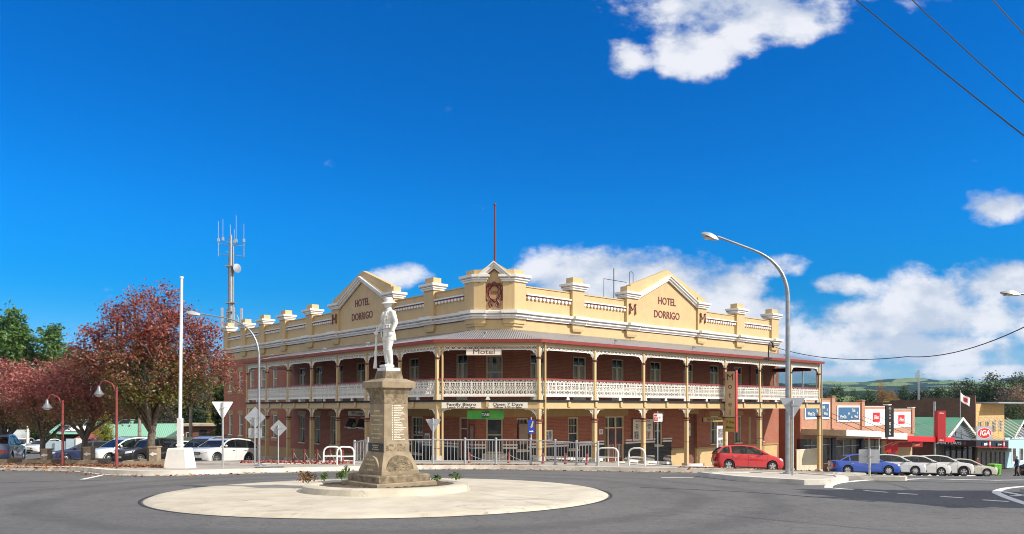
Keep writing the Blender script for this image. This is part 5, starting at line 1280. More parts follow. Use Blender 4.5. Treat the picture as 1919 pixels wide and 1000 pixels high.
blk('statue_plinth', [(2.32, .265, 2.53, .225)], M['stone_rough']); blk('figure_base', [(2.5305, .21, 2.61, .21)], M['statue_white'])
FLp = MP @ Matrix.Rotation(R(-90), 4, 'Z')
for body, z, sz in (('IN MEMORY', 1.52, .055), ('AND GRATEFUL HONOUR', 1.40, .05), ('OF THE MEN', 1.29, .05), ('WHO IN THE GREAT WAR', 1.18, .046), ('1914 - 1918', 1.06, .05), ('GAVE THEIR LIVES FOR US', .95, .042), ('"LEST WE FORGET"', .84, .046)):
    text(body, sz, M['bronze'], FLp @ Matrix.Translation((0, -(.358 - (z - .7355) * .0207) - .002, z)) @ Matrix.Rotation(R(1.2), 4, 'X'), shaft, bold=.001)
for body, z, sz in (('ERECTED BY', .31, .06), ('THE RESIDENTS OF', .19, .055), ('DORRIGO', .06, .06)):
    text(body, sz, M['bronze'], FLp @ Matrix.Translation((0, -.537, z)), base, bold=.001)
mb = MB(); mb.box(-.36, .36, -.385, -.373, .51, .72); pq = mk(mb, 'plaque', M['stone_dark'], mem, FLp)
for body, z in (('IN MEMORY OF', .66), ('THE FALLEN', .61), ('OF THIS DISTRICT', .56)): text(body, .042, M['bronze'], FLp @ Matrix.Translation((0, -.386, z)), pq)
rr_ = random.Random(3)                # the roll of names: short gilt strokes, too small to read
for i in range(21):
    mb = MB(); z = 1.66 - i * .0425; x = -.07; L = rr_.uniform(.16, .34); y = -(.358 - (z - .7355) * .0207); mb.box(x - .055, x - .035, y - .004, y + .02, z - .011, z + .011)
    z0_ = z
    while L > 0:
        w = rr_.uniform(.008, .022); mb.box(x, x + w, y - .004, y + .02, z - .011, z + .011 - rr_.choice((0, .006))); x += w + .006; L -= w + .006
    mk(mb, 'lettering', M['offwhite'], shaft, MP)
mb = MB(); rr_ = random.Random(9)
for i in range(60): mb.ball((rr_.uniform(-.3, .3), -.372, rr_.uniform(.54, .69)), rr_.uniform(.015, .045), .009, rr_.uniform(.008, .02), 7, 4)
mk(mb, 'carved_relief', M['stone_rough'], mem, MP, smooth=60)

# ---- a figure: one continuous skin fused from overlapping limbs
def ell(c, a, b, n=14): return [(c[0] + a * math.cos(2 * math.pi * i / n), c[1] + b * math.sin(2 * math.pi * i / n), c[2]) for i in range(n)]
def figure(pose, vox=.012, coat=True):
    """x forward, y to the left, z up; pose gives the joints"""
    mb = MB(); p = pose
    if coat: mb.loft([ell((-.01, 0, .70), .155, .205), ell((-.01, 0, .82), .145, .195), ell((0, 0, 1.0), .115, .16), ell((.005, 0, 1.12), .125, .17), ell((.01, 0, 1.27), .14, .19), ell((0, 0, 1.38), .125, .20), ell((-.01, 0, 1.44), .095, .16), ell((-.01, 0, 1.485), .06, .075)])
    else: mb.loft([ell((-.01, 0, .80), .12, .17), ell((0, 0, .92), .125, .175), ell((0, 0, 1.05), .11, .155), ell((.005, 0, 1.16), .12, .165), ell((.01, 0, 1.28), .13, .185), ell((0, 0, 1.39), .115, .195), ell((-.01, 0, 1.445), .09, .15), ell((-.01, 0, 1.485), .055, .07)])
    mb.tube([(-.012, 0, 1.44), (.0, 0, 1.56)], [.066, .056], 12)
    mb.ball((.012, 0, 1.635), .093, .075, .112, 16, 12); mb.ball((.035, 0, 1.575), .06, .052, .05, 12, 8)      # skull and jaw
    mb.tube([(.098, 0, 1.655), (.118, 0, 1.62), (.10, 0, 1.605)], [.013, .02, .016], 8); mb.ball((.09, 0, 1.575), .022, .03, .010, 8, 6); mb.ball((.083, 0, 1.54), .025, .026, .02, 8, 6)
    for s in (-1, 1): mb.ball((.0, s * .078, 1.63), .022, .014, .035, 8, 6); mb.ball((.088, s * .032, 1.668), .02, .026, .010, 8, 5)
    for s in (-1, 1):
        k = 'L' if s > 0 else 'R'; sh, el, wr = p['sh' + k], p['el' + k], p['wr' + k]; S, E, Wv = Vector(sh), Vector(el), Vector(wr)
        mb.tube([S.lerp(Vector((0, 0, 1.40)), .35), S, S.lerp(E, .5), E, E.lerp(Wv, .35), Wv], [.07, .068, .06, .053, .052, .038], 12)
        d = (Wv - E).normalized(); f = Vector(p['fg' + k]).normalized(); u = d.cross(f).normalized(); T0 = mb.T
        palm = Wv + d * .05; q = Matrix((( d.x, u.x, f.x, palm.x), (d.y, u.y, f.y, palm.y), (d.z, u.z, f.z, palm.z), (0, 0, 0, 1)))
        mb.T = q; mb.ball((0, 0, 0), .055, .042, .022, 12, 8)
        for i, L in enumerate((.070, .078, .073, .058)):
            yv = -.030 + .020 * i; c = p.get('curl' + k, .35)
            mb.tube([(.03, yv, 0), (.05 + L * .35, yv * 1.05, .010 + L * .25 * c), (.05 + L * .65 * (1 - c * .5), yv * 1.05, .01 + L * .8 * c), (.05 + L * (.9 - c * .9), yv, .012 + L * 1.25 * c)], [.012, .0105, .0095, .008], 6)
        mb.tube([(-.01, -.03, .005), (.02, -.052, .02), (.045, -.05, .035)], [.014, .012, .009], 6); mb.T = T0
        hp, kn, an, to = (Vector(p[j + k]) for j in ('hp', 'kn', 'an', 'to'))
        mb.tube([hp + Vector((0, -s * .03, .06)), hp, hp.lerp(kn, .4), kn, kn.lerp(an, .3), kn.lerp(an, .7), an, an - Vector((0, 0, .04))], [.09, .112, .098, .068, .07, .056, .048, .05], 12)
        d = (to - an); d.z = 0; d.normalize(); a0 = Vector((an.x, an.y, to.z))
        mb.tube([a0 - d * .075, a0 - d * .03, a0 + d * .06, a0 + d * .14, a0 + d * .19], [.028, .05, .05, .045, .022], 10)
    return mb
def skin_it(o, vox):
    m = o.modifiers.new('fuse', 'REMESH'); m.mode = 'VOXEL'; m.voxel_size = vox; m.use_smooth_shade = True
    m = o.modifiers.new('smooth', 'SMOOTH'); m.factor = .5; m.iterations = 3
MS = TR(RC.x + .05, RC.y, 2.605, R(-146)) @ Matrix.Diagonal((1.1, 1.12, 1.0, 1))
pose = dict(shL=(-.005, .205, 1.39), elL=(-.05, .27, 1.13), wrL=(.045, .265, .90), fgL=(.2, -1, .1), shR=(-.005, -.205, 1.39), elR=(.02, -.285, 1.13), wrR=(.165, -.25, .955), fgR=(.3, 1, 0), curlR=.75, curlL=.35,
            hpL=(0, .09, .86), knL=(.045, .10, .50), anL=(-.01, .10, .09), toL=(.2, .14, .05), hpR=(0, -.09, .86), knR=(.02, -.10, .50), anR=(-.02, -.10, .09), toR=(.2, -.16, .05))
sol = mk(figure(pose), 'soldier', M['statue_white'], mem, MS, smooth=180); skin_it(sol, .012)
mb = MB(); T0 = Matrix.Translation((.0, 0, 1.685)) @ Matrix.Rotation(R(9), 4, 'Y') @ Matrix.Rotation(R(-8), 4, 'X'); mb.T = T0
mb.lathe([(.001, -.012), (.10, -.010), (.175, -.035), (.178, -.028), (.11, .004), (.10, .05), (.092, .085), (.06, .108), (.001, .10)], n=24); mk(mb, 'hat', M['statue_white'], sol, MS, smooth=60)
mb = MB()                                       # rifle grounded at the right side
a, b = Vector((.215, -.275, .0)), Vector((.19, -.235, 1.10)); q = lambda s_: a.lerp(b, s_)
mb.tube([q(0), q(.10), q(.20), q(.26)], [.05, .042, .033, .024], 8); mb.tube([q(.24), q(.5), q(.78), q(.82)], [.03, .028, .022, .016], 8); mb.tube([q(.8), q(1)], [.013, .012], 8)
mb.tube([q(.30) + Vector((-.03, 0, 0)), q(.33) + Vector((-.055, 0, 0)), q(.37) + Vector((-.03, 0, 0))], .008, 6); mb.box(q(.36).x - .03, q(.36).x + .03, q(.36).y - .02, q(.36).y + .02, q(.36).z - .05, q(.36).z + .05); mb.tube([q(.97), q(.99) + Vector((.02, 0, 0))], .008, 6)
mk(mb, 'rifle', M['statue_white'], sol, MS, smooth=50)
mb = MB()                                       # belt, pouches, collar, puttees
mb.loft([ell((.0, 0, .985), .125, .17), ell((.0, 0, .99), .132, .178), ell((.0, 0, 1.03), .13, .176), ell((.0, 0, 1.035), .122, .168)])
for s in (-1, 1):
    for i in range(3):
        an = R(24 + 24 * i) * s; mb.T = Matrix.Translation((.142 * math.cos(an), .178 * math.sin(an), 1.06)) @ Matrix.Rotation(an, 4, 'Z'); mb.box(-.01, .032, -.034, .034, -.06, .03); mb.box(-.01, .038, -.036, .036, .005, .034)
    for z, h in ((1.27, .055), (.86, .075)):
        an = R(33) * s; k = 1.0 if z > 1 else 1.02; mb.T = Matrix.Translation((.142 * math.cos(an) * k, .19 * math.sin(an) * k, z)) @ Matrix.Rotation(an, 4, 'Z'); mb.box(-.01, .020, -.05, .05, -h, h * .6); mb.box(-.01, .028, -.052, .052, h * .3, h * .7)
    mb.T = I4; mb.tube([(.118, s * .07, 1.03), (.145, s * .10, 1.22), (.11, s * .12, 1.40), (.0, s * .12, 1.47), (-.10, s * .10, 1.40), (-.125, s * .06, 1.1)], .014, 6)
    for kn, an in ((Vector(pose['knL' if s > 0 else 'knR']), Vector(pose['anL' if s > 0 else 'anR'])),):
        pu = MB()
        for i in range(9): c = kn.lerp(an, .12 + .085 * i); rr2 = lerp(.074, .055, i / 8); pu.loft([ell((c.x, c.y, c.z - .02), rr2, rr2, 12), ell((c.x, c.y, c.z + .006), rr2 + .004, rr2 + .004, 12), ell((c.x, c.y, c.z + .012), rr2 - .004, rr2 - .004, 12)])
    mk(pu, 'puttee', M['statue_white'], sol, MS, smooth=40)
mb.loft([ell((-.008, 0, 1.455), .085, .095), ell((-.0, 0, 1.50), .072, .078), ell((.0, 0, 1.515), .06, .066)])
mb.tube([(.14, 0, 1.42), (.155, 0, 1.28), (.135, 0, 1.06)], .010, 6)
mk(mb, 'webbing', M['statue_white'], sol, MS, smooth=40)
# ================================================================== street furniture
def Gz(x, y, h=PH): return Vector((x, y, g(x, y) + h))
def px_ground(px, d, h=PH): x = (px - CX) / F * d; return Gz(x, d, h)
# ---- tall galvanised street lamps
def street_lamp(label, base, h, arm, rise, ang, r0=.11, bend=1.6, head=.75):
    """curved outreach lamp: mast, arm sweeping along ang, flat lantern"""
    o = thing('street_lamp', label, 'street lamp', TR(base.x, base.y, base.z, ang))
    Mx = W[o.name]; mb = MB(); zB = h - rise; zs = zB - bend
    pts = [(0, 0, 0), (0, 0, zs * .5), (0, 0, zs)]
    for i in range(1, 11):
        s = i / 10; A, B, C = Vector((0, 0, zs)), Vector((0, 0, zB)), Vector((bend, 0, zB + rise * bend / arm))
        pts.append(tuple(A.lerp(B, s).lerp(B.lerp(C, s), s)))
    pts.append((arm, 0, h)); n = len(pts)
    mb.tube(pts, [r0 * (1 - .55 * i / (n - 1)) for i in range(n)], 10); mk(mb, 'mast', M['galv'], o, Mx, smooth=60)
    mb = MB(); mb.lathe([(.16, -.02), (.16, .05), (.13, .06)], n=12); mb.box(-.22, .22, -.22, .22, -.02, .02); mk(mb, 'base_plate', M['galv'], o, Mx)
    mb = MB(); hx = arm + head * .45; q = []
    for x, w, zt_, zb_ in ((-.5, .05, .03, -.03), (-.32, .13, .07, -.05), (0, .19, .10, -.06), (.32, .16, .07, -.04), (.5, .07, .02, -.02)):
        q.append([(hx + x * head, -w, h + zb_ + x * rise / arm * head), (hx + x * head, w, h + zb_ + x * rise / arm * head), (hx + x * head, w * .7, h + zt_ + x * rise / arm * head), (hx + x * head, -w * .7, h + zt_ + x * rise / arm * head)])
    mb.loft(q); mk(mb, 'lantern', M['lamp'], o, Mx, smooth=50)
    mb = MB(); mb.box(hx - .22 * head, hx + .3 * head, -.13, .13, h - .085, h - .05); mk(mb, 'lens', M['lens'], o, Mx)
    return o
b = px_ground(1477, 26.7, .12); street_lamp('tall galvanised lamp with long arm reaching left, on the island by the red car', b, 8.25, 2.45, .92, R(180), .084, 1.25, .58)
b = px_ground(486, 32.4); street_lamp('galvanised lamp with curved arm reaching left in front of the hotel side wall', b, 6.42, 2.5, .42, R(180), .058, 1.5, .6)
b = Gz(22.0, 30, .0); street_lamp('grey lantern on an arm reaching in at the right edge', b, 7.4, 2.2, .3, R(180), .09, .9)
# ---- white flagpole on its block
b = px_ground(338, 30.2); fpM = TR(b.x, b.y, b.z, R(-8))
o = thing('flagpole', 'bare white flagpole on a tapered white block beside the road', 'flagpole', fpM)
mb = MB(); mb.taper((0, 0), -.1, .74, .47, .40, .36, .30); mb.taper((0, 0), .74, .78, .36, .30, .33, .27); mk(mb, 'block', M['white'], o, fpM)
mb = MB(); mb.box(-.085, .085, -.085, .085, .78, 1.95); mb.box(-.11, .11, -.11, .11, .86, .93); mb.box(-.12, .12, -.06, .06, 1.25, 1.33); mk(mb, 'tabernacle', M['signwhite'], o, fpM)
mb = MB(); mb.tube([(.0, 0, 1.9), (.03, 0, 4.6), (.07, 0, 7.45)], [.07, .06, .05], 10); mb.lathe([(.07, 7.45), (.08, 7.48), (.05, 7.52)], (.07, 0, 0), 10); mk(mb, 'pole', M['signwhite'], o, fpM, smooth=60)
# ---- road signs, seen mostly from behind
def rounded(poly, r, n=4):
    out = []
    for i in range(len(poly)):
        a, b, c = (Vector(poly[(i + k) % len(poly)]) for k in (-1, 0, 1)); p = b + (a - b).normalized() * r; q = b + (c - b).normalized() * r
        out += [tuple(p.lerp(b, k / n).lerp(b.lerp(q, k / n), k / n)) for k in range(n + 1)]
    return out
def road_sign(label, base, ztop, plates, ang=0, r=.03, cat='road sign', pole_top=None):
    o = thing('road_sign', label, cat, TR(base.x, base.y, base.z, ang)); Mx = W[o.name]
    mb = MB(); mb.tube([(0, 0, -.1), (0, 0, pole_top or ztop)], r, 8); mk(mb, 'post', M['galv_flat'], o, Mx, smooth=60)
    for poly, mat, y in plates:
        mb = MB(); mb.prism(rounded(poly, .04), 'y', y, y + .012); mk(mb, 'plate', mat, o, Mx)
        xs_ = [p[0] for p in poly]; zm = sum(p[1] for p in poly) / len(poly); mb = MB(); mb.box(-min(.3, max(xs_) * .5), min(.3, max(xs_) * .5), y - .016, y - .002, zm - .010, zm + .010); mb.box(-r - .012, r + .012, -r - .014, r, zm - .03, zm + .03); mk(mb, 'clamp', M['galv_flat'], o, Mx)
    return o
tri = lambda w, h, zt: [(-w / 2, zt), (0, zt - h), (w / 2, zt)]
dia = lambda w, zc: [(0, zc - w / 2), (w / 2, zc), (0, zc + w / 2), (-w / 2, zc)]
rect = lambda w, h, zc: [(-w / 2, zc - h / 2), (w / 2, zc - h / 2), (w / 2, zc + h / 2), (-w / 2, zc + h / 2)]
b = px_ground(418, 30.6); road_sign('bright white back of a give-way triangle on a post beside the white luxury car', b, 2.6, [(tri(.82, .72, 2.62), M['signwhite'], .05)], R(30), .04)
b = px_ground(478, 33.0); road_sign('back of a diamond warning sign with a small plate below, beside the left lamp mast', b, 2.05, [(dia(.92, 2.05), M['signback'], .04), (rect(.58, .42, 1.38), M['signback'], .04)])
b = px_ground(522, 34.0); road_sign('back of a lone diamond warning sign under the left verandah', b, 1.75, [(dia(.76, 1.60), M['signback'], .04)])
b = px_ground(812, 35.2); road_sign('grey back of a give-way triangle on the corner railing', b, 2.1, [(tri(.72, .66, 2.05), M['signback'], .045)], R(-4), .04)
b = px_ground(1486, 25.6, .12); road_sign('blue-grey back of a give-way triangle beside the tall right lamp', b, 2.5, [(tri(.84, .74, 2.58), M['signback'], .05)], R(-6), .04)
b = px_ground(1630, 26.6, .10); road_sign('small square grey sign back on a post before the blue sedan', b, .95, [(rect(.68, .48, .68), M['signback'], .04)], R(-10), .04)
b = px_ground(1233, 38.0); o = road_sign('narrow red and white parking sign on a thin post before the poster board', b, 2.6, [(rect(.46, .40, 2.28), M['signwhite'], -.06)], R(10), .028)
mb = MB(); mb.box(-.21, -.02, -.068, -.0605, 2.12, 2.30); mb.box(-.20, -.05, -.068, -.0605, 2.34, 2.44); mk(mb, 'red_panel', M['red_sign'], o, W[o.name])
text('P', .14, M['red_sign'], W[o.name] @ Matrix.Translation((.1, -.062, 2.28)), o); text('NO\nSTOP', .06, M['signwhite'], W[o.name] @ Matrix.Translation((-.115, -.070, 2.21)), o)
b = px_ground(996, 35.0); o = road_sign('blue information sign with a yellow i and white arrow on the corner railing', b, 2.15, [(rect(.30, .62, 1.72), M['blue_sign'], -.06)], R(6), .03, 'information sign')
text('i', .42, M['yellow'], W[o.name] @ Matrix.Translation((0, -.063, 1.80)), o, 'symbol', bold=.012, shear=.25)
mb = MB(); mb.prism([(-.10, 1.485), (.02, 1.485), (.02, 1.455), (.10, 1.505), (.02, 1.555), (.02, 1.525), (-.10, 1.525)], 'y', -.066, -.0605); mk(mb, 'arrow', M['signwhite'], o, W[o.name])
# ---- pedestrian railing round the corner: each length between two posts is a panel of the one railing
rail = thing('railing', 'long galvanised pedestrian railing around the hotel corner', 'railing', Gz(-3.9, 34.6))
RP_ = [px_ground(p, d) for p, d in ((665, 35.6), (690, 34.5), (752, 35.0), (812, 35.0), (872, 35.0), (930, 35.0), (995, 34.9), (1041, 34.4), (1081, 33.9), (1121, 33.2))]
rt = [.98, 1.10, 1.10, 1.10, 1.10, 1.10, 1.10, 1.05, 1.0, .98]
for i, p in enumerate(RP_):
    mb = MB(); mb.tube([(0, 0, -.1), (0, 0, rt[i] + .06)], .055, 10); mb.ball((0, 0, rt[i] + .07), .062, .062, .04, 10, 6); mb.box(-.11, .11, -.11, .11, -.02, .025); mk(mb, 'rail_post', M['galv_flat'], rail, Matrix.Translation(p), smooth=50)
for i in range(len(RP_) - 1):
    a, b = RP_[i], RP_[i + 1]; mb = MB(); za, zb = rt[i], rt[i + 1]; A, B = Vector(a), Vector(b)
    mb.tube([A + Vector((0, 0, za)), B + Vector((0, 0, zb))], .03, 8); mb.tube([A + Vector((0, 0, .14)), B + Vector((0, 0, .14))], .026, 8)
    n = max(2, round((B - A).length / .155))
    for k in range(1, n): p = A.lerp(B, k / n); mb.tube([p + Vector((0, 0, .14)), p + Vector((0, 0, lerp(za, zb, k / n)))], .0125, 6)
    mb.v = [(x - a.x, y - a.y, z - a.z) for x, y, z in mb.v]; mk(mb, 'rail_panel', M['galv_flat'], rail, Matrix.Translation(a))
# ---- white hoop rails
def hoop(label, p0, d0, p1, d1, h=.78):
    a, b = px_ground(p0, d0), px_ground(p1, d1); o = thing('hoop_rail', label, 'hoop rail', Matrix.Translation(a), 'white hoop rails at the kerb'); v = b - a; u = Vector((v.x, v.y, 0)).normalized(); mb = MB()
    pts = [Vector((0, 0, -.1)), Vector((0, 0, h - .25))] + [u * (.25 - .25 * math.cos(R(t_))) + Vector((0, 0, h - .25 + .25 * math.sin(R(t_)))) for t_ in (30, 60, 90)]
    e = v; pts += [e - u * (.25 - .25 * math.cos(R(t_))) + Vector((0, 0, h - .25 + .25 * math.sin(R(t_)))) for t_ in (90, 60, 30)] + [e + Vector((0, 0, h - .25)), e + Vector((0, 0, -.1))]
    mb.tube(pts, .038, 8); mk(mb, 'hoop', M['signwhite'], o, W[o.name], smooth=60); mk(MB().tube([(0, 0, .36), tuple(e + Vector((0, 0, .36)))], .03, 8), 'cross_bar', M['signwhite'], o, W[o.name])
hoop('white hoop rail furthest left, beside the red flower bed', 607, 34.3, 640, 34.5); hoop('white hoop rail touching the left end of the galvanised railing', 632, 33.6, 664, 34.2)
hoop('white hoop rail before the maroon street door', 1119, 34.5, 1159, 34.0); hoop('white hoop rail right of the maroon door, before the poster board', 1179, 34.6, 1209, 34.2)
# ---- red bollards with slack chains
def bollard(label, p, h=.5, grp='red bollards'):
    o = thing('bollard', label, 'bollard', Matrix.Translation(p), grp); mb = MB(); mb.lathe([(.075, -.1), (.075, .06), (.05, .09), (.05, h - .14), (.07, h - .12), (.07, h - .09), (.045, h - .07), (.06, h - .03), (.03, h)], n=10); mk(mb, 'post', M['gutter'] if 'corner' in label else M['maroon'], o, W[o.name], smooth=40)
    return o
bp = [px_ground(p, d) for p, d in ((880, 36.6), (954, 36.6), (1018, 36.2), (1060, 35.6), (1100, 35.0))]
nm = ('left of the betting window', 'under the right half of the green sign', 'beside the corner downpipe', 'at the middle of the sloping railing', 'at the right end of the sloping railing')
for p, s_ in zip(bp, nm): bollard('bright red corner bollard ' + s_, p)
bl = [px_ground(p, d) for p, d in ((550, 37.5), (571, 37.2), (595, 36.9), (619, 36.6), (643, 36.2))]
nm = ('between the lone diamond sign and the hoop rails, furthest left', 'second from the lone diamond sign', 'just left of the hoop rails', 'behind the first hoop rail', 'behind the second hoop rail')
for p, s_ in zip(bl, nm): bollard('dark maroon bollard with chain, ' + s_, p, .62, 'maroon bollards before the side wall')
for row, nmx in ((bp, 'white chain slung between the bright red corner bollards'), (bl, 'slack chain slung between the maroon bollards by the side wall')):
    mb = MB()
    pts = []; hh = .40 if row is bp else .50
    for a, b in zip(row[:-1], row[1:]): pts += [a.lerp(b, k / 6) + Vector((0, 0, hh - (hh - .12) * math.sin(math.pi * k / 6))) for k in range(6)]
    pts.append(row[-1] + Vector((0, 0, hh))); mb.tube(pts, .013, 6); single(mb, 'chain', M['galv_flat'], nmx, 'chain', base=tuple(row[0]))
# ---- red lamp posts among the trees
M['shade'] = pm('grey_lamp_shade', (.20, .21, .23), .4, .1, 5, metal=.3)
def red_lamp(label, px, d, h, hx):
    b = px_ground(px, d); o = thing('street_lamp', label, 'street lamp', TR(b.x, b.y, b.z, R(180))); Mx = W[o.name]
    mb = MB(); mb.tube([(0, 0, -.1), (0, 0, .55), (0, 0, .6), (0, 0, h)], [.07, .07, .05, .045], 10)
    mb.tube([(0, 0, h - .25), (.18, 0, h + .12), (.45, 0, h + .25), (hx - .12, 0, h + .2), (hx, 0, h + .02)], .03, 8); mk(mb, 'post', M['red_metal'], o, Mx, smooth=60)
    mb = MB(); mb.lathe([(.19, h - .34), (.20, h - .31), (.13, h - .20), (.07, h - .10), (.05, h + .02), (.02, h + .05)], (hx, 0, 0), 16); mk(mb, 'shade', M['shade'], o, Mx, smooth=50)
    mb = MB(); mb.lathe([(.04, h - .42), (.13, h - .38), (.15, h - .345)], (hx, 0, 0), 14); mk(mb, 'lens', M['lens'], o, Mx, smooth=50)
red_lamp('red lamp post with hooked arm between the two thin tree trunks', 118, 32.4, 2.75, .66); red_lamp('taller red lamp post with grey bell shade beside the largest tree', 219, 31.2, 3.25, .72)
# ---- timber planters and bin boxes at the tree trunks
def planter(label, px0, px1, d, h=.20):
    a, b = px_ground(px0, d), px_ground(px1, d); o = thing('planter', label, 'planter', Matrix.Translation((a + b) / 2), 'timber tree planters'); L = (b.x - a.x) / 2; mb = MB()
    for y in (-.55, .55): mb.box(-L, L, y - .06, y + .06, -.1, h)
    for x in (-L + .06, L - .06): mb.box(x - .059, x + .059, -.489, .489, -.1, h - .004)
    mk(mb, 'sleepers', M['timber'], o, W[o.name]); mk(MB().box(-L + .12, L - .12, -.49, .49, -.05, h - .08), 'soil', M['earth'], o, W[o.name])
planter('weathered timber planter around the largest tree', 243, 320, 33.6); planter('weathered timber planter around the trunk behind the first red lamp post', 131, 195, 34.6); planter('weathered timber planter around the thin left trunk', 58, 111, 35.0); planter('short timber planter at the left edge', -20, 30, 35.6)
def postbox(label, px, d, w=.32, h=.72):
    b = px_ground(px, d); o = thing('bin_enclosure', label, 'bin', Matrix.Translation(b), 'timber bin enclosures'); Mx = W[o.name]; mb = MB()
    mb.box(-w / 2, w / 2, -.2, .2, -.05, h); mb.box(-w / 2 - .03, w / 2 + .03, -.24, .24, h, h + .05); mk(mb, 'box', M['timber'], o, Mx)
    mb = MB(); mb.prism([(-.15, h * .62), (.02, h * .50), (.02, h * .58), (.16, h * .60), (.16, h * .70), (.02, h * .68), (.02, h * .76)], 'y', -.212, -.202); mk(mb, 'arrow', M['signwhite'], o, Mx)
postbox('timber bin box with white arrow beside the largest tree', 291, 33.2, .34, .76); postbox('timber bin box with white arrow beside the middle trunk', 168, 34.2); postbox('timber bin box with pale label beside the thin left trunk', 88, 34.6, .28, .62)
# ---- communications mast behind the left end of the hotel
d = 105.0; x0 = (433 - CX) / F * d; zb = -4.0; zt = CZ + (HY - 440) / F * d
o = thing('phone_mast', 'grey steel phone mast with whip aerials rising behind the hotel', 'mast', (x0, d, zb)); Mx = W[o.name]; H = zt - zb
mb = MB(); mb.tube([(0, 0, 0), (0, 0, H - 4.2)], [.40, .29], 12); mb.tube([(0, 0, H - 4.2), (0, 0, H)], [.24, .20], 10); mb.tube([(.36, 0, H * .5), (.36, 0, H - 1.5)], .1, 6); mb.tube([(-.38, .1, H * .5), (-.38, .1, H - 3)], .07, 6)
for z in (H - 10.5, H - 9.3, H - 4.3): mb.box(-.6, .6, -.5, .5, z - .08, z + .08)
mk(mb, 'pole', M['galv'], o, Mx, smooth=50)
mb = MB()
for z, w in ((H - 1.2, 1.75), (H - 2.6, 1.55)):
    mb.tube([(-w, 0, z), (w, .4, z - .25)], .05, 6); mb.tube([(-.2, -1.1, z + .1), (.3, 1.2, z - .1)], .05, 6)
for x, y in ((-1.7, 0), (1.65, .4)): mb.tube([(x, y, H - 2.9), (x, y, H - .6)], .06, 6)
mk(mb, 'head_frame', M['galv'], o, Mx)
for x, y, l in ((-1.7, 0, 2.5), (-.85, -.6, 2.6), (-.05, 0, 2.0), (.55, .5, 3.4), (1.65, .4, 2.2), (.1, 1.1, 1.6)):
    mb = MB(); mb.tube([(x, y, H - .6), (x, y, H - .6 + l)], .028, 6); mb.box(x - .11, x + .14, y - .12, y + .12, H - .9, H - .45); mk(mb, 'whip_aerial', M['lamp'], o, Mx)
mb = MB(); mb.T = Matrix.Translation((.95, -.3, H - 4.6)) @ Matrix.Rotation(R(52), 4, 'Z'); mb.lathe([(.05, -.25), (.4, -.2), (.62, 0), (.62, .06), (.2, .1)], n=16, ax='y'); mb.T = I4; mb.tube([(.3, 0, H - 4.4), (.9, -.2, H - 4.6)], .08, 6); mk(mb, 'dish', M['galv'], o, Mx, smooth=50)
for x, y, w in ((-1.0, -.5, .26), (-.75, .8, .24), (1.45, .1, .26), (.7, -.9, .24)):
    mb = MB(); mb.box(x - w / 2, x + w / 2, y - .12, y + .12, H - 13.2, H - 10.0); mb.tube([(x, y, H - 11.6), (x * .3, y * .3, H - 11.6)], .05, 6); mk(mb, 'panel_aerial', M['lamp'], o, Mx)
mb = MB(); mb.tube([(.9, -.2, H - 11.0), (1.15, -.3, H - 11.4), (1.15, -.3, H - 12.2), (.85, -.2, H - 12.5)], .07, 6); mb.box(.7, 1.1, -.4, 0, H - 12.6, H - 11.9); mk(mb, 'equipment', M['lamp'], o, Mx)
# ---- overhead cables
def cable(label, pts, r, sag=0, ext=0):
    mb = MB(); q = []; pts = [Vector(p) for p in pts]
    if ext: pts = ([pts[0] - (pts[1] - pts[0]) * ext] if ext > 1 else []) + pts + [pts[-1] + (pts[-1] - pts[-2]) * min(ext, 1.0)]
    for a, b in zip(pts[:-1], pts[1:]):
        for k in range(14): s = k / 14; p = Vector(a).lerp(Vector(b), s); p.z -= sag * 4 * s * (1 - s); q.append(p)
    q.append(Vector(pts[-1])); mb.tube(q, r, 5); single(mb, 'overhead_cable', M['black'], label, 'cable', base=tuple(q[0]))
cable('upper right cable crossing the cloud, lowest of three', [at(1560, -40, 20), at(1930, 262, 14)], .014, .05, 2)
cable('upper right cable, middle of the three', [at(1690, -20, 20), at(1930, 200, 15)], .013, .04, 2); cable('short cable across the top right corner', [at(1845, -20, 18), at(1930, 75, 15)], .013, .02, 4)
kbk = FR @ Vector((20.8, -VW - .36, 5.95)); cable('cable sagging from the hotel eaves bracket to the right edge', [kbk, at(1700, 668, 40), at(1960, 592, 28)], .022, .45, .9)

b = px_ground(505, 29.6, .17); o = thing('drain_grate', 'dark iron drain grate let into the kerb below the left lamp', 'drain', TR(b.x, b.y, b.z, R(10))); mk(MB().box(-.55, .55, -.22, .22, -.05, .015), 'frame', M['galv'], o, W[o.name])
for i in range(9): mk(MB().box(-.5 + i * .115, -.43 + i * .115, -.18, .18, .0155, .022), 'grating', M['black'], o, W[o.name])
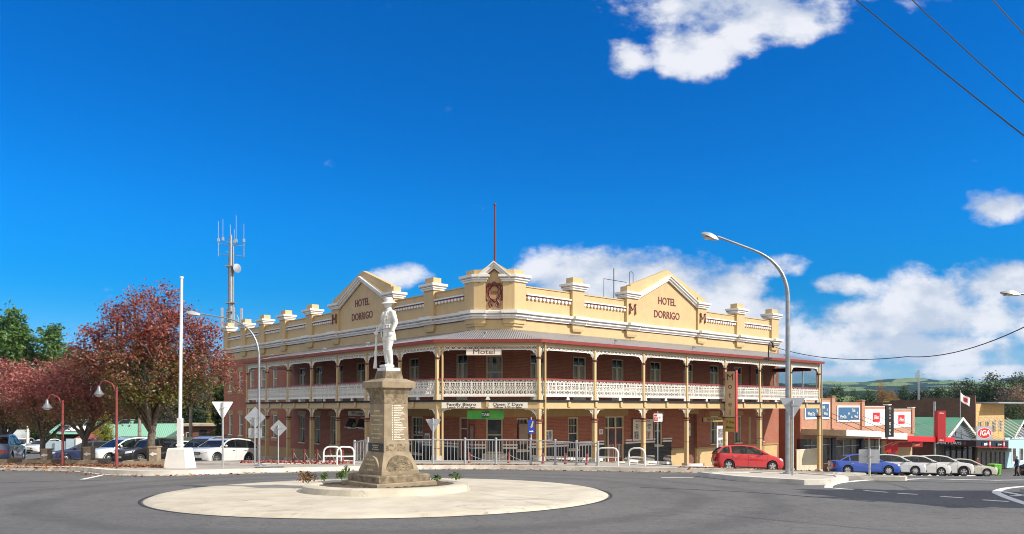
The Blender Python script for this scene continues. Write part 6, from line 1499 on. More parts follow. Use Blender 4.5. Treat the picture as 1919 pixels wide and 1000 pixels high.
# ================================================================== shops down the right-hand street (x along the street front, y into the block)
FS = FR
def gx(x, y=-.8): p = P2(FS, x, y); return g(*p)
M['beige'] = pm('beige_fascia', (.50, .42, .30), .6, .15, 2, streak=.35); M['navy_tile'] = brick('navy_tiles', (.012, .018, .045), (.02, .028, .07), (.06, .07, .09), .15, .15, .006, .1, .25)
M['slate_paint'] = pm('slate_blue_cladding', (.10, .135, .17), .6, .08, 2); M['sky_paint'] = pm('pale_blue_paint', (.42, .60, .64), .6, .06, 2); M['greypanel'] = pm('grey_sign_board', (.36, .38, .41), .5, .05, 2)
M['sign_blue2'] = pm('slate_blue_board', (.045, .13, .26), .5, .12, 3); M['black_sign'] = pm('black_sign_board', (.012, .014, .02), .4, .1, 3)
def osb():
    m, t = newmat('strand_board'); uv = t.n('ShaderNodeTexCoord').outputs['UV']
    mp = t.n('ShaderNodeMapping', inp={'Vector': uv, 'Scale': (3, 6, 1)}).outputs[0]
    vo = t.n('ShaderNodeTexVoronoi', inp={'Scale': 3.0, 'Vector': mp}); sx_ = t.n('ShaderNodeSeparateXYZ'); t.t.links.new(vo.outputs['Color'], sx_.inputs[0])
    c = t.mix(sx_.outputs[0], (.42, .24, .08), (.66, .44, .19)); c = t.mix(t.ramp(t.noise(uv, .8, 5), .4, .7), c, (.58, .37, .15))
    br = t.n('ShaderNodeTexBrick', inp={'Vector': uv, 'Color1': (1, 1, 1, 1), 'Color2': (1, 1, 1, 1), 'Mortar': (.35, .3, .25, 1), 'Scale': 1.0, 'Mortar Size': .012, 'Brick Width': 2.4, 'Row Height': 1.2}); c = t.mix(1.0, c, br.outputs[0], 'MULTIPLY')
    b = t.n('ShaderNodeBsdfPrincipled', inp={'Base Color': c, 'Roughness': .8}); t.n('ShaderNodeOutputMaterial', inp={'Surface': b.outputs[0]}); return m
M['osb'] = osb()
def bld(name, label, x, y=-.8, cat='shop'): p = P2(FS, x, y); return thing(name, label, cat, TR(p.x, p.y, g(p.x, p.y)))
def part(o, nm, mat, **kw): return lambda mb, **k2: mk(mb, nm, mat, o, FS, **{**kw, **k2})
def shopfront(o, x0, x1, y, z0, z1, nb, frame, glass=None, stall=.4):
    mb = MB(); mb.box(x0, x1, y - .03, y + .05, z0, z0 + stall, 1); mb.box(x0, x1, y - .04, y + .05, z1 - .07, z1)
    for i in range(nb + 1): x = lerp(x0 + .03, x1 - .03, i / nb); mb.box(x - .03, x + .03, y - .05, y + .05, z0 + stall, z1 - .07)
    mb.box(x0, x1, y - .03, y + .04, z1 - .75, z1 - .70)
    w = mk(mb, 'shop_window', [frame, M['navy_tile']], o, FS); mk(MB().box(x0, x1, y + .05, y + .06, z0 + stall, z1 - .07), 'pane', glass or M['glass_blue'], w, FS)
def awning(o, x0, x1, y0, y1, z0a, z1a, z0b, z1b, mats, nm='awning'):
    """fascia from (z0a..z1a) at x0 to (z0b..z1b) at x1, with its end faces, roof and soffit"""
    mb = MB(); th = .06
    mb.prism([(x0, z0a), (x1, z0b), (x1, z1b), (x0, z1a)], 'y', y0, y0 + th, 0)
    for x, a, b in ((x0, z0a, z1a), (x1 - th, z0b, z1b)): mb.box(x, x + th, y0 + th, y1, a, b, 1)
    mb.add([(x0 + th, y0 + th, z1a - .10), (x1 - th, y0 + th, z1b - .10), (x1 - th, y1, z1b - .06), (x0 + th, y1, z1a - .06)], [(0, 1, 2, 3)], 2)
    mb.add([(x0 + th, y0 + th, z0a + .06), (x1 - th, y0 + th, z0b + .06), (x1 - th, y1, z0b + .06), (x0 + th, y1, z0a + .06)], [(3, 2, 1, 0)], 2)
    return mk(mb, nm, mats, o, FS)
def stays(o, xs_, y0, z0, y1, z1, mat, r=.03):
    for x, dz in xs_: mk(MB().tube([(x, y0, z0 + dz), (x, y1, z1 + dz)], r, 6), 'awning_stay', mat, o, FS)
# -- brick pair: four stepped bays
sh1 = bld('shop', 'salmon brick shop with two blue painted panels and a white awning, next to the hotel', 31); sh2 = bld('shop', 'salmon brick shop with two white panels and red awning, right of the blue-panelled one', 42.4)
BX = [31.0, 36.7, 42.4, 48.05, 53.7]; BT = [2.35, 2.05, 1.72, 1.45]
for i in range(4):
    o = (sh1, sh1, sh2, sh2)[i]; a, b, zt = BX[i], BX[i + 1], BT[i]; zg = gx(a)
    mb = MB(); mb.box(a, b, -.8, -.5, -1.0 - i * .22, zt); mb.box(a, b, -.84, -.46, zt, zt + .06, 1); mk(mb, 'brick_front', [M['brick_pink'], M['white'] if i > 1 else M['brick_pink']], o, FS)
    mb = MB(); mb.box(b - .62, b - .02, -.92, -.45, -.2 - i * .25, zt + .16); mb.box(b - .68, b + .0, -.97, -.42, zt + .16, zt + .24, 1 if i > 1 else 0); mk(mb, 'brick_pier', [M['brick_pink'], M['white']], o, FS)
    mb = MB(); mb.box(a + .02, b, -.3, 16, zg - 1.5, zt - .35); mk(mb, 'rear_body', M['brick_brown'], o, FS)
    mb = MB(); mb.add([(a, -.46, zt - .3), (b, -.46, zt - .3), (b, 16, zt - .6), (a, 16, zt - .6)], [(0, 1, 2, 3)]); mk(mb, 'roof', M['iron_grey'], o, FS)
mk(MB().box(30.78, 31.0, -.8, 16, -6.2, 2.1), 'side_wall', M['brick'], sh1, FS)
# signs on the fronts (each a board of its own)
for i, lab in ((0, 'blue panel with pale words in a white frame, partly behind the hotel post'), (1, 'blue panel with pale words in a white frame, clear of the hotel post')):
    a, b, zt = BX[i], BX[i + 1], BT[i]; o = board('painted_sign', lab, FS, (a + b) / 2 - .25, -.86, zt - .98, 4.0, 1.15, M['sign_blue2'], .05, frame=M['signwhite'], fw=.16)
    for body, dx, dz, sz in (('What Do', -1.05, -.28, .44), ('you', .05, .05, .36), ('Think', .95, .30, .42), ('&', 1.72, .08, .3), ('the', .62, -.26, .34), ('Wink', 1.45, -.28, .40)): ln(o, body, sz, M['sign_cream'], dx=dx, dz=dz, sx=.72, bold=.004)
for i, lab in ((2, 'white panel with a red square logo, beside the tall black sign'), (3, 'white panel with a red square logo, above the red awning')):
    a, b, zt = BX[i], BX[i + 1], BT[i]; o = board('painted_sign', lab, FS, (a + b) / 2 - .3, -.86, zt - 1.02, 4.6, 1.55, M['signwhite'], .05)
    mk(MB().box(-.75, .75, -.012, -.002, -.42, .46), 'logo_panel', M['red_sign'], o, W[o.name]); ln(o, 'Elders', .52, M['signwhite'], dx=0, dz=0, sx=.78, bold=.006, shear=.3, y=-.015)
AW = [M['white'], M['beige'], M['beige']]
awning(sh1, 31.0, 37.3, -4.6, -.8, -.62, -.14, -.86, -.38, AW); awning(sh1, 37.35, 42.6, -4.6, -.8, -1.02, -.46, -1.22, -.66, [M['white'], M['white'], M['beige']])
stays(sh1, ((33.5, 0), (36.0, -.1), (39.5, -.3), (42.0, -.4)), -.95, 1.2, -4.5, -.2, M['black'], .022)
RA = [M['red_sign'], M['red_sign'], M['beige']]
awning(sh2, 42.7, 53.9, -4.6, -.8, -1.38, -.90, -1.80, -1.32, RA)
stays(sh2, ((45.5, 0), (49.0, -.15), (53.5, -.4)), -.95, .7, -4.5, -.8, M['galv_flat'], .03)
for x0, x1, zt in ((31.3, 36.4, -1.0), (37.0, 42.1, -1.25)): shopfront(sh1, x0, x1, -.62, gx((x0 + x1) / 2) + .1, zt + .15, 3, M['alloy'])
shopfront(sh2, 42.8, 46.6, -.62, gx(44) + .1, -1.35, 3, M['alloy']); mk(MB().box(46.7, 53.7, -.66, -.5, gx(50) - 1, -1.5), 'brick_panel', M['brick_tan'], sh2, FS)
for x in (31.1, 36.7, 42.3): mk(MB().box(x - .32, x + .32, -.78 - .02, -.52, gx(x) - .5, -.98), 'tiled_pier', M['navy_tile'], sh1, FS)
for px_, d_, lab, h_ in ((1648, 66, 'thin white awning post left of the black sign', 0), (1629, 66, 'thin white awning post in the middle of the brick shops', 0)):
    x, y = xd(px_, d_); zg = g(x, y); single(MB().tube([(0, 0, 0), (0, 0, -1.0 - zg)], .05, 8), 'awning_post', M['signwhite'], lab, 'post', TR(x, y, zg))
o = board('poster', 'red price poster on the tan brick wall under the red awning', FS, 47.6 + 1.0, -.74, -2.35, 1.7, 1.3, M['red_sign'], .04); ln(o, 'Elders', .26, M['signwhite'], dx=-.42, dz=.2, shear=.3); ln(o, 'Open\nMon-Fri\n8 to 5', .14, M['signwhite'], dx=.45, dz=.2)
for dx, lab in ((-.0, 'left of two red pennant banners under the red shop awning'), (1.5, 'right of two red pennant banners under the red shop awning')):
    p = FS @ Vector((41.4 + dx, -3.4, -1.5)); o = thing('banner', lab, 'banner', TR(p.x, p.y, p.z, R(5))); mb = MB(); mb.prism([(-.3, -.30), (.3, .0), (.3, -.95), (.15, -.92), (-.22, -.8)], 'y', -.01, .01); mk(mb, 'cloth', M['red_sign'], o, W[o.name]); mk(MB().tube([(-.7, 0, -.42), (.45, 0, .02)], .02, 6), 'rod', M['signwhite'], o, W[o.name])
# tall black sign and red pylon standing on the awnings
o = board('upright_sign', 'tall black sign with gold letters miss gink down its face on the white awning', FS, 38.4, -4.85, .45, .80, 2.65, M['black_sign'], .14, rz=R(-25))
for i, ch in enumerate('miss'): ln(o, ch, .34, M['bronze'], dz=1.12 - i * .27, sx=1.0, bold=.006)
for i, ch in enumerate('gink'): ln(o, ch, .36, M['sign_cream'], dz=-.12 - i * .31, sx=1.0, bold=.006)
o = board('upright_sign', 'tall red sign box with white script at top and bottom on the red awning', FS, 49.5, -4.95, -.15, .98, 2.95, M['red_dark'], .34, rz=R(-20))
for z in (1.25, -1.3): ln(o, 'Elders', .20, M['signwhite'], dz=z, sx=1.1, shear=.3)
mk(MB().box(.492, .53, -.01, .35, -1.475, 1.475), 'side_panel', M['red_sign'], o, W[o.name])
p = FS @ Vector((49.6, -4.3, 0)); zg = g(p.x, p.y); single(MB().tube([(0, 0, 0), (0, 0, 2.2 - zg)], .11, 8), 'awning_post', M['galv'], 'thick grey steel post behind the tall red sign', 'post', TR(p.x, p.y, zg))
o = board('hanging_sign', 'deep red sign hung below the red awning', FS, 44.9, -3.9, -1.78, 2.6, .45, M['red_dark'], .08, rz=R(-32)); ln(o, 'Elders', .30, M['bronze'], dx=.6, shear=.3)
# -- grocery with the green gabled roof
gr_ = bld('grocery_shop', 'grocery shop with slate blue gable, green roof and black awning', 62)
GC, GW, GZ, GE = 66.3, 4.6, .52, -1.65
mb = MB(); mb.prism([(GC - GW, GE - 5.5), (GC + GW, GE - 5.5), (GC + GW, GE), (GC, GZ - .08), (GC - GW, GE)], 'y', -.8, -.55); mk(mb, 'gable_wall', plank_mat('slate_boards', (.10, .135, .17), (.115, .15, .185), .3, 0), gr_, FS)
mk(MB().box(GC - GW, GC + GW, -.54, 20, GE - 5.5, GE - .05), 'rear_body', M['brick_brown'], gr_, FS)
for s in (-1, 1):
    T_ = FS @ Matrix.Translation((GC, 0, 0)); n_ = (GZ - GE) / GW; mb = MB()
    q = [(0, -1.15, GZ), (0, 20, GZ), (s * (GW + .5), 20, GE - .5 * n_), (s * (GW + .5), -1.15, GE - .5 * n_)]
    mb.add(q + [(a, b, c - .08) for a, b, c in q], [(0, 1, 2, 3) if s < 0 else (3, 2, 1, 0), (7, 6, 5, 4) if s < 0 else (4, 5, 6, 7)]); mb.uv = [(v[1], v[0]) for v in mb.uv]; mk(mb, 'roof', M['iron_green'], gr_, T_)
    mb = MB(); mb.prism([(0, GZ - .28), (s * (GW + .5), GE - .5 * n_ - .28), (s * (GW + .5), GE - .5 * n_ + .03), (0, GZ + .03)], 'y', -1.24, -1.16); mk(mb, 'barge_board', M['white'], gr_, T_)
mb = MB()
for a, b in (((GC - 2.6, -1.5), (GC + 1.0, -1.9)), ((GC - 1.2, -.4), (GC - 1.2, -1.5)), ((GC - 1.2, -1.0), (GC + 3.8, -1.9)), ((GC + .5, -.9), (GC + .5, -1.8))): mb.tube([(a[0], -.83, a[1]), (b[0], -.83, b[1])], .035, 5)
mk(mb, 'dark_battens', M['black'], gr_, FS)
awning(gr_, 59.8, 69.9, -4.6, -.8, -2.42, -1.78, -2.85, -2.15, [M['black_sign'], M['black_sign'], M['beige']])
mk(MB().prism([(59.8, -2.48), (69.9, -2.91), (69.9, -2.85), (59.8, -2.42)], 'y', -4.62, -4.55), 'red_trim', M['red_sign'], gr_, FS)
stays(gr_, [(60.5 + 1.5 * i, -.05 * i) for i in range(7)], -.9, -.3, -4.5, -1.75, M['galv_flat'], .025)
shopfront(gr_, 61.9, 70.6, -.86, gx(66) + .1, -2.35, 5, M['black'])
mk(MB().box(60.0, 61.7, -.7, -.5, gx(60) - 1, -1.5), 'roller_door', ribbed('roller_door', (.11, .10, .10), .12, .6, 0, 1, .8), gr_, FS)
def oval(n=28, a=1.0, b=1.0): return [(a * math.cos(2 * math.pi * i / n), b * math.sin(2 * math.pi * i / n)) for i in range(n)]
def iga(o, a, b, sz, y=-.01):
    mk(MB().prism(oval(28, a * 1.06, b * 1.08), 'y', y, y + .008), 'oval_rim', M['signwhite'], o, W[o.name]); mk(MB().prism(oval(28, a, b), 'y', y - .01, y - .001), 'oval', M['red_sign'], o, W[o.name])
    ln(o, 'IGA', sz, M['signwhite'], sx=1.12, bold=.02, shear=.22, y=y - .014)
o = board('grocery_sign', 'large grey board with a red oval reading IGA above the black awning', FS, 61.6, -4.8, -1.05, 2.25, 1.40, M['greypanel'], .08, rz=R(-22)); iga(o, .95, .52, .78)
o = board('grocery_sign', 'black under-awning board reading OPEN 7 DAYS with a red oval', FS, 59.55, -2.75, -2.12, 3.9, .58, M['black_sign'], .08, rz=R(-72)); ln(o, 'OPEN 7 DAYS', .40, M['signwhite'], dx=-.72, bold=.004); 
mk(MB().prism([(x + 1.32, z) for x, z in oval(24, .56, .33)], 'y', -.02, -.002), 'oval', M['red_sign'], o, W[o.name]); ln(o, 'IGA', .42, M['signwhite'], dx=1.32, sx=1.1, bold=.01, shear=.2, y=-.024)
for x, w in ((62.7, 'pale square and red capsule nearer the large grey board'), (67.2, 'small white words and red capsule at the far end')):
    z = -2.1 - (x - 59.8) * .041; o = board('fascia_badge', 'black fascia badge with ' + w, FS, x, -4.66, z - .02, 2.6, .46, M['black_sign'], .04)
    mk(MB().prism(rounded([(.75, -.42), (1.2, -.42), (1.2, .38), (.75, .38)], .15), 'y', -.03, -.004), 'capsule', M['red_sign'], o, W[o.name]); mk(MB().box(.84, 1.12, -.036, -.031, -.16, .18), 'inset', M['signwhite'], o, W[o.name])
    if x < 65: mk(MB().box(-.75, .2, -.01, -.002, -.13, .13), 'white_panel', M['signwhite'], o, W[o.name])
    else: ln(o, 'IGA Xpress', .24, M['signwhite'], dx=-.3, bold=.006)
# flag on the gable
p = FS @ Vector((GC, -.9, GZ)); o = thing('flag', 'white flag with red lettering flying from a pole on the grocery gable', 'flag', TR(p.x, p.y, p.z)); Mx = W[o.name]
mk(MB().tube([(0, 0, -.3), (0, 0, 3.1)], .045, 8), 'pole', M['galv_flat'], o, Mx); mb = MB(); nx_ = 10; v = []
for i in range(nx_ + 1):
    s = i / nx_
    for j in range(5): t_ = j / 4; v.append((.04 + 1.05 * s, .16 * math.sin(s * 6 + t_) * s, 2.85 - t_ * .95 - s * .75 - .06 * math.sin(s * 5)))
mb.add(v, [(i * 5 + j, i * 5 + j + 1, (i + 1) * 5 + j + 1, (i + 1) * 5 + j) for i in range(nx_) for j in range(4)]); mb.mi = [1 if 3 <= k // 4 <= 6 and k % 4 in (1, 2) else 0 for k in range(len(mb.f))]
mk(mb, 'cloth', [M['signwhite'], M['red_sign']], o, Mx, smooth=180)
# -- tall building behind: dark brick flank, strand-board front with four boarded windows
tb = bld('tall_shop', 'tall shop with strand-board front, four small windows and dark brick side wall', 71.6)
mb = MB(); hs = [(72.4 + 2.35 * i, 73.7 + 2.35 * i, -1.35, .05) for i in range(4)]; mb.wall(71.6, 81.6, gx(75) - 1, 2.1, hs, .2, y=-.8); mk(mb, 'board_front', M['osb'], tb, FS)
for h in hs:
    mb = MB(); mb.box(h[0], h[0] + .09, -.74, -.62, h[2], h[3]); mb.box(h[1] - .09, h[1], -.74, -.62, h[2], h[3]); mb.box(h[0], h[1], -.74, -.62, h[3] - .09, h[3]); mb.box((h[0] + h[1]) / 2 - .03, (h[0] + h[1]) / 2 + .03, -.72, -.63, h[2], h[3]); w = mk(mb, 'window', M['white'], tb, FS); mk(MB().box(h[0], h[1], -.62, -.60, h[2], h[3]), 'pane', M['glass'], w, FS)
mb = MB(); mb.prism([(-.79, -8), (9, -8), (9, 2.55), (5.2, 2.6), (5.1, 2.85), (.6, 2.75), (.5, 3.05), (-.79, 3.05)], 'x', 71.35, 71.6); mk(mb, 'side_wall', M['brick_old'], tb, FS); mk(MB().box(71.35, 71.6, 9.0, 24, -8, 2.3), 'side_wall', M['brick_old'], tb, FS)
mk(MB().box(71.6, 81.6, -.58, 24, -8, 1.9), 'rear_body', M['brick_brown'], tb, FS)
mk(MB().box(73.4, 83.8, -2.6, 6, 2.14, 2.30), 'roof', M['iron_grey'], tb, FS)
stays(tb, [(72.5 + 1.9 * i, -.05 * i) for i in range(6)], -.9, .6, -4.5, -1.9, M['white'], .05)
awning(tb, 70.0, 84, -4.6, -.8, -2.95, -2.0, -3.5, -2.4, [M['sky_paint'], M['signwhite'], M['beige']])
shopfront(tb, 71.7, 81.5, -.9, gx(76) + .1, -2.7, 6, M['beige'])
o = board('shop_sign', 'weathered hanging board reading OPAL & AMBER under the pale awning', FS, 70.6, -3.0, -3.15, 3.4, .55, pm('weathered_board', (.36, .33, .27), .8, .2, 4), .08, rz=R(-60)); ln(o, 'OPAL & AMBER', .40, pm('brown_letters', (.16, .10, .07), .7), sx=.95, bold=.004)
# -- pale shop at the edge with a second green gable and grey roof
ps = bld('pale_shop', 'pale blue shop with small green gabled roof at the right edge', 84)
mk(MB().box(82, 98, -.8, 14, -9, -2.2), 'wall', M['sky_paint'], ps, FS); c_ = 88.0
for s in (-1, 1):
    q = [(0, -1.2, .05), (0, 14, .05), (s * 4, 14, -2.1), (s * 4, -1.2, -2.1)]; mb = MB(); mb.add(q, [(0, 1, 2, 3) if s < 0 else (3, 2, 1, 0)]); mk(mb, 'roof', M['iron_green'], ps, FS @ Matrix.Translation((c_, 0, 0)))
    mk(MB().prism([(0, -.2), (s * 4, -2.35), (s * 4, -2.05), (0, .1)], 'y', -1.3, -1.21), 'barge_board', M['white'], ps, FS @ Matrix.Translation((c_, 0, 0)))
mk(MB().prism([(c_ - 3.8, -2.2), (c_ + 3.8, -2.2), (c_, -.1)], 'y', -.85, -.79), 'gable_wall', M['slate_paint'], ps, FS)
mb = MB(); mb.add([(83, 15, -.6), (104, 15, -.6), (104, 24, 1.0), (83, 24, 1.0)], [(0, 1, 2, 3)]); mk(mb, 'roof', M['iron_grey'], ps, FS); mk(MB().box(83, 104, 15.2, 24, -9, -.62), 'rear_wall', M['brick_brown'], ps, FS)
for x in (84.5, 87.5): mb = MB(); mb.box(x, x + 1.6, -.86, -.81, -5.6, -3.2); w = mk(mb, 'door', M['white'], ps, FS); mk(MB().box(x + .2, x + 1.4, -.88, -.865, -5.3, -3.4), 'pane', M['glass_blue'], w, FS)
# -- dark brick block with flat parapet behind the brick pair, and the radio mast
db = bld('brick_building', 'low dark brick building behind the red-awning shop', 62, 16); mk(MB().box(50, 71, 18, 28, -8, 1.75), 'wall', M['brick_old'], db, FS); mk(MB().box(49.8, 71.1, 17.8, 28.2, 1.75, 1.95), 'parapet', M['black'], db, FS); mk(MB().box(46, 51, 19, 21, 1.5, 2.0), 'tank_frame', M['galv_flat'], db, FS)
d = 130; x = (1722 - CX) / F * d; zt = CZ + (HY - 693) / F * d; zb_ = -6
o = thing('radio_mast', 'thin guyed radio mast rising behind the dark brick building', 'mast', (x, d, zb_)); mb = MB(); H = zt - zb_
for a in (0, 2.1, 4.2): mb.tube([(.16 * math.cos(a), .16 * math.sin(a), 0), (.14 * math.cos(a), .14 * math.sin(a), H)], .035, 5)
for k in range(14): z = H * k / 14; mb.tube([(.15, 0, z), (-.08, .13, z + H / 28), (-.08, -.13, z + H / 14)], .025, 4)
mk(mb, 'lattice', M['galv_flat'], o, W[o.name]); mb = MB(); mb.tube([(-.5, 0, H - .9), (1.0, 0, H - .7)], .05, 5); mb.box(-.45, -.25, -.1, .1, H - 1.4, H - .4); mk(mb, 'aerial', M['galv_flat'], o, W[o.name])
for s in (-1, 1): mk(MB().tube([(0, 0, H * .62), (s * 2.6, .5, H * .55)], .03, 4), 'guy_arm', M['galv_flat'], o, W[o.name])
# -- fence panel between the hotel and the shops
p = P2(FR, 28.9, -1.6); zg = g(*p); o = thing('sheet_fence', 'cream ribbed sheet fence closing the gap beside the hotel', 'fence', TR(p.x, p.y, zg)); mb = MB(); mb.box(28.75, 32.4, -1.62, -1.55, zg - .6, zg + 1.95); mk(mb, 'sheets', ribbed('cream_sheet', (.62, .56, .42), .2, .5, 0, 0, 1.0), o, FR); mb = MB(); mb.box(28.7, 32.45, -1.64, -1.53, zg + 1.95, zg + 2.0); mk(mb, 'top_rail', M['sign_cream'], o, FR)
# -- green wheelie bins, the man on the footpath, the seated figure, hedge
def bin_(label, px_, d_):
    x, y = xd(px_, d_); z = g(x, y) + PH; o = thing('wheelie_bin', label, 'bin', TR(x, y, z, R(30)), 'green wheelie bins'); mb = MB(); mb.taper((0, 0), .06, .92, .22, .24, .28, .30); mk(mb, 'body', M['lime'], o, W[o.name])
    mb = MB(); mb.box(-.31, .31, -.33, .33, .925, .97); mb.taper((0, 0), .97, 1.05, .30, .32, .20, .22); mk(mb, 'lid', M['lime'], o, W[o.name])
    for s in (-1, 1): mk(MB().lathe([(.10, -.03), (.10, .03)], (.2, s * .2, .1), 12, ax='y'), 'wheel', M['rubber'], o, W[o.name])
M['lime'] = pm('lime_plastic', (.14, .42, .03), .45, .1, 5); bin_('nearer lime green wheelie bin beside the champagne sedan', 1861, 66.5); bin_('farther lime green wheelie bin half behind the other bin', 1868, 67.5)
M['skin'] = pm('skin', (.50, .30, .21), .6, .08, 20); M['cloth_navy'] = pm('navy_jacket', (.03, .05, .16), .85, .3, 12); M['cloth_black'] = pm('black_trousers', (.016, .016, .02), .85, .3, 12); M['cloth_red'] = pm('maroon_jumper', (.14, .02, .025), .85, .3, 12); M['hair_grey'] = pm('grey_hair', (.45, .43, .41), .7, .2, 30); M['hair_dark'] = pm('dark_hair', (.03, .02, .016), .7, .2, 30)
def person(label, Mx, pose, top, legs, hair, vox=.014):
    o = thing('person', label, 'person', Mx); me = figure(pose, coat=False); body = mk(me, 'body', M['skin'], o, Mx, smooth=180); skin_it(body, vox)
    p = pose; mb = MB()
    mb.loft([ell((-.01, 0, .80), .15, .20), ell((0, 0, .95), .15, .20), ell((0, 0, 1.1), .145, .19), ell((.01, 0, 1.28), .155, .205), ell((0, 0, 1.39), .14, .21), ell((-.01, 0, 1.45), .10, .15), ell((-.01, 0, 1.49), .07, .08)])
    for k in 'LR': S, E, Wv = (Vector(p[j + k]) for j in ('sh', 'el', 'wr')); mb.tube([S.lerp(Vector((0, 0, 1.40)), .4), S, S.lerp(E, .5), E, E.lerp(Wv, .5), E.lerp(Wv, .96)], [.08, .085, .075, .068, .062, .05], 12)
    c = mk(mb, 'jacket', top, o, Mx, smooth=180); skin_it(c, vox); mb = MB(); mb.loft([ell((-.01, 0, .78), .13, .175), ell((0, 0, .88), .135, .185), ell((0, 0, .98), .13, .175)])
    for s, k in ((1, 'L'), (-1, 'R')): hp, kn, an = (Vector(p[j + k]) for j in ('hp', 'kn', 'an')); mb.tube([hp + Vector((0, -s * .03, .06)), hp, hp.lerp(kn, .5), kn, kn.lerp(an, .5), an + Vector((0, 0, .0))], [.10, .12, .105, .085, .078, .072], 12)
    c = mk(mb, 'trousers', legs, o, Mx, smooth=180); skin_it(c, vox)
    for k in 'LR': an, to = Vector(p['an' + k]), Vector(p['to' + k]); d_ = to - an; d_.z = 0; d_.normalize(); a0 = Vector((an.x, an.y, to.z)); mk(MB().tube([a0 - d_ * .085, a0 - d_ * .03, a0 + d_ * .08, a0 + d_ * .15, a0 + d_ * .2], [.035, .057, .056, .05, .026], 10), 'shoe', M['black'], o, Mx, smooth=60)
    mb = MB(); mb.ball((-.012, 0, 1.665), .098, .083, .098, 14, 8); mk(mb, 'hair', hair, o, Mx, smooth=60)
x, y = xd(1906, 66.5); stand = dict(shL=(-.005, .2, 1.39), elL=(.0, .25, 1.12), wrL=(.12, .20, .93), fgL=(.3, -1, .1), shR=(-.005, -.2, 1.39), elR=(-.02, -.25, 1.12), wrR=(.10, -.22, .90), fgR=(.3, 1, 0), hpL=(0, .09, .88), knL=(.12, .10, .50), anL=(.12, .10, .09), toL=(.3, .12, .05), hpR=(0, -.09, .88), knR=(.02, -.10, .50), anR=(-.18, -.10, .10), toR=(.0, -.12, .05))
person('person with grey hair in a navy jacket and dark trousers walking on the footpath', TR(x, y, g(x, y) + PH, R(165)), stand, M['cloth_navy'], M['cloth_black'], M['hair_grey'])
x, y = xd(1832, 74); person('person in a maroon top standing under the black awning', TR(x, y, g(x, y) + PH, R(-80)), {**stand, 'anR': (-.02, -.10, .09), 'toR': (.18, -.12, .05), 'knL': (.03, .10, .5), 'anL': (0, .10, .09), 'toL': (.2, .12, .05)}, M['cloth_red'], M['cloth_black'], M['hair_dark'])
x, y = xd(1556, 55.8); z = g(x, y); mb = MB(); mb.lathe([(.30, 0), (.38, .2), (.43, .55), (.45, .75), (.40, .76), (.38, .6)], n=16); single(mb, 'planter_tub', pm('terracotta', (.22, .13, .085), .8, .2, 4), 'brown terracotta tub behind the tail of the blue sedan', 'planter', TR(x, y, z + .05), smooth=50)
# ================================================================== buildings along the left-hand street
def lb(name, label, cat, px_, d_): x, y = xd(px_, d_); return thing(name, label, cat, TR(x, y, g(x, y), 0))
# low brick hall with a pale green gabled roof, ridge across the view
o = lb('hall', 'low brick building with wide pale green metal roof behind the parked cars', 'building', 283, 86); Mx = TR(*xd(300, 86), 0, R(14))
zr, ze = -.15, -2.35; L0, L1 = -5.6, 6.4; hw = 4.6
mk(MB().box(L0 + .5, L1, -hw + .6, hw - .6, -6, ze), 'wall', M['brick_brown'], o, Mx)
for s in (-1, 1):
    q = [(L0, 0, zr), (L1, 0, zr), (L1, s * hw, ze - .2), (L0 , s * hw, ze - .2)]; mb = MB(); mb.add(q + [(a, b, c - .1) for a, b, c in q], [(3, 2, 1, 0) if s < 0 else (0, 1, 2, 3)] + [(4, 5, 6, 7) if s < 0 else (7, 6, 5, 4)]); mk(mb, 'roof', M['iron_mint'], o, Mx)
mb = MB(); mb.prism([(-hw + .2, ze - .1), (hw - .2, ze - .1), (0, zr - .1)], 'x', L0 + .45, L0 + .6); mk(mb, 'gable_wall', M['brick_brown'], o, Mx)
for s in (-1, 1): mb = MB(); mb.prism([(0, zr - .22), (s * hw, ze - .42), (s * hw, ze - .18), (0, zr + .02)], 'x', L0 - .06, L0 + .0); mk(mb, 'barge_board', M['tan'], o, Mx)
q = [(2.2, -.1, zr - .02), (6.8, -.1, zr - .02), (8.6, -hw - 1.6, ze - .5), (2.2, -hw - 1.6, ze - .5)]; mb = MB(); mb.add(q, [(3, 2, 1, 0)]); mk(mb, 'wing_roof', M['iron_mint'], o, Mx)
for x in (-3.6, -1.2, 1.2): mb = MB(); mb.box(x, x + 1.1, -hw + .52, -hw + .59, -3.9, -2.7); w = mk(mb, 'window', M['white'], o, Mx); mk(MB().box(x + .1, x + 1.0, -hw + .50, -hw + .515, -3.8, -2.8), 'pane', M['glass'], w, Mx)
# two-storey brown brick flats with flat roofs
o = lb('flats', 'brown brick two-storey building with flat roof and a small balcony', 'building', 378, 80); Mx = TR(*xd(378, 82), 0, R(10))
mk(MB().box(-2.0, 1.5, 0, 7, -6, -.35), 'wall', M['brick_brown'], o, Mx); mk(MB().box(-2.5, 1.7, -.5, 7.3, -.34, -.12), 'roof', M['beige'], o, Mx); mk(MB().box(1.52, 3.0, .8, 7, -6, -.75), 'wing_wall', M['brick_pink'], o, Mx); mk(MB().box(1.72, 3.4, .3, 7.2, -.74, -.5), 'wing_roof', M['sign_cream'], o, Mx)
mk(MB().box(-.6, 1.5, -.9, -.01, -2.3, -2.15), 'balcony', M['beige'], o, Mx)
mb = MB(); mb.box(-.2, .55, -.04, -.005, -2.1, -.75); w = mk(mb, 'door', M['dark'], o, Mx); mb = MB(); mb.box(-1.5, -.9, -.04, -.005, -2.0, -1.0); w = mk(mb, 'window', M['white'], o, Mx); mk(MB().box(-1.45, -.95, -.05, -.041, -1.95, -1.05), 'pane', M['glass'], w, Mx)
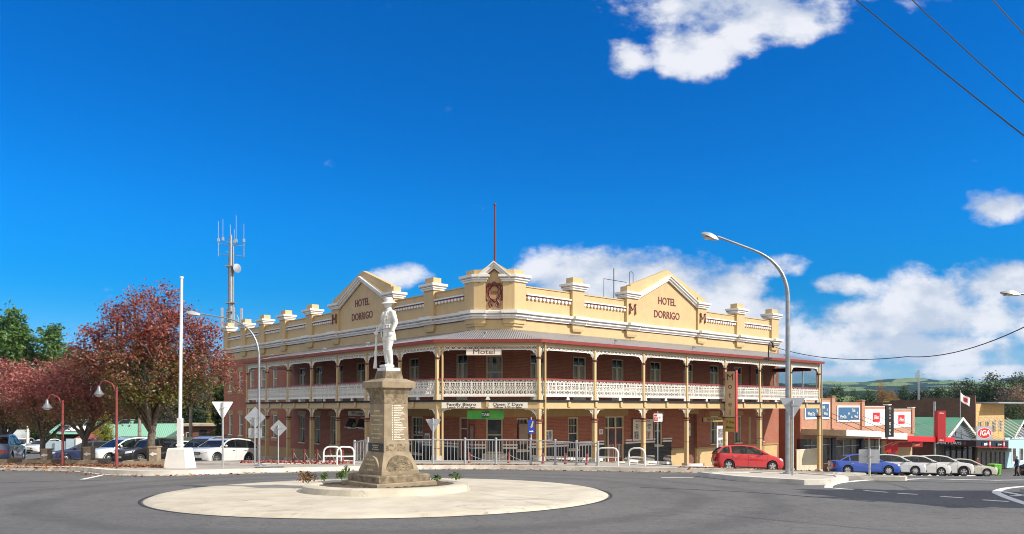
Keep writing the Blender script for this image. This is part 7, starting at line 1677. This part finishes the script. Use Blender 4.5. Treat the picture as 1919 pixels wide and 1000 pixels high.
o = thing('motel_board', 'dark board with white letters MOTEL over the silver four-wheel drive', 'sign', TR(*xd(362, 62), -1.35)); mb = MB(); mb.box(-.95, .95, 0, .1, -.22, .22); mk(mb, 'panel', M['text_dark'], o, W[o.name]); ln(o, 'MOTEL', .40, M['signwhite'], sx=1.1, bold=.006); mb = MB(); mb.tube([(-.7, .05, -2.2), (-.7, .05, -.2)], .05, 6); mb.tube([(.7, .05, -2.2), (.7, .05, -.2)], .05, 6); mk(mb, 'legs', M['black'], o, W[o.name])
x, y = xd(332, 62); z = g(x, y); o = thing('sheet_fence', 'pale green ribbed fence behind the white hatchback', 'fence', TR(x, y, z)); mb = MB(); mb.box(-1.6, 1.6, -.03, .03, 0, 1.7); mk(mb, 'sheets', ribbed('pale_green_sheet', (.34, .42, .30), .25, .5, 0, 0, 1.0), o, W[o.name]); mk(MB().box(-1.62, 1.62, -.05, .05, 1.7, 1.75), 'top_rail', M['beige'], o, W[o.name])
# house with solar panels and white fence
o = lb('house', 'house with solar panels along its grey roof behind the white fence', 'house', 160, 100); Mx = TR(*xd(158, 102), 0, R(8))
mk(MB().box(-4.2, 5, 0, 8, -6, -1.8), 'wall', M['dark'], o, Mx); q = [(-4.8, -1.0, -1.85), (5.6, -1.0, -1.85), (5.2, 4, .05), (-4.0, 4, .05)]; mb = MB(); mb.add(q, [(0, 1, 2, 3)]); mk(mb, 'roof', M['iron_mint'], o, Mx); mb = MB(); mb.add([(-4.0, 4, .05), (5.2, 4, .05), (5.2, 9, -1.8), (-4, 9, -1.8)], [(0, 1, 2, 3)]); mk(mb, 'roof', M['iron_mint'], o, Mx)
M['solar'] = pm('solar_cell', (.012, .016, .035), .15, .3, 6)
for r_ in range(2):
    for i in range(6):
        x0, x1 = -3.6 + i * 1.42, -2.3 + i * 1.42; s0, s1 = .12 + r_ * .42, .50 + r_ * .42; f_ = lambda x, s: (x, lerp(-1.0, 4, s), lerp(-1.85, .05, s) + .1)
        mb = MB(); mb.add([f_(x0, s0), f_(x1, s0), f_(x1, s1), f_(x0, s1)] + [(a, b, c - .06) for a, b, c in (f_(x0, s0), f_(x1, s0), f_(x1, s1), f_(x0, s1))], [(0, 1, 2, 3), (4, 5, 1, 0), (5, 6, 2, 1), (7, 4, 0, 3)]); mb.mi = [0, 1, 1, 1]; mk(mb, 'solar_panel', [M['solar'], M['alloy']], o, Mx)
x, y = xd(122, 76); z = g(x, y); o = thing('white_fence', 'pale blue and white fence screen along the left-hand footpath', 'fence', TR(x, y, z, R(6))); Mx = W[o.name]
for i, (a, b, h, yy_) in enumerate(((-2.0, -1.0, 1.3, .3), (-.98, .1, 1.25, .1), (.12, 1.05, 1.5, 0), (1.07, 2.0, 1.55, -.1))): mk(MB().box(a, b, yy_ - .04, yy_ + .04, -.2, h), 'fence_panel', pm('pale_panel', (.42, .52, .58), .5, .1, 2) if i == 0 else (bpy.data.materials['pale_panel'] if i < 3 else M['signwhite']), o, Mx)
x, y = xd(150, 84); z = g(x, y); o = thing('shade_umbrella', 'white shade umbrella over the pale fence', 'umbrella', TR(x, y, z)); mk(MB().tube([(0, 0, 0), (0, 0, 2.9)], .05, 6), 'pole', M['alloy'], o, W[o.name]); mk(MB().lathe([(1.5, 2.3), (.75, 2.7), (.04, 2.95)], n=8), 'canopy', M['signwhite'], o, W[o.name])
o = lb('red_roof_house', 'small house with red roof behind the yellow conifer', 'house', 178, 92); Mx = TR(*xd(180, 96), 0, 0); mk(MB().box(-2.2, 2.2, 0, 4, -6, -2.2), 'wall', M['brick_brown'], o, Mx); mb = MB(); mb.add([(-2.6, -.5, -2.3), (2.6, -.5, -2.3), (1.6, 2, -1.1), (-1.6, 2, -1.1)], [(0, 1, 2, 3)]); mk(mb, 'roof', pm('red_roof', (.30, .06, .05), .6, .15, 3), o, Mx)
def ppole(label, px_, d_, ytop, r=.16, mat=None, arm=False):
    x, y = xd(px_, d_); z = g(x, y); h = CZ + (HY - ytop) / F * d_ - z; o = thing('power_pole', label, 'pole', TR(x, y, z)); mk(MB().tube([(0, 0, -.2), (0, 0, h)], [r, r * .75], 8), 'shaft', mat or M['pole'], o, W[o.name], smooth=60)
    if arm: mk(MB().box(-1.1, 1.1, -.06, .06, h - .9, h - .75), 'cross_arm', M['pole'], o, W[o.name])
ppole('grey timber pole standing left of the largest tree trunk', 262, 60, 768); ppole('grey timber pole behind the green-roofed building', 358, 74, 762, .2); ppole('pale pole at the verge far down the left-hand street', 52, 84, 798, .14, M['sign_cream'])
cable('pale wire crossing above the green roof', [at(-40, 775, 80), at(262, 787, 60), at(358, 781, 74), at(430, 775, 90)], .03, .2)
cable('second wire higher across the trees on the left', [at(200, 772, 72), at(358, 770, 74), at(425, 765, 90)], .025, .2)
# ================================================================== trees and plants
def leafmesh(name, cen, size, mat, seed, droop=.3, aspect=.55, jit=.35):
    """one small folded-flat leaf face per point, in a single mesh"""
    r = np.random.default_rng(seed); n = len(cen)
    nrm = r.normal(size=(n, 3)); nrm[:, 2] = np.abs(nrm[:, 2]) + droop; nrm /= np.linalg.norm(nrm, axis=1, keepdims=True)
    a = r.normal(size=(n, 3)); a -= nrm * (a * nrm).sum(1, keepdims=True); a /= np.linalg.norm(a, axis=1, keepdims=True); b = np.cross(nrm, a)
    s = size * (1 + jit * r.normal(size=(n, 1))).clip(.45, 1.8)
    v = np.stack([cen - a * s * .5, cen + b * s * aspect * .5, cen + a * s * .55, cen - b * s * aspect * .5], 1).reshape(-1, 3)
    me = bpy.data.meshes.new(name); me.vertices.add(4 * n); me.vertices.foreach_set('co', v.astype(np.float32).ravel())
    me.loops.add(4 * n); me.loops.foreach_set('vertex_index', np.arange(4 * n, dtype=np.int32)); me.polygons.add(n); me.polygons.foreach_set('loop_start', np.arange(0, 4 * n, 4, dtype=np.int32))
    me.update(calc_edges=True); me.validate(); me.materials.append(mat); return me
def clumps(lobes, ncl, per, spread, seed, shell=.55):
    """points gathered in clumps through the lobes of a crown (cx, cy, cz, rx, ry, rz)"""
    r = np.random.default_rng(seed); vol = np.array([l[3] * l[4] * l[5] for l in lobes]) ** .75; pk = r.choice(len(lobes), size=ncl, p=vol / vol.sum()); L = np.array(lobes)[pk]
    d = r.normal(size=(ncl, 3)); d /= np.linalg.norm(d, axis=1, keepdims=True); q = (shell + (1 - shell) * r.random((ncl, 1))) ** .8 * (1 + .10 * r.normal(size=(ncl, 1)))
    c = L[:, :3] + d * q * L[:, 3:]; k = np.maximum(3, r.poisson(per, ncl)); idx = np.repeat(np.arange(ncl), k); p = c[idx] + r.normal(size=(len(idx), 3)) * spread * np.array([1, 1, .75]) * (.7 + .6 * r.random((ncl, 1)))[idx]
    return p, c
def limbs(mb, base, top, r0, ends, seed, wob=.12):
    """a trunk and limbs that fork and taper towards the given points"""
    rr_ = random.Random(seed); B, Tp = Vector(base), Vector(top); n = 5
    tr = [B.lerp(Tp, i / n) + Vector((rr_.uniform(-1, 1), rr_.uniform(-1, 1), 0)) * wob * .3 * (i > 0) for i in range(n + 1)]
    mb.tube([tr[0] - Vector((0, 0, .2))] + tr, [r0 * 1.35] + [r0 * (1.18 if i == 0 else 1 - .3 * i / n) for i in range(n + 1)], 10)
    for e in ends:
        e = Vector(e); s = tr[-1] if rr_.random() < .6 else tr[-2]; L = (e - s).length; rb = r0 * rr_.uniform(.38, .55)
        m1 = s.lerp(e, .35) + Vector((rr_.uniform(-1, 1), rr_.uniform(-1, 1), rr_.uniform(-.2, .5))) * L * .10; m2 = s.lerp(e, .7) + Vector((rr_.uniform(-1, 1), rr_.uniform(-1, 1), rr_.uniform(0, .6))) * L * .08
        mb.tube([s - Vector((0, 0, .1)), m1, m2, e], [rb, rb * .75, rb * .45, rb * .12], 6)
        for q_ in (m1, m2):
            for _ in range(2): t2 = q_ + (e - s).normalized() * L * .15 + Vector((rr_.uniform(-1, 1), rr_.uniform(-1, 1), rr_.uniform(-.4, .5))) * L * .2; mb.tube([q_, q_.lerp(t2, .5) + Vector((0, 0, .05 * L)), t2], [rb * .45, rb * .28, rb * .06], 5)
def tree(label, base, lobes, trunk_top, r0, mat, ncl, per, size, spread, seed, bark=None, nlimb=9, name='tree', cat='tree', group=None, shell=.5, droop=.3, aspect=.55):
    b = Vector(base); o = thing(name, label, cat, Matrix.Translation(b), group); Mx = W[o.name]; p, c = clumps(lobes, ncl, per, spread, seed, shell)
    rr_ = random.Random(seed); mb = MB(); ends = [tuple(c[rr_.randrange(len(c))]) for _ in range(nlimb)]; limbs(mb, (0, 0, 0), trunk_top, r0, ends, seed); mk(mb, 'trunk', bark or M['bark'], o, Mx, smooth=60)
    mk(leafmesh('crown', p, size, mat, seed, droop, aspect), 'crown', None, o, Mx); return o
def autumn(name, cols_top, cols_low, z0, z1):
    """leaves still green low in the crown, turning red towards the tips"""
    m, t = newmat(name); oc = t.n('ShaderNodeTexCoord').outputs['Object']; ri = t.n('ShaderNodeNewGeometry').outputs['Random Per Island']; s_ = t.n('ShaderNodeSeparateXYZ'); t.t.links.new(oc, s_.inputs[0])
    def ramp(cols, f):
        cr = t.n('ShaderNodeValToRGB', inp={'Fac': f}); e = cr.color_ramp.elements
        while len(e) < len(cols): e.new(.5)
        for i, c in enumerate(cols): e[i].position = i / (len(cols) - 1)
        for i, c in enumerate(cols): e[i].color = (*c, 1)
        return cr.outputs[0]
    rx = t.math('ADD', t.math('MULTIPLY', s_.outputs[0], s_.outputs[0]), t.math('MULTIPLY', s_.outputs[1], s_.outputs[1]))
    f = t.math('ADD', t.math('DIVIDE', t.math('SUBTRACT', s_.outputs[2], z0), z1 - z0), t.math('ADD', t.math('MULTIPLY', rx, .035), t.math('MULTIPLY', t.math('SUBTRACT', t.noise(oc, .9, 4), .5), 1.5)))
    f = t.math('ADD', f, t.math('MULTIPLY', t.math('SUBTRACT', ri, .5), .9)); c = t.mix(t.ramp(f, .3, .75), ramp(cols_low, ri), ramp(cols_top, ri))
    d = t.n('ShaderNodeBsdfPrincipled', inp={'Base Color': c, 'Roughness': .42, 'Specular IOR Level': .5}); tr = t.n('ShaderNodeBsdfTranslucent', inp={'Color': c}); mx = t.n('ShaderNodeMixShader', inp={0: .3, 1: d.outputs[0], 2: tr.outputs[0]}); t.n('ShaderNodeOutputMaterial', inp={'Surface': mx.outputs[0]}); return m
TOPC = [(.18, .038, .034), (.30, .066, .052), (.41, .14, .095), (.24, .05, .045), (.39, .21, .12)]; LOWC = [(.05, .085, .015), (.10, .14, .025), (.18, .16, .03), (.27, .15, .05), (.07, .09, .02)]
M['pear'] = autumn('pear_leaves', TOPC, LOWC, 2.6, 5.9); M['pear_b'] = autumn('maroon_leaves', [(.24, .05, .052), (.38, .092, .085), (.47, .19, .15), (.30, .065, .064), (.42, .25, .18)], [(.32, .13, .07), (.14, .15, .03), (.40, .26, .13), (.10, .11, .025)], 1.6, 3.6)
M['pine'] = leafmat('pine_needles', [(.05, .105, .02), (.09, .17, .035), (.16, .24, .055)], .15, .35); M['darkgreen'] = leafmat('dark_foliage', [(.025, .05, .016), (.05, .085, .025), (.09, .125, .04)], .15, .3); M['green'] = leafmat('mid_foliage', [(.025, .05, .012), (.05, .085, .02), (.09, .12, .035)], .2, .3)
M['gum'] = leafmat('olive_foliage', [(.030, .042, .018), (.055, .07, .028), (.10, .10, .045)], .15, .25); M['gold'] = leafmat('golden_foliage', [(.10, .12, .01), (.28, .27, .02), (.40, .34, .04)], .3, .8); M['orange'] = leafmat('orange_foliage', [(.20, .085, .02), (.33, .16, .035), (.42, .24, .06)], .3, .2)
M['twig'] = leafmat('bare_twigs', [(.10, .075, .055), (.16, .12, .09), (.24, .19, .14)], .1, .4); M['pinkish'] = leafmat('pale_pink_foliage', [(.22, .13, .09), (.32, .20, .14), (.38, .27, .18)], .3, .5); M['hedge'] = leafmat('hedge_leaves', [(.03, .05, .012), (.07, .10, .02), (.14, .16, .03)], .2, .9)
# street trees in the planters
b = px_ground(283, 33.6, .0); tree('largest autumn tree, red above and green below, in a timber planter by the flagpole', b, [(-.3, 0, 6.3, 1.5, 1.5, 1.4), (-1.05, .2, 5.3, 1.8, 1.6, 1.4), (1.1, -.1, 5.6, 1.6, 1.6, 1.5), (2.1, .1, 4.5, 1.4, 1.2, 1.1), (-2.2, .2, 4.7, 1.3, 1.2, 1.1), (.1, -.7, 4.2, 2.1, 1.5, 1.4), (.2, .5, 7.5, .75, .8, .7), (-1.6, .2, 6.7, .6, .6, .5), (-2.6, 0, 5.9, .4, .4, .4), (3.0, 0, 4.2, .75, .7, .6), (-3.3, 0, 5.6, .45, .5, .4), (-3.1, 0, 4.6, .5, .5, .4), (-.7, 0, 3.1, 1.4, 1.1, .8), (1.2, .0, 3.2, 1.2, 1.0, .8), (2.1, .3, 6.1, .7, .7, .7), (3.5, .1, 3.6, .4, .4, .35)], (.05, 0, 1.9), .20, M['pear'], 1300, 30, .105, .19, 11, nlimb=18)
b = px_ground(159, 35.2, .0); tree('mid-sized maroon tree between the two red lamp posts', b, [(0, 0, 3.5, 1.5, 1.3, 1.0), (-1.0, 0, 3.7, 1.1, 1.0, .9), (1.0, .2, 3.2, 1.2, 1.0, .9), (0, 0, 4.4, 1.2, 1.0, .8), (-.2, -.2, 2.5, 1.3, 1.0, .6), (1.6, 0, 2.5, .7, .7, .5)], (.0, 0, 1.5), .15, M['pear_b'], 520, 26, .10, .19, 12, nlimb=13)
b = px_ground(84, 36.4, .0); tree('maroon tree on a thin trunk left of the first red lamp post', b, [(0, 0, 3.3, 1.5, 1.3, 1.0), (-1.1, 0, 3.5, 1.0, 1.0, .9), (1.0, .1, 3.0, 1.0, 1.0, .9), (.1, 0, 4.1, 1.3, 1.0, .8), (0, 0, 2.3, 1.2, 1.0, .55)], (-.1, 0, 1.35), .15, M['pear_b'], 480, 26, .10, .19, 13, nlimb=13)
b = px_ground(8, 38.5, .0); tree('maroon tree at the left edge leaning over the street', b, [(.2, 0, 3.4, 1.8, 1.4, 1.2), (-1.6, 0, 3.6, 1.3, 1.2, 1.1), (.9, 0, 2.4, 1.2, 1.0, .7), (-.2, 0, 4.5, 1.4, 1.1, .7)], (.1, 0, 1.3), .17, M['pear_b'], 600, 26, .10, .19, 14, nlimb=13)
# off to the right, just outside the view: the tree whose shade lies across the road
b = Gz(17.4, 15.2, 0); tree('leafy street tree standing to the right of the road', b, [(0, 0, 4.6, 2.2, 1.7, 1.1), (-1.1, .2, 4.0, 1.5, 1.3, .9), (1.5, 0, 4.9, 1.6, 1.4, 1.1), (.6, .3, 5.8, 1.6, 1.3, 1.0), (-2.4, .1, 4.0, .7, .6, .4)], (0, 0, 2.2), .18, M['green'], 1300, 28, .75, .3, 15, shell=.0)
# evergreens and bare trees behind the left-hand street
def far_tree(label, px_, d_, ytop, wpx, mat, seed, lob=7, flat=.8, ncl=180, per=16, size=None, low=.25, bark=None, group=None, spread=.07, nlimb=6, shell=.55):
    x, y = xd(px_, d_); z = g(x, y) - (.5 if d_ < 170 else 3); H = CZ + (HY - ytop) / F * d_ - z; Wd = wpx / F * d_ / 2; rr_ = random.Random(seed); lb_ = []
    for i in range(lob):
        t_ = low + (1 - low) * (i + .5) / lob; w = Wd * math.sin(math.pi * min(.97, .18 + .72 * (i + .6) / lob)) ** .7; a = rr_.uniform(0, 6.28); k = .35 * w
        lb_.append((k * math.cos(a), k * math.sin(a), H * t_, w * .75, w * .75, H * (1 - low) / lob * 1.25 * flat))
    return tree(label, (x, y, z), lb_, (0, 0, H * (low + .35)), max(.12, Wd * .07), mat, int(ncl * (1.5 if d_ < 160 else 2.2)), int(per * 1.4), (size or Wd * .14) * (.62 if d_ < 160 else .95), Wd * spread * 1.6, seed, bark or M['bark_dark'], nlimb, group=group, shell=shell)
grp = 'evergreens on the rise beyond the left-hand street'
far_tree('tallest dark green pine at the upper left', 35, 130, 588, 96, M['pine'], 21, 9, 1.0, 430, 22, .75, .2, group=grp); far_tree('rounder dark green pine right of the tallest one', 98, 128, 612, 72, M['pine'], 22, 8, 1.0, 320, 22, .7, .2, group=grp)
far_tree('green pine cut by the left edge', -22, 132, 606, 70, M['pine'], 23, 8, 1.0, 280, 20, .75, .2, group=grp); far_tree('dark pine behind the right half of the largest tree', 372, 128, 660, 90, M['green'], 24, 8, 1.0, 260, 20, .65, .05, group=grp)
far_tree('dark pine behind the flagpole', 325, 132, 680, 90, M['pine'], 25, 8, 1.0, 240, 20, .7, .05, group=grp); far_tree('dark pine behind the hall roof', 252, 134, 690, 90, M['darkgreen'], 26, 7, 1.0, 240, 20, .7, .05, group=grp)
far_tree('pale pinkish deciduous tree behind the yellow conifer', 200, 112, 655, 95, M['pinkish'], 27, 7, 1.0, 300, 16, .40, .15, shell=.3); far_tree('dark tree mass behind the trees at the left edge', 40, 118, 690, 150, M['darkgreen'], 28, 6, 1.0, 260, 20, .6, .1)
far_tree('tall narrow dark cypress against the hotel end wall', 413, 78, 690, 30, M['darkgreen'], 29, 9, 1.0, 300, 20, .22, .03); far_tree('yellow-leaved tree peeping from behind the hotel end wall', 408, 88, 690, 46, M['gold'], 30, 5, .9, 200, 16, .20, .35)
far_tree('bare brown tree behind the flat-roofed flats', 395, 112, 660, 75, M['twig'], 31, 6, 1.0, 170, 14, .28, .2, shell=.2, nlimb=16); far_tree('bare brown tree behind the green hall roof', 310, 116, 700, 70, M['twig'], 32, 6, 1.0, 170, 14, .28, .15, shell=.2, nlimb=16)
far_tree('bright yellow-green conifer beside the pale green roof', 197, 78, 778, 42, M['gold'], 33, 7, 1.0, 260, 18, .17, .05); far_tree('dark shrub before the white fence', 95, 82, 812, 40, M['darkgreen'], 34, 4, 1.0, 120, 18, .2, .1)
far_tree('brown shrub left of the hall gable', 182, 70, 824, 34, M['twig'], 35, 3, 1.0, 110, 18, .16, .05); far_tree('green garden shrub in front of the brick flats', 392, 60, 820, 40, M['hedge'], 36, 3, 1.0, 170, 18, .13, .05)
far_tree('clipped yellow-green hedge before the hall', 225, 66, 832, 60, M['hedge'], 37, 3, .9, 220, 18, .13, .0); far_tree('broad dark evergreen far behind the hall', 290, 150, 672, 150, M['pine'], 38, 7, 1.0, 320, 20, .8, .05); far_tree('broad evergreen behind the maroon trees', 130, 145, 668, 130, M['darkgreen'], 39, 7, 1.0, 300, 20, .8, .05)
# trees beyond the shops on the right
grp = 'trees beyond the right-hand shops'
for i, (px_, d_, yt, w, mt, lab) in enumerate(((1560, 190, 737, 70, 'green', 'round green tree just right of the hotel end post'), (1604, 200, 736, 34, 'darkgreen', 'dark dome-shaped conifer above the blue-panelled shop'), (1632, 230, 742, 60, 'green', 'low green tree behind the black upright sign'), (1655, 210, 727, 36, 'orange', 'orange autumn tree above the brick shops'), (1676, 220, 740, 30, 'orange', 'small fading orange tree beside the taller orange one'), (1692, 260, 731, 50, 'darkgreen', 'dark tree right of the orange ones'), (1520, 220, 742, 50, 'green', 'green tree seen through the end of the hotel balcony'), (1730, 240, 742, 70, 'gum', 'olive tree left of the radio mast'), (1770, 260, 738, 80, 'darkgreen', 'dark tree above the old brick side wall'), (1790, 300, 730, 70, 'gum', 'olive tree left of the flag'),
        (1822, 230, 724, 70, 'gum', 'olive tree above the strand-board roof, leftmost'), (1858, 220, 713, 74, 'darkgreen', 'tall dark tree crowning the right-hand rise'), (1895, 210, 716, 70, 'gum', 'olive tree near the right edge of the rise'), (1928, 220, 712, 70, 'darkgreen', 'dark tree cut by the right edge'), (1876, 190, 738, 60, 'twig', 'bare brown tree on the right-hand rise'), (1905, 150, 758, 74, 'green', 'green tree above the grey roof at the right edge'), (1840, 260, 735, 60, 'darkgreen', 'dark tree behind the strand-board front'), (1915, 185, 735, 60, 'pinkish', 'pale bare tree near the right edge'))):
    far_tree(lab, px_, d_, yt, w, M[mt], 50 + i, 6, 1.0, 260, 20, w / F * d_ * .045, .02, group=grp, spread=.08)
# far woods read as one mass: small round crowns over the lower slopes
r = np.random.default_rng(77); cs = []
for i in range(240):
    y = r.uniform(330, 760); px_ = r.uniform(1380, 2150); x = (px_ - CX) / F * y; zb_ = -12 + (y - 300) * .012 + max(0, (px_ - 1780)) * .05 * y / 500; s = r.uniform(3.0, 6.5)
    d_ = r.normal(size=(150, 3)); d_ /= np.linalg.norm(d_, axis=1, keepdims=True); cs.append(np.array([x, y, zb_ + s * .7]) + d_ * np.array([s, s, s * .8]) * (.8 + .25 * r.random((150, 1))))
o = mk(leafmesh('far_woods', np.concatenate(cs), 3.2, M['gum'], 78, .3, .9), 'far_woods', None); tag(o, kind='stuff')
cs = []
for i in range(150):
    y = r.uniform(150, 300); px_ = r.uniform(-260, 470); x = (px_ - CX) / F * y; s = r.uniform(2.5, 5.5)
    d_ = r.normal(size=(150, 3)); d_ /= np.linalg.norm(d_, axis=1, keepdims=True); cs.append(np.array([x, y, -7 + s * .7 + (y - 150) * .04]) + d_ * np.array([s, s, s * .9]) * (.8 + .25 * r.random((150, 1))))
o = mk(leafmesh('far_woods', np.concatenate(cs), 1.5, M['darkgreen'], 79, .3, .9), 'far_woods', None); tag(o, kind='stuff')
# ---- weeds in the roundabout ring
def weed(label, px_, py_, h, w, mat, seed, n=60, size=.09, rosette=False):
    p = G(px_, py_); p.z = g(p.x, p.y) + .24; o = thing('weed', label, 'plant', Matrix.Translation(p), 'weeds in the roundabout ring'); r = np.random.default_rng(seed)
    mb = MB()
    for i in range(7 if rosette else 5):
        a = r.uniform(0, 6.28); e = Vector((math.cos(a) * w * .8, math.sin(a) * w * .8, h * r.uniform(.6, 1.0))); mb.tube([(0, 0, -.05), tuple(e * .5 + Vector((0, 0, h * .2))), tuple(e)], [.008, .006, .003], 4)
    mk(mb, 'stems', M['hedge'], o, W[o.name]); t_ = r.random((n, 1)); a = r.uniform(0, 6.28, (n, 1)); q = np.concatenate([np.cos(a) * w * t_, np.sin(a) * w * t_, h * (.15 + .8 * r.random((n, 1))) * (1 - .4 * t_)], 1)
    mk(leafmesh('leaves', q, size, mat, seed, .2, .4), 'leaves', None, o, W[o.name])
M['weedg'] = leafmat('weed_leaves', [(.04, .09, .015), (.08, .15, .02), (.14, .20, .04)], .3, 3); M['weedr'] = leafmat('red_weed', [(.25, .05, .02), (.30, .14, .03), (.10, .14, .03)], .3, 4)
for i, (px_, py_, h, w, m_, lab, n) in enumerate(((577, 921, .34, .26, 'weedr', 'reddish shrub spilling over the left rim of the ring', 150), (608, 915, .20, .17, 'weedg', 'low weed right of the reddish shrub', 60), (641, 913, .26, .2, 'weedg', 'leafy weed before the left corner of the memorial step', 80), (686, 919, .34, .25, 'weedg', 'tallest bushy weed before the memorial, left of its corner edge', 120), (760, 920, .18, .22, 'weedg', 'low weed before the right face of the memorial', 80), (786, 921, .14, .14, 'weedg', 'smallest weed between two others right of the memorial', 40), (818, 917, .22, .13, 'weedg', 'thin upright weed near the right step', 40), (855, 914, .24, .2, 'weedg', 'weed furthest right in the ring', 80), (648, 901, .30, .12, 'weedg', 'dark spiky weed behind the left step of the memorial', 40))):
    weed(lab, px_, py_, h, w, M[m_], 200 + i, n)
# ---- red bedding plants before the side wall, leaf litter along the kerbs
def scatter(name, pts, size, mat, seed, lift=.02, droop=1.5, h=0.0):
    r = np.random.default_rng(seed); c = np.array([[x, y, g(x, y) + PH + lift + h * r.random()] for x, y in pts]); o = mk(leafmesh(name, c, size, mat, seed, droop, .6), name, None); return tag(o, kind='stuff')
rr_ = random.Random(4)
M['bedding'] = leafmat('red_bedding', [(.30, .02, .03), (.42, .05, .05), (.10, .10, .02)], .3, 5); M['litter'] = leafmat('fallen_leaves', [(.14, .05, .025), (.25, .11, .05), (.32, .18, .09)], .1, 2)
pts = []
for a, b, n in (((452, 35.2), (662, 34.6), 520),):
    for _ in range(n): t_ = rr_.random(); px_ = lerp(a[0], b[0], t_); d_ = lerp(a[1], b[1], t_) + rr_.gauss(0, .25); pts.append(xd(px_, d_))
scatter('red_bedding', pts, .10, M['bedding'], 5, .01, .4, .14)
pts = []
for _ in range(2600): px_ = rr_.uniform(-30, 330); d_ = rr_.triangular(29.5, 35.5, 31.8); pts.append(xd(px_, d_))
for _ in range(700): px_ = rr_.uniform(780, 1010); d_ = rr_.gauss(33.6, .22); pts.append(xd(px_, d_))
for _ in range(900): px_ = rr_.uniform(1270, 1560); d_ = rr_.gauss(31.2, .5); pts.append(xd(px_, d_))
scatter('leaf_litter', pts, .13, M['litter'], 6, .012)
pts = []
for _ in range(700):
    t_ = rr_.random(); k = int(t_ * (len(kfront) - 1)); p = kfront[k]; pts.append((p[0] + rr_.gauss(0, .5), p[1] - .35 - abs(rr_.gauss(0, .45))))
r = np.random.default_rng(8); o = mk(leafmesh('leaf_litter', np.array([[x, y, g(x, y) + .02] for x, y in pts]), .11, M['litter'], 8, 2.5, .6), 'leaf_litter', None); tag(o, kind='stuff')

# the air between here and the hills
M['haze'], t_ = newmat('haze'); t_.n('ShaderNodeOutputMaterial', inp={'Volume': t_.n('ShaderNodeVolumePrincipled', inp={'Color': (.28, .56, 1.0, 1), 'Density': 4.5e-5}).outputs[0]})
o = mk(MB().box(-3100, 6100, -320, 6600, -60, 170), 'haze', M['haze']); tag(o, kind='stuff')
